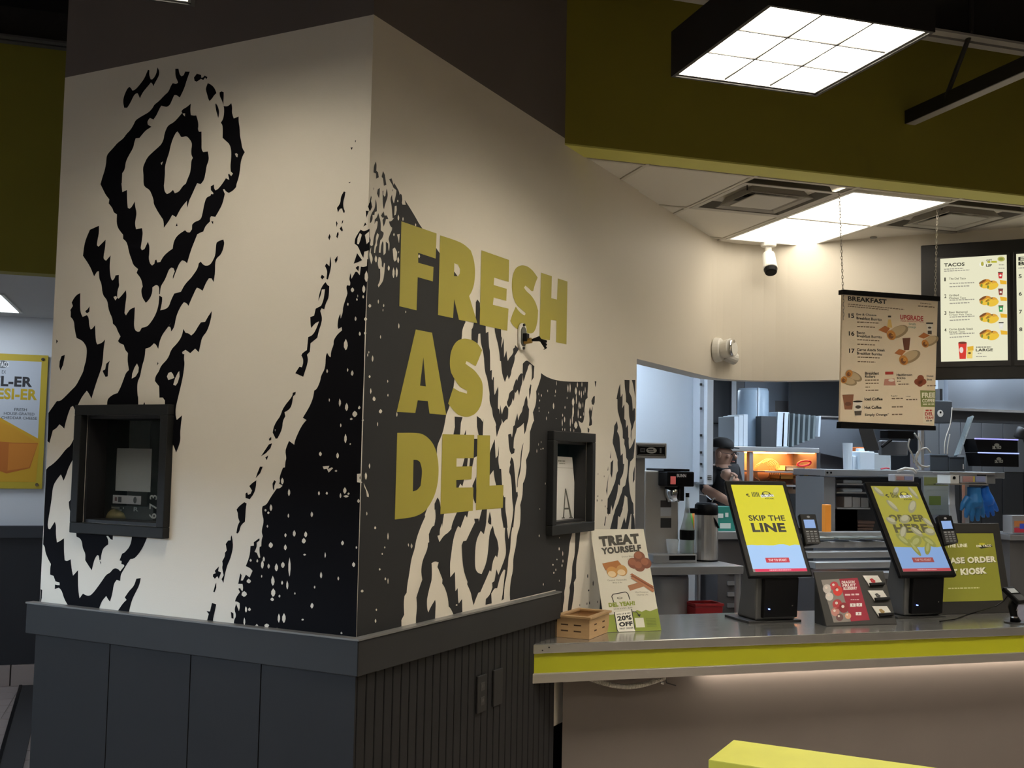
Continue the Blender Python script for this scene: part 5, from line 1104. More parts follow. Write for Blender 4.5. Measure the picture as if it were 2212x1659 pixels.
def des2(P):
    P.rect('screen', '#aaa42c', 0, 0, 1, 1, 0); logo(P, .23, .80, .06, .17)  # screen yellow dulled to stand in for a reflection
    P.text('heading', '#4d4a1c', 'ORDER', .12, .345, .90, .43, .05); P.text('heading', '#4d4a1c', 'HERE', .15, .455, .88, .56, .05)
    torn(P, 'sky_band', '#86aee6', .72, .012, 1, 1, 5)
    for x, y, s, r in ((.12, .07, .10, .5), (.5, .06, .09, -.4), (.86, .08, .10, .8), (.30, .24, .11, .6), (.72, .25, .13, -.5), (.15, .42, .10, .2), (.45, .40, .12, -.2), (.92, .44, .10, .5), (.30, .56, .12, -.6), (.60, .55, .11, .4), (.88, .55, .11, 0)):
        P.new(); P.ell('taco_picture', '#94906a', x, y, s, s*.40, 2, rot=r); P.ell('taco_picture', '#b3ad8c', x+.01, y-.012, s*.75, s*.26, 3, rot=r)
    for x, y, s, r in ((.25, .64, .13, .5), (.5, .66, .15, -.3), (.78, .66, .13, .4), (.42, .73, .12, .9), (.70, .73, .12, -.7)): P.new(); P.ell('leaf_picture', '#8c8e38', x, y, s, s*.4, 2, rot=r); P.ell('leaf_picture', '#a8a860', x, y, s*.6, s*.2, 3, rot=r)
    P.rect('button', '#a33a3a', .28, .845, .72, .90, 2); P.text('button_lettering', '#d9a9a4', 'TAP TO START', .33, .86, .67, .885, .03, k=3)
    P.rect('foot_bar', '#c03848', 0, .967, 1, 1, 2); P.scrib('foot_print', '#e6b0b6', .3, .978, .7, .988, 3)
k1, q1, n1, up1 = kiosk((1620, 1247), (1757, 1242), (1566, 1037), 4.84, 'black ordering kiosk with a bright yellow SKIP THE LINE screen', .95, des1)
k2, q2, n2, up2 = kiosk((1946, 1246), (2068, 1241), (1868, 1040), 4.84, 'black ordering kiosk with a dim ORDER HERE screen of falling food', .75, des2)
def terminal(q, n, up, px, label, kroot):
    off = .012
    Q = [onp(x, y, q[1]+n*off, n) for x, y in px]
    rr = root('payment_terminal', Q[3], label, 'card terminal', 'payment terminals on the kiosks')
    slab(Q, .026, 'body', BLKPL, rr, bevel=.005)
    F_, w_, h_ = bframe(Q)
    P = Print(F_, w_, h_, emit=.8); P.rect('display', '#8fb2ea', .16, .19, .82, .46, 1); P.build(rr)
    P = Print(F_, w_, h_); P.rect('keypad_panel', '#1a1a1c', .1, .52, .9, .95, 0)
    for r in range(5):
        for c in range(3): P.rect('key', '#6b6d72' if r else '#8a8c90', .17+c*.24, .55+r*.075, .34+c*.24, .59+r*.075, 1)
    P.ell('emblem', '#8d9096', .5, .10, .10, .035, 1); P.build(rr)
    mb = MB(); c = (Q[0]+Q[1]+Q[2]+Q[3])/4-n*.026; mb.box(c+V((-.085, .0, -.015)), c+V((.01, .018, .015))); mb.build('bracket', BLKMT, rr)
terminal(q1, n1, up1, [(1727, 1110), (1762, 1110), (1774, 1172), (1741, 1178)], 'black payment terminal fixed right of the yellow kiosk screen', k1)
terminal(q2, n2, up2, [(2024, 1114), (2056, 1113), (2071, 1170), (2041, 1178)], 'black payment terminal fixed right of the dim kiosk screen', k2)
# ---------------- gift card stand
BL = onz(1785, 1353, .901); BR = onz(1938, 1348, .901); BR.y = BL.y; TR = onX(1908, 1233, BR.x); TL = V((BL.x, TR.y, TR.z)); q = [TL, TR, BR, BL]
rr = root('gift_card_stand', (BL+BR)/2, 'black sloped stand with a red drink poster between the kiosks', 'display stand')
slab(q, .012, 'sloped_panel', mat('stand_black', (.030, .029, .028), .6), rr, bevel=.003)
MB().hexa([BL+V((.005, .014, 0)), BR+V((-.005, .014, 0)), V((BR.x-.005, TR.y, .901)), V((BL.x+.005, TR.y, .901)), V((TL.x+.005, TL.y-.004, TL.z-.02)), V((TR.x-.005, TR.y-.004, TR.z-.02)), V((TR.x-.005, TR.y, TR.z-.02)), V((TL.x+.005, TR.y, TR.z-.02))]).build('wedge_back', BLKMT, rr)
F_, w_, h_ = bframe(q); P = Print(F_, w_, h_, [(725, 115), (1210, 110), (1312, 490), (805, 505)])
P.poly('poster', '#8b8480', [(775, 172), (905, 165), (985, 470), (858, 478)], 0); P.poly('poster', '#9c1f38', [(900, 165), (1030, 158), (1115, 460), (980, 470)], 1)
for i, l in enumerate(('DRAGON', 'FRUIT', 'BLUEBERRY')): P.text('poster_lettering', '#f0e2e2', l, 918+i*6, 180+i*22, 1008+i*9, 200+i*22, .04, k=2, slant=-3)
P.scrib('x', '#e6c8cc', 940, 272, 1040, 284, 2, slant=-4); P.scrib('poster_lettering', '#e0b8be', 980, 310, 1040, 316, 2)
for x, y in ((975, 340), (1020, 338), (1015, 402)): P.new(); P.rect('price_box', '#f0eaea', x, y, x+40, y+24, 2); P.text('price_figure', '#8b1a30', '2' if x < 1000 else '3', x+14, y+5, x+24, y+19, .02, k=3)
for x, y, s, c in ((815, 235, 30, '#c9c0bd'), (865, 215, 30, '#c23a44'), (890, 250, 34, '#d9382f'), (830, 290, 28, '#d8d2cf'), (885, 345, 34, '#b83a40'), (930, 370, 36, '#8e2430'), (870, 400, 30, '#c98b82'), (960, 430, 22, '#d8a48a'), (900, 440, 26, '#6f4a4a')): P.new(); P.ell('drink_picture', c, x, y, s, s*1.05, 2); P.ell('drink_picture', '#e7d9d4', x-6, y-8, s*.3, s*.3, 3)
P.build(rr)
for k, (x, y, lab, c) in enumerate(((1062, 145, 'white gift card with a red maple shape, top of the black stand', '#c0303a'), (1098, 250, 'white gift card with a grey drawing in the middle of the black stand', '#4a4a4c'), (1128, 362, 'white gift card with a small tan drawing at the stand foot', '#a58a5a'))):
    mp = homog([(725, 115), (1210, 110), (1312, 490), (805, 505)]); c4 = []
    for xx, yy in ((x, y), (x+105, y), (x+150, y+68), (x+50, y+74)):
        u, v = mp(xx, yy); c4.append(F_(u*w_, -v*h_, .006))
    o = root('gift_card', c4[3], lab, 'gift card', 'gift cards on the black stand')
    slab(c4, .004, 'card_stack', PAPER, o)
    nq = (c4[1]-c4[0]).cross(c4[0]-c4[3]).normalized(); fq = homog([(0, 0), (1, 0), (1, 1), (0, 1)])
    Fk = frame(c4[0], c4[1]-c4[0], c4[0]-c4[3]); Pk = Print(Fk, (c4[1]-c4[0]).length, (c4[0]-c4[3]).length)
    for i in range(5): Pk.ell('card_art', c, .42+.09*math.cos(i*1.26), .5+.14*math.sin(i*1.26), .08, .10, 1)
    Pk.scrib('card_print', '#8a8a88', .72, .86, .95, .9, 1); Pk.build(o)
    lo = c4[3]+nq*.006; MB().hexa([c4[3]+nq*-.006, c4[2]+nq*-.006, c4[2]+nq*.012, c4[3]+nq*.012, c4[3]+nq*-.006+up1*.02, c4[2]+nq*-.006+up1*.02, c4[2]+nq*.012+up1*.012, c4[3]+nq*.012+up1*.012]).build('card_ledge', BLKPL, rr)
# ---------------- please order at kiosk sign
BL = onz(2013, 1328, .901); BR = onz(2198, 1325, .901); BR.y = BL.y; TR = onX(2158, 1130, BR.x); TL = V((BL.x, TR.y, TR.z)); q = [TL, TR, BR, BL]
rr = root('counter_sign', (BL+BR)/2, 'olive PLEASE ORDER AT KIOSK sign in a black frame on the counter', 'sign')
slab(q, .015, 'frame', mat('sign_frame', (.022, .021, .02), .5), rr, bevel=.003)
MB().hexa([m+V((dx, dy, 0)) for m, dx, dy in ((BL, .05, .02), (BR, -.05, .02), (V((BR.x, TR.y, .901)), -.05, 0), (V((BL.x, TR.y, .901)), .05, 0))] + [TL+V((.05, -.01, -.05)), TR+V((-.05, -.01, -.05)), TR+V((-.05, 0, -.05)), TL+V((.05, 0, -.05))]).build('back_support', BLKMT, rr)
F_, w_, h_ = bframe(q); P = Print(F_, w_, h_)
P.rect('olive_panel', '#8e8f30', .09, .115, .905, .865, 0)
P.text('heading', '#f1efdf', 'SKIP THE LINE', .16, .235, .55, .275, .04, k=1, slant=-.004)
P.text('heading', '#4b4c22', 'PLEASE ORDER', .156, .393, .896, .462, .05, k=1, slant=-.016); P.text('heading', '#f1efdf', 'PLEASE ORDER', .15, .388, .89, .457, .05, k=2, slant=-.016)
P.text('heading', '#4b4c22', 'AT KIOSK', .236, .520, .756, .592, .06, k=1, slant=-.02); P.text('heading', '#f1efdf', 'AT KIOSK', .23, .515, .75, .587, .06, k=2, slant=-.02)
P.scrib('x', '#d9d6a8', .24, .715, .63, .728)
P.poly('logo', '#20201c', [(.68, .262), (.86, .243), (.87, .268), (.72, .288)], 1); P.text('logo', '#f4f2e4', 'DEL TACO', .665, .248, .855, .272, .05, k=2, slant=-.006); P.ell('logo', '#c9c02c', .74, .235, .04, .012, 1)
P.build(rr)
# ---------------- card reader on a stand with its cable
b_ = onz(2180, 1346, .901); Yr = b_.y
rr = root('card_reader', (b_.x+.03, Yr, .9), 'black card reader on a curved stand at the right picture edge', 'card reader')
Fx = lambda x, y: onY(x, y, Yr)
MB().cyl(V((b_.x+.04, Yr, .9)), V((b_.x+.04, Yr, .907)), .055, n=24).build('base_plate', BLKMT, rr)
MB().tube([V((b_.x+.04, Yr, .907)), Fx(2190, 1330), Fx(2187, 1312), Fx(2192, 1296)], [.028, .018, .022, .026], 12).build('stand', BLKPL, rr, smooth=True)
for y in (1334, 1318): MB().cyl(Fx(2190, y), Fx(2190, y-3), .021, n=14).build('collar', CHROME, rr)
a, b, c = Fx(2164, 1267), Fx(2215, 1306), Fx(2188, 1266)
nn_ = V((.0, -.55, .83)); Q = [onp(2166, 1268, a, nn_), onp(2190, 1267, a, nn_), onp(2222, 1296, a, nn_), onp(2200, 1300, a, nn_)]
slab(Q, .022, 'body', BLKPL, rr, bevel=.004)
F_, w_, h_ = bframe(Q); P = Print(F_, w_, h_); P.rect('display', '#9aa0a6', .18, .12, .85, .42, 1); P.rect('keypad_panel', '#3a3c40', .15, .52, .9, .92, 1); P.build(rr)
pts = [Fx(2176, 1288), Fx(2168, 1298), Fx(2150, 1310), onz(2110, 1322, .93), onz(2085, 1330, .906), onz(2062, 1338, .904), onz(2030, 1342, .904)]
o = MB().tube(pts, .003, 6).build('reader_cable', BLKPL); tag(o, 'thin black cable running from the card reader across the counter', 'cable')
# ---------------- cheese poster in the corridor
Yc = 8.685
x0, _, z0, z1 = pext(0, 762, 98, 1058, Yc); xr = onY(98, 910, Yc).x; zt = onY(98, 768, Yc).z; zb = onY(98, 1056, Yc).z; w_ = .62; h_ = zt-zb
rr = root('wall_poster', (xr-w_/2, Yc, zb), 'white and yellow cheddar cheese poster on the corridor wall', 'poster')
MB().box((xr-w_, Yc-.012, zb), (xr, Yc, zt)).build('board', mat('poster_edge', (.30, .26, .05), .5), rr)
F_ = frame((xr-w_, Yc-.012, zt), (1, 0, 0), UP); P = Print(F_, w_, h_)
P.rect('border', '#b9a12a', 0, 0, 1, 1, 0); P.rect('field', '#b9bfc9', .06, .05, .93, .95, 1)
pu = lambda x: 1-(98-x)/98.0*((onY(98, 910, Yc).x-onY(0, 910, Yc).x)/w_); pv = lambda y: (y-768)/288.0
P.text('heading', '#26262a', 'DEL-ER', pu(-45), pv(816), pu(66), pv(838), .04, k=2); P.text('heading', '#b89c14', 'CHEESI-ER', pu(-72), pv(842), pu(78), pv(866), .04, k=2)
for i, t in enumerate(('FRESH', 'HOUSE-GRATED', 'CHEDDAR CHEESE')): P.text('caption', '#44464c', t, pu((30, 8, 3)[i]), pv(884+i*9), pu((57, 74, 80)[i]), pv(890+i*9), .01, k=2)
P.ell('logo', '#5a5e64', pu(0), pv(791), .06, .028, 2); P.text('logo', '#e0e2e4', 'DEL TACO', pu(-24), pv(785), pu(14), pv(797), .04, k=3); P.text('caption', '#55575c', 'EX', pu(-1), pv(804), pu(8), pv(811), .01, k=2)
P.poly('cheese_picture', '#c7991d', [(.06, pv(900)), (pu(0), pv(905)), (pu(88), pv(950)), (.93, pv(1045)), (.93, .95), (.06, .95)], 2)
P.poly('cheese_picture', '#c8901f', [(pu(-20), pv(905)), (pu(30), pv(925)), (pu(85), pv(958)), (pu(30), pv(958)), (pu(-20), pv(955))], 3); P.poly('cheese_picture', '#b4651c', [(pu(-20), pv(955)), (pu(30), pv(958)), (pu(85), pv(958)), (pu(70), pv(1012)), (pu(20), pv(1024)), (pu(-20), pv(1010))], 3); P.poly('cheese_picture', '#c77a24', [(pu(22), pv(960)), (pu(84), pv(960)), (pu(68), pv(1010)), (pu(22), pv(1018))], 4)
P.build(rr)
for xx, zz in ((xr-.035, zt-.03), (xr-.035, zb+.03)): MB().cyl((xx, Yc-.02, zz), (xx, Yc-.012, zz), .012, n=12).build('standoff', CHROME, rr)
# thin raised dark strip on the corridor floor
lx = lambda y: -.69-.061*(y-5.2)
o = MB().hexa([(lx(5.2), 5.2, 0), (lx(5.2)+.11, 5.2, 0), (lx(8.62)+.13, 8.62, 0), (lx(8.62), 8.62, 0), (lx(5.2), 5.2, .012), (lx(5.2)+.11, 5.2, .012), (lx(8.62)+.13, 8.62, .012), (lx(8.62), 8.62, .012)])
rr = root('floor_strip', (-.85, 6.5, 0), 'thin dark strip running along the corridor floor', 'mat')
o.build('mat', mat('strip_dark', (.022, .02, .022), .8), rr)
MB().hexa([(lx(5.2)-.02, 5.2, 0), (lx(5.2), 5.2, 0), (lx(8.62), 8.62, 0), (lx(8.62)-.02, 8.62, 0), (lx(5.2)-.02, 5.2, .016), (lx(5.2), 5.2, .016), (lx(8.62), 8.62, .016), (lx(8.62)-.02, 8.62, .016)]).build('edge_strip', BLKPL, rr)
# ================================================================== kitchen behind the opening
COOLW = mat('kitchen_wall_blue_lit', (.62, .68, .76), .5)  # white wall, with the bluish kitchen light put into its colour
KGREY = mat('kitchen_grey_panel', (.23, .235, .25), .55); KDARK = mat('kitchen_charcoal', (.045, .048, .055), .5)
struct(MB().box((1.2, 6.95, 2.78), (9, 12.5, 2.86)).build('ceiling_kitchen', mat('kitchen_ceiling', (.55, .56, .58), .8)), 'plain kitchen ceiling behind the soffit', 'ceiling')
Yw = 7.75
xa, xb = onY(1330, 1000, Yw).x, onY(1511, 1000, Yw).x
struct(MB().box((1.0, Yw, 0), (xb, Yw+.12, 2.78)).build('wall_kitchen_white', COOLW), 'white kitchen wall coloured as in bluish light, behind the coffee brewer', 'wall')
for i, (x, y, l) in enumerate(((2.75, 6.98, .3), (5.1, 7.0, .62), (4.4, 9.9, .62), (6.6, 6.96, .62))):
    troffer(x, x+.62 if i else x+.5, y, y+(1.2 if i else .40), 2.77, ('kcool%d ' % i) + 'kitchen troffer light hidden behind the soffit', 19.0 if i else 48.0, (.74, .87, 1.0), 1)
    o = [o for o in bpy.data.objects if o.name.startswith('troffer_light')][-1]
    o['label'] = ('cool kitchen troffer above the coffee table', 'cool kitchen troffer above the prep shelf', 'cool kitchen troffer near the rear wall', 'cool kitchen troffer at the far right')[i]
# wall cabinet with hinged white door seen edge on
rr = root('wall_cabinet', onY(1526, 1046, 7.6), 'tall white wall cabinet edge with small hinges beside the worker', 'cabinet')
pbox(MB(), 1512, 800, 1527, 1042, 7.62, .12).build('side_panel', mat('cab_white2', (.52, .56, .62), .5), rr); pbox(MB(), 1527, 800, 1541, 1047, 7.57, .3).build('door', mat('cab_white', (.66, .71, .78), .45), rr, bevel=.004)
for y in (828, 880, 938, 975, 1000, 1030): pbox(MB(), 1513, y, 1517, y+5, 7.608, .012).build('hinge', BLKMT, rr)
for y in (1027, 1031, 1035): pbox(MB(), 1529, y, 1537, y+1.4, 7.565, .006).build('vent_slot', BLKMT, rr)
# tall stainless dispenser
Yd = 6.98
rr = root('drink_dispenser', onY(1385, 1215, Yd), 'tall stainless dispenser column with a black label plate', 'dispenser')
a, b, c, d = pext(1362, 958, 1393, 1214, Yd); MB().box((a, Yd, .98), (b, Yd+.22, d)).build('column', STEELK, rr, bevel=.006)
pbox(MB(), 1366, 956, 1441, 990, Yd-.10, .30).build('head', STEELK, rr, bevel=.008)
pbox(MB(), 1377, 962, 1437, 984, Yd-.104, .006).build('label_plate', BLKPL, rr, bevel=.002)
a, b, c, d = pext(1377, 962, 1437, 984, Yd-.105); P = Print(frame((a, Yd-.105, d), (1, 0, 0), UP), b-a, d-c)
P.rect('label_print', '#b8b8b4', .03, .06, .97, .10, 0); P.rect('label_print', '#b8b8b4', .03, .9, .97, .94, 0); P.ell('label_print', '#b4b4ae', .5, .5, .19, .30, 1); P.scrib('x', '#26262a', .37, .36, .63, .46, 2); P.scrib('x', '#26262a', .40, .54, .60, .62, 2); P.rect('label_print', '#55565a', .1, .3, .27, .68, 1); P.rect('label_print', '#0c0c0d', .13, .38, .24, .6, 2); P.rect('label_print', '#77787a', .80, .25, .86, .75, 1)
P.build(rr)
# coffee table
Yt = 6.80
a = onY(1392, 1240, Yt); b = onz(1612, 1225, .985)
rr = root('work_table', (3.2, 6.7, 0), 'stainless work table carrying the coffee brewer', 'table')
x0, x1 = 2.92, 3.88
MB().box((x0, Yt, .930), (x1, Yt+.74, .985)).build('table_top', STEELK, rr, bevel=.004)
for x in (x0+.06, onY(1590, 1290, Yt+.08).x):
    for y in (Yt+.06, Yt+.66): MB().cyl((x, y, 0), (x, y, .930), .021, n=14).build('leg', STEELK, rr)
MB().box((x0+.04, Yt+.05, .28), (x1-.05, Yt+.68, .30)).build('undershelf', STEELK, rr)
o = MB().lathe([(0, .30), (.15, .30), (.17, .32), (.17, .88), (.165, .9), (0, .9)], (onY(1435, 1280, 7.1).x, 7.1, 0), 28).build('steel_bin', STEELK, smooth=True); tag(o, 'round stainless bin under the coffee table', 'bin')
rr = root('red_basket', (onY(1527, 1315, 6.92).x, 6.92, .30), 'red plastic basket under the coffee table', 'basket')
a, b, c, d = pext(1497, 1303, 1560, 1326, 6.88)
RD_ = mat('red_plastic', (.30, .015, .02), .4)
mb = MB(); mb.hexa([(a+.02, 6.87, .302), (b-.02, 6.87, .302), (b-.02, 7.01, .302), (a+.02, 7.01, .302), (a+.005, 6.855, d-.02), (b-.005, 6.855, d-.02), (b-.005, 7.025, d-.02), (a+.005, 7.025, d-.02)]); mb.build('tub', RD_, rr, bevel=.008)
for q in ((a, 6.848, b, 6.862), (a, 7.018, b, 7.032), (a, 6.862, a+.014, 7.018), (b-.014, 6.862, b, 7.018)): MB().box((q[0], q[1], d-.02), (q[2], q[3], d)).build('rim', RD_, rr, bevel=.004)
# coffee brewer
Yb = 7.20
rr = root('coffee_brewer', onY(1440, 1212, Yb), 'stainless coffee brewer with black control head on the work table', 'coffee machine')
x0, x1, z0, z1 = pext(1393, 1017, 1466, 1196, Yb)
MB().box((x0, Yb, .995), (x1, Yb+.30, z1)).build('body', mat('brewer_steel', (.50, .475, .44), .35, .35, noise=.05, nscale=6), rr, bevel=.01)
xb0, xb1, zb0, zb1 = pext(1393, 1188, 1507, 1213, Yb-.16)
MB().box((x0, Yb-.15, .985), (xb1, Yb+.30, 1.045)).build('base', STEELK, rr, bevel=.006)
pbox(MB(), 1446, 1200, 1502, 1210, Yb-.153, .01).build('front_plate', BLKPL, rr)
pbox(MB(), 1442, 1019, 1500, 1051, Yb-.15, .36).build('control_head', BLKPL, rr, bevel=.008)
pbox(MB(), 1434, 1013, 1490, 1018, Yb-.10, .30).build('lid', BLKPL, rr, bevel=.003)
pbox(MB(), 1449, 1029, 1460, 1046, Yb-.156, .012).build('brew_switch', mat('switch_red', (.45, .10, .10), .4, emit=(.6, .12, .1), es=.4), rr, bevel=.002)
a, b, c, d = pext(1462, 1024, 1482, 1031, Yb-.152); P = Print(frame((a, Yb-.1515, d), (1, 0, 0), UP), b-a, d-c); P.text('maker_lettering', '#d8d8d8', 'BUNN', 0, 0, 1, 1, .03); P.build(rr)
p = onY(1454, 1066, Yb-.06); MB().lathe([(0, -.06), (.045, -.06), (.06, .0), (.062, .045), (0, .045)], p, 20).build('brew_basket', CHROME, rr, smooth=True)
pbox(MB(), 1470, 1050, 1478, 1082, Yb-.14, .05).build('spout', BLKPL, rr, bevel=.003)
for y0, y1, c, nm in ((1081, 1096, (.06, .05, .05), 'sticker'), (1096, 1115, (.55, .56, .58), 'sticker'), (1119, 1140, (.03, .03, .03), 'sticker')): pbox(MB(), 1427, y0, 1450, y1, Yb-.0015, .002).build(nm, mat('sticker_%d' % y0, c, .5), rr)
p = onY(1452, 1182, Yb-.06)
for nm, lab, x, y, s in (('glass_cup', 'clear plastic cup on the coffee brewer base', 1452, 1196, 1.0),):
    o = MB().lathe([(.035, 0), (.048, .10), (.046, .10), (.033, .004), (0, .004)], V((onY(x, y, Yb-.07).x, Yb-.07, 1.046)), 20).build(nm, mat('clear_plastic', (.75, .78, .8), .1, alpha=.35), smooth=True); tag(o, lab, 'cup')
# syrup flask between brewer and air pot
c = V((onY(1484, 1190, Yb-.05).x, Yb-.05, 1.046)); rr = root('glass_flask', c, 'narrow glass flask with dark band between brewer and air pot', 'flask')
MB().lathe([(0, 0), (.052, 0), (.052, .16), (.03, .24), (.015, .33), (.013, .40), (0, .40)], c, 18).build('glass', mat('flask_glass', (.55, .62, .66), .1, alpha=.5), rr, smooth=True)
MB().lathe([(.0535, .10), (.0535, .16), (.0525, .165), (.0525, .095)], c, 18).build('band', BLKPL, rr)
MB().cyl(c+UP*.40, c+UP*.43, .014, n=12).build('stopper', BLKPL, rr)
for x, col, lab in ((1490, (.10, .45, .05), 'lime green squeeze bottle behind the glass flask'), (1498, (.75, .25, .03), 'orange squeeze bottle next to the air pot')):
    c = V((onY(x, 1130, Yb+.26).x, Yb+.26, .985)); o = MB().lathe([(0, 0), (.032, 0), (.032, .26), (.025, .29), (.01, .33), (0, .34)], c, 14).build('squeeze_bottle', mat('bottle_%d' % x, col, .4), smooth=True); tag(o, lab, 'bottle')
# air pot
c = V((onY(1525, 1208, Yb-.02).x, Yb-.02, .985)); rad = onY(1548, 1150, Yb-.02).x-c.x; zt = onY(1525, 1112, Yb-.02).z
rr = root('air_pot', c, 'stainless air pot with black pump lid on the work table', 'air pot')
MB().lathe([(0, 0), (rad, 0), (rad, zt-c.z), (0, zt-c.z)], c, 28).build('body', mat('airpot_steel', (.62, .60, .57), .25, .7), rr, smooth=False)
MB().lathe([(rad*1.02, 0), (rad*1.02, .012)], c, 28).build('foot_ring', BLKPL, rr)
h = onY(1525, 1086, Yb-.02).z; MB().lathe([(rad*.98, zt-c.z-.004), (rad*1.02, zt-c.z+.02), (rad*.98, h-c.z-.015), (rad*.8, h-c.z), (0, h-c.z)], c, 24).build('lid', BLKPL, rr, smooth=True)
pbox(MB(), 1487, 1098, 1508, 1109, Yb-.05, .05).build('spout', BLKPL, rr, bevel=.004)
MB().tube([onY(1536, 1112, Yb-.09), onY(1545, 1125, Yb-.10), onY(1552, 1140, Yb-.10)], .009, 8).build('handle', BLKPL, rr)
MB().tube([onY(1538, 1085, Yb), onY(1541, 1078, Yb), onY(1545, 1076, Yb)], .004, 6).build('wire_bail', CHROME, rr)
MB().tube([onY(1512, 1068, Yb+.1), onY(1525, 1070, Yb+.1), onY(1537, 1080, Yb)], .004, 6).build('wire_bail', CHROME, rr)
# teal carton
a, b, c, d = pext(1549, 1095, 1588, 1130, 7.62); c = 1.171; rr = root('teal_carton', (a, 7.62, c), 'teal carton with white writing behind the air pot', 'carton')
MB().box((a, 7.62, c), (b, 7.80, d)).build('carton', mat('teal', (.03, .27, .22), .5), rr); P = Print(frame((a, 7.619, d), (1, 0, 0), UP), b-a, d-c); P.scrib('x', '#e6f2ee', .02, .28, .62, .46, slant=-.05); P.rect('carton_lettering', '#d8e8e2', .16, .68, .75, .9); P.build(rr)
# ---------------- prep line
rr = root('prep_table', (4.6, 7.9, 0), 'long stainless prep table behind the kiosks', 'table')
def ptop(x0, x1, y0, y1, z, t, nm='table_top'): return MB().box((x0, y0, z-t), (x1, y1, z)).build(nm, STEELK, rr, bevel=.004)
ptop(4.08, 4.80, 7.55, 8.1, 1.17, .06); MB().box((4.11, 7.6, 0), (4.76, 8.06, 1.11)).build('body', mat('prep_dark', (.085, .082, .088), .5), rr)
for k in range(5):
    for xx in (3.78, 4.0): MB().box((onY(1572 if xx < 3.9 else 1610, 1200, 7.59).x, 7.585, .50+.085*k), (onY(1590 if xx < 3.9 else 1628, 1200, 7.59).x, 7.60, .53+.085*k)).build('louvre_slat', mat('slat_grey', (.35, .35, .36), .4, .5), rr)
rr2 = root('cold_rail', (5.0, 6.9, 0), 'stainless cold rail with stepped pan edges behind the gift card stand', 'counter')
x0, x1 = onY(1765, 1200, 6.7).x, 5.6
for k in range(5): MB().box((x0+.02*k, 6.62+.13*k, .90+.062*k), (x1, 6.75+.13*k, .945+.062*k)).build('rail_step', STEELK, rr2, bevel=.004)
MB().box((x0, 6.62, 0), (x1, 7.3, .90)).build('body', mat('prep_dark', (.085, .082, .088), .5), rr2)
for k in range(9): MB().box((x0+.15+k*.22, 6.98, 1.15), (x0+.33+k*.22, 7.22, 1.165)).build('pan_rim', mat('pan_rim', (.5, .55, .52), .3, .8), rr2, bevel=.003)
# ---------------- food warmer
Yf = 8.75
rr = root('food_warmer', onY(1690, 1060, Yf), 'stainless food warmer glowing orange with heat lamps', 'food warmer')
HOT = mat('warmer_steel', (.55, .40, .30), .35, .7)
a, b, c, d = pext(1575, 965, 1716, 976, Yf); MB().box((a, Yf, c), (onY(1770, 970, Yf).x, Yf+.5, d)).build('top_shelf', STEELK, rr, bevel=.004)
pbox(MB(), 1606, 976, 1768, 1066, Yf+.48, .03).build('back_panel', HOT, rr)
pbox(MB(), 1591, 976, 1608, 1066, Yf+.0, .5).build('side_panel', KGREY, rr); pbox(MB(), 1619, 976, 1627, 1066, Yf+.02, .05).build('post', STEELK, rr)
pbox(MB(), 1764, 976, 1772, 1060, Yf+.05, .4).build('side_panel', KDARK, rr)
for y in (1018, 1048): pbox(MB(), 1652, y, 1770, y+3.5, Yf+.04, .40).build('rack_shelf', STEELK, rr)
for x0, x1 in ((1640, 1700), (1716, 1764)): pbox(MB(), x0, 976.5, x1, 979.5, Yf+.08, .28).build('heat_lamp', mat('heat_lamp', (1, .5, .2), .5, emit=(1.0, .36, .10), es=26), rr)
def basket(x0, y0, x1, y1, lab, col, sub=5):
    a, b, c, d = pext(x0, y0, x1, y1, Yf+.12); r2 = root('food_tray', ((a+b)/2, Yf+.2, c), lab, 'tray'); t = .008
    m = mat('tray_%s' % lab.split()[0], col, .5)
    mb = MB(); mb.box((a, Yf+.12, c), (b, Yf+.30, c+t)); mb.box((a, Yf+.12, c), (b, Yf+.12+t, d)); mb.box((a, Yf+.30-t, c), (b, Yf+.30, d)); mb.box((a, Yf+.12, c), (a+t, Yf+.30, d)); mb.box((b-t, Yf+.12, c), (b, Yf+.30, d)); mb.build('tray', m, r2)
    MB().box((a-.012, Yf+.108, d-.008), (b+.012, Yf+.12, d)).build('rim', m, r2)
basket(1697, 1006, 1738, 1018, 'cream food tray on the upper rack of the warmer', (.62, .52, .30)); basket(1685, 1026, 1714, 1036, 'orange food tray on the lower rack of the warmer', (.70, .33, .06))
basket(1736, 1034, 1769, 1048, 'steel food tray at the right end of the warmer rack', (.40, .36, .32))
c_ = V((onY(1664, 1016, Yf+.2).x, Yf+.2, onY(1664, 1019, Yf+.2).z)); R0 = onY(1690, 1010, Yf+.2).x-c_.x
c_.z = onY(1664, 1020, Yf+.2).z
rr3 = root('fry_basket', c_, 'round wire basket lying on its side in the warmer', 'basket')
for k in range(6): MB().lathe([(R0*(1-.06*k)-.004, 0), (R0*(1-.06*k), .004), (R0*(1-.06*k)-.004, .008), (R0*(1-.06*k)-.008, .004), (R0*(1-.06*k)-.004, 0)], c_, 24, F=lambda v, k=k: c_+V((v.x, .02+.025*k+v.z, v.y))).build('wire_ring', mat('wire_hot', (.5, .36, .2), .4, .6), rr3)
for k in range(10):
    t = 2*math.pi*k/10; MB().tube([c_+V((R0*math.cos(t), .02, R0*math.sin(t))), c_+V((R0*.7*math.cos(t), .145, R0*.7*math.sin(t)))], .004, 5).build('rib', mat('wire_hot', (.5, .36, .2), .4, .6), rr3)
a, b, c, d = pext(1744, 1018, 1766, 1034, Yf+.14)
rr3 = root('cup_stack', ((a+b)/2, Yf+.2, c), 'orange-lit stack of paper cups on the warmer rack', 'cups')
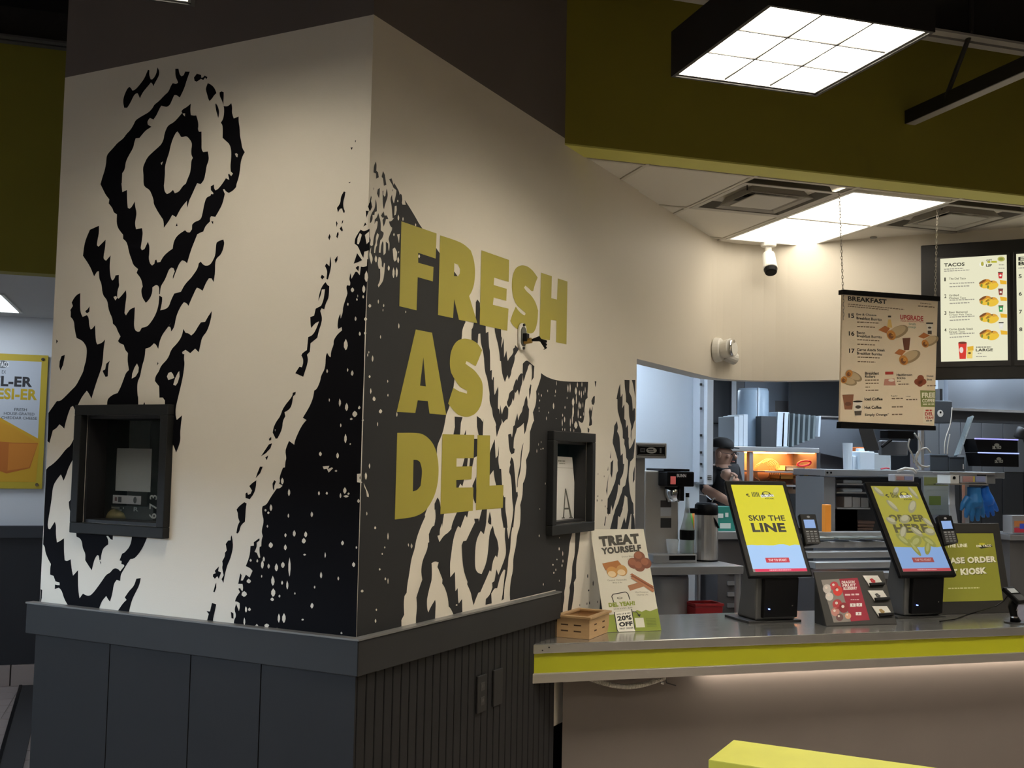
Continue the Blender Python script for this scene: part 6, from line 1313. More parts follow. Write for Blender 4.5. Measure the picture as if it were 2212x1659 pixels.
for k in range(5): MB().cyl((a+(b-a)*(k+.5)/5, Yf+.2, c), (a+(b-a)*(k+.5)/5, Yf+.2, d), (b-a)/9, (b-a)/7.4, 12).build('cup', mat('cup_orange_lit', (.75, .45, .10), .5), rr3)  # orange of the heat lamps put into the cup colour
# red handle
pts = []
for k in range(17):
    t = 2*math.pi*k/16; pts.append(onY(1737+14.5*math.cos(t), 1001-5.5*math.sin(t)-2*math.cos(t), Yf+.1))
o = MB().tube(pts, .010, 8).build('red_ladle', mat('red_bright', (.55, .03, .05), .4), smooth=True); tag(o, 'bright red loop-shaped ladle lying above the warmer trays', 'ladle')
# things on the warmer shelf
zs = d0 = onY(1650, 965, Yf).z
def stand_box(x0, y0, x1, Yq, dep, m, nm, parent=None):
    a, b, c, d = pext(x0, y0, x1, 965, Yq); return MB().box((a, Yq, zs+.001), (b, Yq+dep, d)).build(nm, m, parent, bevel=.004)
CLAM = mat('foam_white', (.60, .68, .76), .5)
for k in range(3):
    o = stand_box(1586+k*10, 899-k*2, 1595.5+k*10, Yf+.08, .3, CLAM, 'takeout_box'); tag(o, ('leftmost upright white takeout box on the warmer shelf', 'middle upright white takeout box on the warmer shelf', 'right upright white takeout box next to the lid tube')[k], 'box', 'upright takeout boxes on the warmer shelf')
a, b, c, d = pext(1614, 838, 1674, 965, Yf+.14); R0 = (b-a)/2; c_ = V(((a+b)/2, Yf+.14+R0, zs+.001))
rr3 = root('lid_tube', c_, 'tall translucent blue lid dispenser tube on the warmer shelf', 'dispenser')
MB().lathe([(R0, 0), (R0, d-zs-.03), (R0*.92, d-zs), (R0*.90, d-zs)], c_, 28).build('tube', mat('tube_blue', (.45, .58, .72), .25, alpha=.75), rr3, smooth=True)
MB().cyl(c_+V((-.03, -R0*1.01, 0)), c_+V((-.03, -R0*1.01, d-zs)), .008, n=8).build('seam_rod', mat('tube_rod', (.75, .85, .95), .3), rr3)
o = stand_box(1644, 899, 1677, Yf+.02, .10, KDARK, 'black_caddy'); tag(o, 'black open caddy in front of the lid tube', 'caddy')
rr3 = root('tray_stack', V((onY(1720, 965, Yf).x, Yf+.1, zs)), 'row of upright white and clear trays on the warmer shelf', 'trays')
for k in range(9):
    x0 = 1677+k*8.6; a, b, c, d = pext(x0, 890+k*1.2, x0+(26 if k == 0 else 5), 965-max(0, k-3)*4.2, Yf+.05+.02*k); MB().hexa([(a, Yf+.05, c), (b, Yf+.05, c), (b, Yf+.35, c), (a, Yf+.35, c), (a+.015, Yf+.05, d), (b+.012, Yf+.05, d), (b+.012, Yf+.35, d), (a+.015, Yf+.35, d)]).build('tray', CLAM if k in (0, 8) else mat('tray_clear', (.20, .24, .26), .15), rr3, bevel=.004)
# hood and grey panels behind
HOOD = mat('hood_steel', (.34, .37, .42), .42, .9, noise=.1, nscale=3)
rr3 = root('exhaust_hood', onY(1850, 905, 9.4), 'slanted stainless splash hood right of the food warmer', 'hood')
Fz = lambda x, y, Y=9.3: onY(x, y, Y)
MB().hexa([Fz(1712, 966), Fz(2010, 1030), Fz(2010, 1030, 9.5), Fz(1712, 966, 9.5), Fz(1768, 903), Fz(2010, 903), Fz(2010, 903, 9.5), Fz(1768, 903, 9.5)]).build('slanted_panel', HOOD, rr3)
a, b, c, d = pext(1768, 960, 2010, 1110, 9.45); MB().box((a, 9.5, 0), (b, 9.54, d)).build('lower_panel', HOOD, rr3); pbox(MB(), 1775, 902, 2010, 905, 9.25, .06).build('top_edge', STEEL, rr3)
o = pbox(MB(), 1709, 760, 1850, 905, 9.9, .05).build('charcoal_panel', KDARK); tag(o, 'dark charcoal panel hanging above the tray stack', 'panel')
rr3 = root('rear_cooler', onY(1650, 965, 10.2), 'tall grey steel cooler front behind the lid tube', 'cooler')
for x0, x1, c in ((1590, 1609, KGREY), (1609, 1712, mat('cooler_blue', (.36, .42, .50), .5))): pbox(MB(), x0, 780, x1-1, 1010, 10.2, .1).build('door', c, rr3, bevel=.006)
pbox(MB(), 1675, 866, 1708, 905, 10.19, .02).build('vent_panel', KGREY, rr3)
rr3 = root('rear_door', onY(1560, 1000, 10.6), 'dark grey rear kitchen door behind the worker', 'door')
for x0, x1 in ((1530, 1577), (1578, 1592)): pbox(MB(), x0, 780, x1, 1100, 10.6, .05).build('leaf', mat('rear_door_grey', (.085, .088, .095), .5), rr3, bevel=.004)
MB().tube([Fz(1541, 914, 10.58), Fz(1562, 914, 10.58), Fz(1562, 940, 10.58)], .012, 6).build('wire_frame', BLKMT, rr3)
# right hand hood
rr3 = root('canopy_hood', onY(2120, 890, 7.4), 'brushed stainless canopy hood at the right of the menu boards', 'hood')
a, b, c, d = pext(2048, 800, 2330, 886, 7.6); MB().box((a, 7.6, c), (b, 7.75, d+.12)).build('front', HOOD, rr3); pbox(MB(), 2026, 780, 2047, 880, 7.65, .1).build('end_panel', mat('hood_end', (.5, .56, .62), .4, .6), rr3)
pbox(MB(), 2040, 886, 2330, 891, 7.56, .06).build('lip', STEEL, rr3); pbox(MB(), 2040, 892, 2330, 915, 7.62, .08).build('shadow_box', KDARK, rr3)
rr3 = struct(pbox(MB(), 2000, 840, 2420, 1420, 8.6, .1).build('wall_kitchen_right', mat('kitchen_tile_grey', (.12, .122, .125), .5)), 'dark grey panelled kitchen wall at the right', 'wall')
for k in range(6): pbox(MB(), 2030+k*46, 905, 2074.5+k*46, 1020, 8.585, .015).build('panel', mat('kitchen_tile_grey2', (.13, .132, .137), .45), rr3, bevel=.003); pbox(MB(), 2030+k*46, 1022, 2074.5+k*46, 1360, 8.585, .015).build('panel', mat('kitchen_tile_dark', (.020, .020, .022), .5), rr3, bevel=.003)
# round sticker box
rr3 = root('speaker_box', onY(2040, 912, 7.3), 'dark grey box with a round white sticker behind the breakfast board', 'speaker')
pbox(MB(), 2030, 840, 2036, 866, 7.36, .22).build('mount_arm', BLKMT, rr3); pbox(MB(), 2014, 865, 2058, 914, 7.3, .15).build('housing', mat('slate', (.06, .07, .085), .5), rr3, bevel=.01); c_ = onY(2031, 893, 7.298); MB().cyl(c_, c_-V((0, .003, 0)), .028, n=20).build('sticker', PAPER, rr3); MB().cyl(c_-V((0, .003, -.008)), c_-V((0, .005, -.008)), .009, n=12).build('sticker_mark', BLKPL, rr3)
# ---------------- pass shelf with cubbies
Ys = 7.35
rr = root('pass_shelf', onY(1920, 1130, Ys), 'stainless pass shelf unit carrying cups and printers', 'shelf')
a, b, c, d = pext(1782, 1016, 2062, 1030, Ys); MB().box((a, Ys, c), (b+.5, Ys+.45, d)).build('shelf_board', STEELK, rr, bevel=.004); zs2 = d
for x in (1787, 1795): c_ = onY(x, 1021, Ys-.001); MB().cyl(c_, c_+V((0, -.004, 0)), .008, n=10).build('bolt', BLKPL, rr)
pbox(MB(), 1780, 1030, 1804, 1160, Ys+.02, .4).build('side_panel', KGREY, rr); pbox(MB(), 1804, 1030, 1806, 1100, Ys+.05, .35).build('side_panel', KDARK, rr)
for y in (1045, 1063, 1097): pbox(MB(), 1808, y, 1880, y+3, Ys+.03, .35).build('cubby_shelf', STEELK, rr)
pbox(MB(), 1804, 1032, 1990, 1160, Ys+.40, .03).build('back_panel', KDARK, rr)
for x in (a+.03, b+.44): MB().box((x, Ys+.40, 0), (x+.04, Ys+.44, zs2-.03)).build('post', STEELK, rr); pbox(MB(), 1804, 1101, 1852, 1160, Ys+.03, .2).build('door_panel', KGREY, rr)
def on_shelf(x0, y0, x1, y1, Yq, dep, m, nm, lab, cat, bev=.005, grp=None, zb=None):
    a, b, c, d = pext(x0, y0, x1, y1, Yq); c = zb if zb is not None else c; o = MB().box((a, Yq, c), (b, Yq+dep, d)).build(nm, m, bevel=bev); tag(o, lab, cat, grp); return o
for k, y in enumerate((1037, 1055)): on_shelf(1822, y, 1864, y+8, Ys+.08, .2, CLAM, 'paper_stack', ('upper white paper stack in the shelf cubby', 'lower white paper stack in the shelf cubby')[k], 'paper', .012)
for k in range(3): on_shelf(1824+k*18, 1073+k, 1840.5+k*18, 1096, Ys+.06, .2, mat('tin_%d' % k, (.42-.08*k,)*3, .4, .4), 'steel_pan', ('left small steel pan in the shelf cubby', 'middle small steel pan in the shelf cubby', 'right small steel pan in the shelf cubby')[k], 'pan', .004)
for k in range(4): on_shelf(1853, 1126+k*7, 1890-k*2, 1131.5+k*7, Ys+.1, .2, mat('book_brown', (.16, .10, .08), .6), 'brown_tray', 'brown serving tray, number %s from the top of the small stack' % ('one', 'two', 'three', 'four')[k], 'tray', .002, 'brown trays under the shelf')
# cups and cartons on top
z_ = zs2+.001
def cupcyl(x, y0, w, Yq, m, nm, lab, cat):
    b = onY(x, 1016, Yq); t = onY(x, y0, Yq); R = (onY(x+w, y0, Yq).x-onY(x, y0, Yq).x)/2; o = MB().lathe([(0, 0), (R*.85, 0), (R, t.z-z_), (0, t.z-z_)], V((b.x, Yq, z_)), 18).build(nm, m, smooth=False); tag(o, lab, cat)
cupcyl(1831, 957, 18, Ys+.2, CLAM, 'cup_stack', 'tall white cup stack on the pass shelf', 'cups')
on_shelf(1842, 985, 1857, 1016, Ys+.2, .12, CLAM, 'napkin_pack', 'short white napkin pack beside the cup stack', 'napkins')
rr3 = root('takeout_carton', onY(1890, 1016, Ys+.15), 'white takeout carton with handles on the pass shelf', 'carton')
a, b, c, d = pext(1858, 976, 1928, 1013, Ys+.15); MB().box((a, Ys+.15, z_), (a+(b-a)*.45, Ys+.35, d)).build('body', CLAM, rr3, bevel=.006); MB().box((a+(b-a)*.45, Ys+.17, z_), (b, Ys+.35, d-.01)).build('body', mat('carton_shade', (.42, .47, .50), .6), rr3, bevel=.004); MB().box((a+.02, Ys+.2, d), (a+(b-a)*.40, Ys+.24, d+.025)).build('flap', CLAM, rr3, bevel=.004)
on_shelf(1855, 966, 1871, 985, Ys+.42, .1, mat('orange_paint', (.62, .16, .04), .5), 'orange_box', 'small orange box behind the takeout carton', 'box', zb=z_)
on_shelf(1783, 1090, 1796, 1124, Ys-.17, .05, mat('orange_pack_glow', (.75, .27, .03), .5, emit=(.7, .25, .03), es=.25), 'orange_packet', 'bright orange packet standing left of the shelf cubby', 'packet', zb=1.166)  # packet glows a little by itself, though it is no lamp
o = MB().tube([onY(1903, 1013, Ys+.05), onY(1914, 1011, Ys+.05), onY(1921, 1012, Ys+.05)], .006, 6).build('red_marker', mat('red_marker', (.5, .03, .05), .4)); tag(o, 'red marker lying on the pass shelf', 'marker')
# printers
GB = mat('printer_slate', (.055, .068, .085), .45)
for k, (x0, x1, lab) in enumerate(((2009, 2050, 'left slate grey receipt printer on the pass shelf'), (2050, 2085, 'right slate grey receipt printer on the pass shelf'))):
    a, b, c, d = pext(x0, 981+k*5, x1-1, 1020, Ys+.0); r4 = root('receipt_printer', ((a+b)/2, Ys+.1, z_), lab, 'printer', 'receipt printers'); MB().box((a, Ys+.0, z_), (b, Ys+.25, d)).build('body', GB, r4, bevel=.006)
    MB().box((a+.005, Ys-.002, d-.02), (b-.005, Ys+.0, d-.016)).build('paper_slot', BLKPL, r4)
    if k: MB().box((b-.02, Ys-.003, z_+.02), (b-.012, Ys, z_+.06)).build('button_strip', WHPL, r4)
pbox(MB(), 2086, 984, 2100, 1018, Ys+.05, .1).build('switch_box', mat('grey_box', (.25, .27, .29), .5)); tag(bpy.data.objects['switch_box'], 'light grey adapter box right of the receipt printers', 'box')
# tablet seen from the side
Q = [onY(2104, 899, Ys-.05), onY(2117, 903, Ys+.05), onY(2086, 985, Ys+.05), onY(2074, 983, Ys-.05)]
r4 = root('tablet', Q[3], 'slanted tablet in crinkled plastic seen from the side', 'tablet'); slab([Q[0], Q[0]+V((.035, .10, -.01)), Q[3]+V((.035, .10, -.01)), Q[3]], .012, 'case', mat('tablet_wrap', (.35, .42, .45), .25, .3, bump=.8, bscale=60), r4); slab([Q[0]+V((.036, .10, -.01)), Q[0]+V((.058, .12, -.015)), Q[3]+V((.058, .12, -.015)), Q[3]+V((.036, .10, -.01))], .012, 'back', BLKPL, r4)
# black cash drawers with a lit edge
for k, (y0, y1, x0, x1, lab) in enumerate(((949, 978, 2106, 2199, 'upper black order screen with a lit violet edge'), (979, 1008, 2113, 2201, 'lower black order screen with a lit blue edge'))):
    a, b, c, d = pext(x0, y0, x1, y1, 7.2); r4 = root('order_screen', ((a+b)/2, 7.2, c), lab, 'monitor', 'stacked order screens'); MB().hexa([(a+.03, 7.2, c), (b, 7.2, c), (b, 7.35, c), (a+.03, 7.35, c), (a, 7.2, d), (b, 7.2, d), (b, 7.35, d), (a, 7.35, d)]).build('housing', BLKPL, r4, bevel=.004)
    MB().box((a, 7.195, d-.004), (b, 7.205, d+.006)).build('lit_edge', mat('edge_%d' % k, (.4, .4, 1), .5, emit=((.42, .40, 1.0), (.45, .58, 1.0))[k], es=.9), r4)
    P = Print(frame((a, 7.1985, d), (1, 0, 0), UP), b-a, d-c); P.text('logo', '#a7a79c', 'DEL TACO', .40, .50, .60, .74, .05, slant=-.03); P.ell('logo', '#8a8a80', .5, .42, .06, .12, 1); P.build(r4)
o = MB().tube([onY(2200, 945, 7.3), onY(2205, 930, 7.3), onY(2215, 935, 7.3), onY(2225, 960, 7.3)], .04, 10).build('black_bag', BLKMT, smooth=True); tag(o, 'black bundle hanging beside the order screens', 'bundle')
# hanging screen arm behind the board
r4 = root('screen_arm', onY(1900, 1000, 7.0), 'dark monitor arm and bracket below the breakfast board', 'monitor arm')
Fa = lambda x, y, Y=7.0: onY(x, y, Y)
MB().hexa([Fa(1868, 975), Fa(1900, 972), Fa(1900, 972, 7.1), Fa(1868, 975, 7.1), Fa(1853, 920), Fa(1885, 920), Fa(1885, 920, 7.1), Fa(1853, 920, 7.1)]).build('arm', mat('arm_slate', (.045, .05, .06), .5), r4, bevel=.006)
pbox(MB(), 1918, 930, 1975, 948, 7.02, .10).build('crossbar', BLKPL, r4, bevel=.006); pbox(MB(), 1905, 952, 1962, 984, 7.2, .05).build('screen_back', mat('screen_back', (.10, .105, .115), .5), r4, bevel=.01); MB().tube([Fa(1905, 965), Fa(1918, 955), Fa(1925, 950)], .012, 6).build('strut', BLKPL, r4)
pbox(MB(), 1990, 930, 1996, 1016, 7.1, .04).build('post', STEELK, r4)
for k, (pp, w, col, lab) in enumerate(((((1985, 935), (1985, 970), (1978, 1000), (1985, 1013), (1976, 1016)), .006, (.55, .54, .5), 'white cable dangling under the breakfast board'), (((1975, 936), (1990, 960), (1982, 985), (1978, 995), (1990, 1008), (2008, 1007)), .006, (.42, .41, .38), 'pale looped cable below the breakfast board'), (((2010, 978), (2000, 968), (1985, 974), (1978, 990), (1988, 1005), (2005, 1009)), .007, (.5, .49, .46), 'round pale cable loop beside the receipt printers'), (((1965, 948), (1962, 965), (1972, 985), (1974, 1000)), .007, (.5, .5, .47), 'knotted pale cable hanging behind the dim kiosk'), (((2057, 880), (2053, 915), (2042, 950), (2040, 980)), .004, (.55, .52, .48), 'thin pale cable in front of the canopy hood'), (((2052, 938), (2048, 960), (2046, 982)), .004, (.5, .48, .44), 'short pale cable above the receipt printers'))):
    P3 = [onY(x, y, 7.0) for x, y in pp]; fine = []
    for i in range(len(P3)-1):
        p0, p1, p2, p3 = P3[max(i-1, 0)], P3[i], P3[i+1], P3[min(i+2, len(P3)-1)]
        for j in range(5):
            t = j/5; fine.append(.5*((2*p1)+(p2-p0)*t+(2*p0-5*p1+4*p2-p3)*t*t+(3*p1-p0-3*p2+p3)*t**3))
    fine.append(P3[-1]); o = MB().tube(fine, w, 6).build('cable', mat('cable_%d' % k, col, .5), smooth=True); tag(o, lab, 'cable')
r4 = root('card_scanner', onY(1955, 1035, 6.95), 'small white scanner with coiled cable above the dim kiosk', 'scanner'); pbox(MB(), 1933, 1025, 1975, 1040, 6.95, .08).build('body', mat('scanner_white', (.55, .54, .56), .5), r4, bevel=.004); pbox(MB(), 1950, 1026, 1958, 1030, 7.03, .33).build('bracket', STEELK, r4); pbox(MB(), 1937, 1029, 1953, 1037, 6.945, .01).build('label_pink', mat('lab_pink', (.5, .28, .26), .6), r4); pbox(MB(), 1954, 1029, 1972, 1037, 6.945, .01).build('label_blue', mat('lab_blue', (.3, .34, .55), .6), r4)
MB().tube([onY(1938, 1018, 6.97), onY(1955, 1012, 6.95), onY(1972, 1014, 6.97), onY(1978, 1022, 6.97)], .012, 8).build('coiled_cable', WHPL, r4, smooth=True)
# glove dispenser and gloves
Yg = 6.95
r4 = root('glove_dispenser', onY(2100, 1048, Yg), 'clear glove dispenser shelf with colour labels', 'dispenser')
pbox(MB(), 2052, 1020, 2150, 1025, Yg, .2).build('top_rail', STEEL, r4, bevel=.003); pbox(MB(), 2053, 1026, 2072, 1045, Yg, .15).build('end_block', WHPL, r4, bevel=.003); pbox(MB(), 2074, 1028, 2132, 1043, Yg+.01, .15).build('box', mat('dispenser_clear', (.45, .46, .48), .3), r4); pbox(MB(), 2080, 1029, 2102, 1041, Yg+.005, .005).build('label', mat('lab_pink', (.5, .28, .26), .6), r4); pbox(MB(), 2102, 1029, 2106, 1041, Yg+.004, .005).build('label', mat('lab_yellow', (.6, .5, .1), .6), r4); pbox(MB(), 2107, 1029, 2129, 1041, Yg+.005, .005).build('label', mat('lab_blue', (.3, .34, .55), .6), r4)
pbox(MB(), 2052, 1045, 2135, 1048, Yg, .16).build('bottom_rail', STEEL, r4); c_ = onY(2061, 1032, Yg-.001); MB().cyl(c_, c_-V((0, .004, 0)), .012, n=14).build('knob', BLKPL, r4); pbox(MB(), 2130, 1022, 2150, 1045, Yg+.02, .1).build('end_block', mat('block_grey', (.2, .2, .2), .5), r4)
def glove(cx, cy, sc_, rot, lab, col):
    c, s = math.cos(rot), math.sin(rot); g = lambda x, y, dy=0.0: onY(cx+(x*c-y*s)*sc_, cy+(x*s+y*c)*sc_, Yg+.06+dy)
    verts = {}; bm_ = bmesh.new(); pts = {'w': (0, 0), 'p': (0, 22), 'k': (0, 38)}
    r5 = root('rubber_glove', g(0, 70), lab, 'glove', 'blue gloves under the dispenser'); m = mat('glove_blue_%d' % int(cx), col, .4, bump=.25, bscale=30)
    mb = MB(); mb.tube([g(0, 0), g(0, 15), g(0, 32), g(0, 44)], [.050*sc_, .052*sc_, .068*sc_, .055*sc_], 12)
    for x0, x1, L in ((-15, -19, 66), (-5, -6, 74), (6, 7, 74), (15, 19, 66)): mb.tube([g(x0*.8, 34, -.01), g(x0, 48, -.012), g((x0+x1)/2, (48+L)/2, -.012), g(x1, L, -.005)], [.026*sc_, .023*sc_, .021*sc_, .013*sc_], 9)
    mb.tube([g(-14, 22, -.01), g(-24, 36, -.012), g(-29, 50, -.01)], [.026*sc_, .022*sc_, .012*sc_], 9)
    o = mb.build('glove_skin', m, r5, smooth=True); md = o.modifiers.new('r', 'REMESH'); md.mode = 'VOXEL'; md.voxel_size = .008; md.use_smooth_shade = True
glove(2104, 1052, 1.0, -.02, 'left translucent blue glove hanging from the dispenser', (.03, .20, .50)); glove(2122, 1052, .9, -.28, 'right bright blue glove hanging from the dispenser', (.01, .15, .62))
# papers and cloth under the shelf
r4 = root('menu_leaflet', onY(2025, 1100, 7.12), 'green and white leaflet under the printers', 'leaflet'); a, b, c, d = pext(1996, 1028, 2054, 1112, 7.34); MB().box((a, 7.34, c), (b, 7.345, d)).build('sheet', mat('leaflet', (.36, .39, .36), .6), r4); P = Print(frame((a, 7.3395, d), (1, 0, 0), UP), b-a, d-c); P.rect('print_block', '#7b7f4a', .0, .04, .95, .25, 1); P.scrib('print_line', '#4a4a30', .35, .2, .8, .23, 2); P.rect('print_block', '#77883c', .18, .52, .62, .75, 1); P.scrib('print_line', '#9aa09a', .1, .35, .9, .38, 1); P.scrib('print_line', '#9aa09a', .1, .85, .7, .88, 1); P.build(r4)
o = MB().add([onY(2050, 1046, 7.05), onY(2061, 1046, 7.05), onY(2062, 1090, 7.03), onY(2068, 1130, 7.05), onY(2052, 1130, 7.05), onY(2050, 1090, 7.0)], [(0, 1, 2, 5), (5, 2, 3, 4)]).build('white_cloth', mat('cloth_white', (.55, .58, .62), .8), solid=.01); tag(o, 'white cloth strip hanging below the glove dispenser', 'cloth')
r4 = root('sauce_packet_box', onY(2200, 1150, 6.8), 'small box with bright orange and blue print at the right edge', 'box'); a, b, c, d = pext(2187, 1114, 2245, 1152, 6.8); MB().box((a, 6.8, c), (b, 6.9, d)).build('carton', mat('pack_grey', (.35, .35, .36), .5), r4); P = Print(frame((a, 6.799, d), (1, 0, 0), UP), b-a, d-c, emit=.35); P.rect('print_block', '#c87a3c', .06, .3, 1, .62, 0); P.rect('print_block', '#c83040', .06, .68, 1, .95, 0); P.rect('print_block', '#3050c8', .26, .45, 1, .75, 1); P.build(r4)  # emission lifts this print, though the box is no light source
for k, (y0, y1) in enumerate(((1160, 1172), (1195, 1205))): pass
rr4 = root('back_counter', onY(2200, 1200, 6.9), 'grey back counter under the bright packet box', 'counter'); a, b, c, d = pext(2176, 1155, 2330, 1166, 6.78); MB().box((a, 6.75, c), (b, 7.2, d)).build('top', STEELK, rr4); MB().box((a+.04, 6.8, 0), (b, 7.2, c)).build('body', mat('back_counter_grey', (.16, .155, .155), .5), rr4)
# ---------------- worker
def person():
    Yp = 8.35
    g = lambda x, y, dy=0.0: onY(x, y, Yp+dy)
    hd = g(1564, 981); nk = g(1560, 1006); ch = g(1563, 1032); pel = V((ch.x-.02, Yp+.05, .98)); wa = V((ch.x-.01, Yp+.03, 1.18))
    shl, shr = g(1541, 1018, .05), g(1587, 1016, -.02)
    V_ = [pel, wa, ch, nk, g(1562, 997), hd, g(1565, 968, .02),
          shl, g(1519, 1056, -.02), g(1548, 1070, -.20), g(1572, 1083, -.30), g(1580, 1087, -.33),
          shr, g(1594, 1046, .0), g(1580, 1036, -.16), g(1566, 1027, -.24), g(1560, 1024, -.25),
          V((pel.x-.10, Yp+.05, .9)), V((pel.x-.11, Yp+.04, .50)), V((pel.x-.11, Yp+.06, .08)), V((pel.x+.10, Yp+.05, .9)), V((pel.x+.11, Yp+.04, .50)), V((pel.x+.11, Yp+.06, .08)),
          g(1573, 986, -.085), V((pel.x-.11, Yp-.10, .04)), V((pel.x+.11, Yp-.10, .04))]
    E_ = [(0, 1), (1, 2), (2, 3), (3, 4), (4, 5), (5, 6), (2, 7), (7, 8), (8, 9), (9, 10), (10, 11), (2, 12), (12, 13), (13, 14), (14, 15), (15, 16), (0, 17), (17, 18), (18, 19), (0, 20), (20, 21), (21, 22), (19, 24), (22, 25)]
    R_ = [.15, .15, .155, .062, .068, .088, .078, .075, .052, .044, .036, .034, .075, .055, .045, .036, .035, .10, .07, .05, .10, .07, .05, .02, .04, .04]
    me = bpy.data.meshes.new('person'); me.from_pydata([tuple(v) for v in V_ if True], E_, []); me.update()
    o = bpy.data.objects.new('tmp_person', me); COL.objects.link(o)
    sk = o.modifiers.new('s', 'SKIN'); sk.use_smooth_shade = True
    for i, v in enumerate(me.skin_vertices[0].data): v.radius = (R_[i], R_[i]*(.72 if i in (0, 1, 2) else 1.0)); v.use_root = (i == 0)
    ss = o.modifiers.new('d', 'SUBSURF'); ss.levels = 2; ss.render_levels = 2
    bpy.context.view_layer.update()
    m2 = bpy.data.meshes.new_from_object(o.evaluated_get(bpy.context.evaluated_depsgraph_get())); bpy.data.objects.remove(o)
    rp = root('person', (pel.x, Yp, 0), 'kitchen worker in black cap, glasses and black shirt handling food', 'person')
    L = WL[rp.name]
    for v in m2.vertices: v.co -= L
    body = bpy.data.objects.new('body', m2); COL.objects.link(body); body.parent = rp; WL[body.name] = L
    SK = mat('skin', (.42, .255, .185), .55); SH = mat('shirt_black', (.012, .013, .016), .8)
    m2.materials.clear(); m2.materials.append(SH); m2.materials.append(SK)
    el, er, zc = g(1532, 1056), g(1590, 1042), nk.z-.01
    for p in m2.polygons:
        c = p.center + L; p.use_smooth = True
        arm_skin = (c.y < Yp-.07 and c.z < nk.z-.02 and c.z > 1.2 and (abs(c.x-ch.x) > .0) and (c.y < Yp-.13 or c.x < shl.x-.05))
        p.material_index = 1 if (c.z > nk.z+.03 or (c.z > zc and math.hypot(c.x-nk.x, c.y-nk.y) < .072) or arm_skin) else 0
    # hands with five fingers
    def hand(base, d, up_, nm, side):
        d = d.normalized(); w = d.cross(up_).normalized(); mb = MB(); n_ = w.cross(d)
        mb.tube([base, base+d*.03, base+d*.07], [.030, .038, .034], 10)
        for k, (off, ln) in enumerate(((-.027, .055), (-.009, .068), (.009, .064), (.027, .050))):
            b0 = base+d*.065+w*off; mb.tube([b0, b0+d*ln*.5-n_*.010, b0+d*ln*.8-n_*.030, b0+d*ln*.75-n_*.048], [.010, .0095, .0085, .006], 7)
        b0 = base+d*.02+w*.032*side; mb.tube([b0, b0+w*.025*side+d*.02-n_*.012, b0+w*.03*side+d*.045-n_*.03], [.012, .010, .007], 7)
        mb.build(nm, SK, rp, smooth=True)
    hand(V_[11], V_[11]-V_[10]+V((.04, -.02, -.01)), UP, 'hand', 1); hand(V_[16], V((.10, -.04, .015)), UP, 'hand', -1)
    # cap with brim
    d = V((.62, -.78, -.12)).normalized(); sx = V((-d.y, d.x, 0)).normalized()
    cz = hd+V((-.012, .018, .066)); up_ = sx.cross(d).normalized()*-1 if sx.cross(d).z < 0 else sx.cross(d).normalized()
    CAPM = mat('cap_black', (.010, .010, .011), .8)
    MB().lathe([(.094, -.010), (.098, .012), (.092, .040), (.068, .066), (.03, .078), (0, .08)], cz, 20, F=lambda v: cz+d*v.x*1.08+sx*v.y*.95+up_*v.z).build('cap', CAPM, rp, smooth=True)
    pr = [(-.075, .06), (-.068, .11), (-.04, .145), (0, .155), (.04, .145), (.068, .11), (.075, .06), (0, .08)]
    MB().prism(pr, lambda x, y, z=0.0: cz+sx*x+d*y+up_*(-.004+y*.02+z), 0, .008).build('cap_brim', CAPM, rp)
    # face: nose, eyes, mouth, ear, glasses, short beard
    fc = hd+V((0, 0, -.016))
    MB().tube([fc+d*.084+up_*.03, fc+d*.108+up_*.002, fc+d*.10-up_*.012], [.010, .016, .012], 8).build('nose', SK, rp, smooth=True)
    for s in (-1, 1): MB().lathe([(0, -.008), (.010, -.004), (.012, 0), (.010, .004), (0, .008)], fc, 10, F=lambda v, s=s: fc+sx*(.034*s+v.x)+up_*(.026+v.y*.55)+d*(.083+v.z)).build('eye', mat('eye_dark', (.03, .022, .02), .3), rp)
    MB().tube([fc+d*.086+sx*-.026-up_*.036, fc+d*.094-up_*.034, fc+d*.086+sx*.026-up_*.036], .006, 6).build('mouth', mat('lips', (.28, .12, .10), .5), rp)
    for s in (-1, 1): MB().lathe([(0, -.008), (.018, -.006), (.024, 0), (.018, .006), (0, .008)], fc, 12, F=lambda v, s=s: fc+sx*(.092*s+v.z*.8)+up_*(.008+v.y*1.25)+d*(v.x*.8-.005)).build('ear', SK, rp, smooth=True)
    mb = MB()
    for s in (-1, 1):
        mb.tube([fc+sx*(.036*s+.026*math.cos(t))+up_*(.026+.019*math.sin(t))+d*.100 for t in [2*math.pi*k/12 for k in range(13)]], .0022, 5); mb.tube([fc+sx*.062*s+up_*.03+d*.098, fc+sx*.092*s+up_*.028+d*.02], .002, 5)
    mb.tube([fc+sx*-.01+up_*.03+d*.101, fc+sx*.01+up_*.03+d*.101], .002, 5); mb.build('glasses', mat('glasses_dark', (.05, .05, .06), .3, .5), rp)
    # shirt collar and apron straps
    mb = MB(); mb.tube([nk+V((-.055, -.02, -.02)), nk+V((-.03, -.085, -.07)), nk+V((.0, -.10, -.15))], .009, 6); mb.tube([nk+V((.06, -.02, -.02)), nk+V((.04, -.085, -.07)), nk+V((.02, -.10, -.15))], .009, 6)
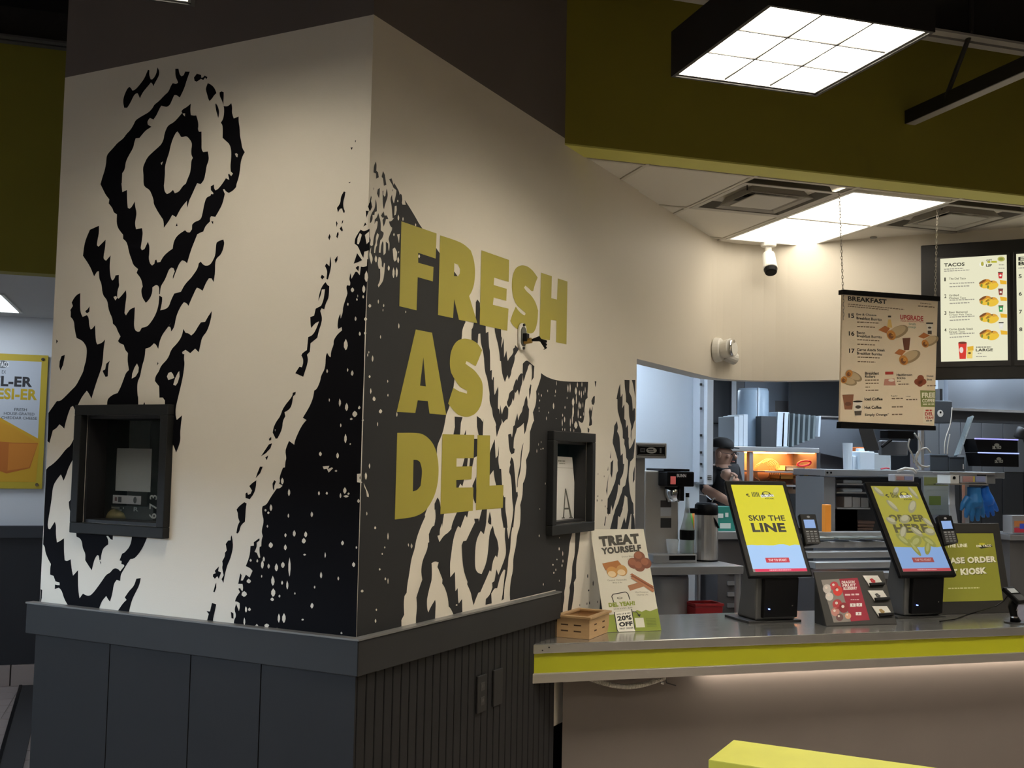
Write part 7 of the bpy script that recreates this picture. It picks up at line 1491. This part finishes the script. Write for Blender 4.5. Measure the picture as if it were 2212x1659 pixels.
    mb.build('neck_strap', mat('strap_cream', (.5, .48, .40), .7), rp)
    MB().tube([nk+V((-.045, .03, -.015)), nk+V((-.05, -.05, -.03)), nk+V((.0, -.09, -.055)), nk+V((.05, -.05, -.03)), nk+V((.045, .03, -.015))], .018, 8).build('collar', SH, rp, smooth=True)
    o = MB().hexa([g(1574, 1043, -.26), g(1580, 1042, -.26), g(1580, 1042, -.24), g(1574, 1043, -.24), g(1578, 1030, -.26), g(1588, 1023, -.26), g(1588, 1023, -.24), g(1578, 1030, -.24)]).build('food_wrap', PAPER); tag(o, 'small white wrapper held in the worker hand', 'wrapper')
person()
# made-up passage with a lit transom, added for the cool patch on the mural
rr = root('added_transom', (-5.7, 2.5, 2.25), 'added cool lit transom far left outside the view, lighting the mural', 'window'); rr['kind'] = 'structure'
MB().box((-5.72, .3, 2.27), (-5.71, 4.7, 2.68)).build('pane', mat('transom_cool', (.5, .6, .7), .3, emit=(.66, .82, 1.0), es=WIN), rr)
for q in (((-5.75, .2, 2.2), (-5.68, 4.8, 2.27)), ((-5.75, .2, 2.68), (-5.68, 4.8, 2.74)), ((-5.75, .2, 2.27), (-5.68, .3, 2.68)), ((-5.75, 4.7, 2.27), (-5.68, 4.8, 2.68))): MB().box(*q).build('frame_bar', BLKMETAL, rr)
TAN = mat('wall_tan', (.30, .27, .22), .7)
struct(MB().box((-5.9, -6, 0), (-5.76, 6.4, HIZ)).build('wall_transom', TAN), 'added unseen tan wall holding the transom', 'wall')
mb = MB(); mb.box((-3.4, -6, 0), (-3.28, .6, HIZ)); mb.box((-3.4, 5.2, 0), (-3.28, 6.4, HIZ)); mb.box((-3.4, .6, 2.03), (-3.28, 5.2, HIZ)); struct(mb.build('wall_light_cut', TAN), 'added unseen tan wall whose opening cuts off the cool light', 'wall')  # added wall, its low header shapes the slanting edge of the cool light
struct(MB().box((-5.76, -1, 2.76), (-3.4, 6.4, 2.82)).build('ceiling_added', mat('ceiling_grey', (.50, .51, .52), .8)), 'added low grey ceiling over the unseen passage', 'ceiling')
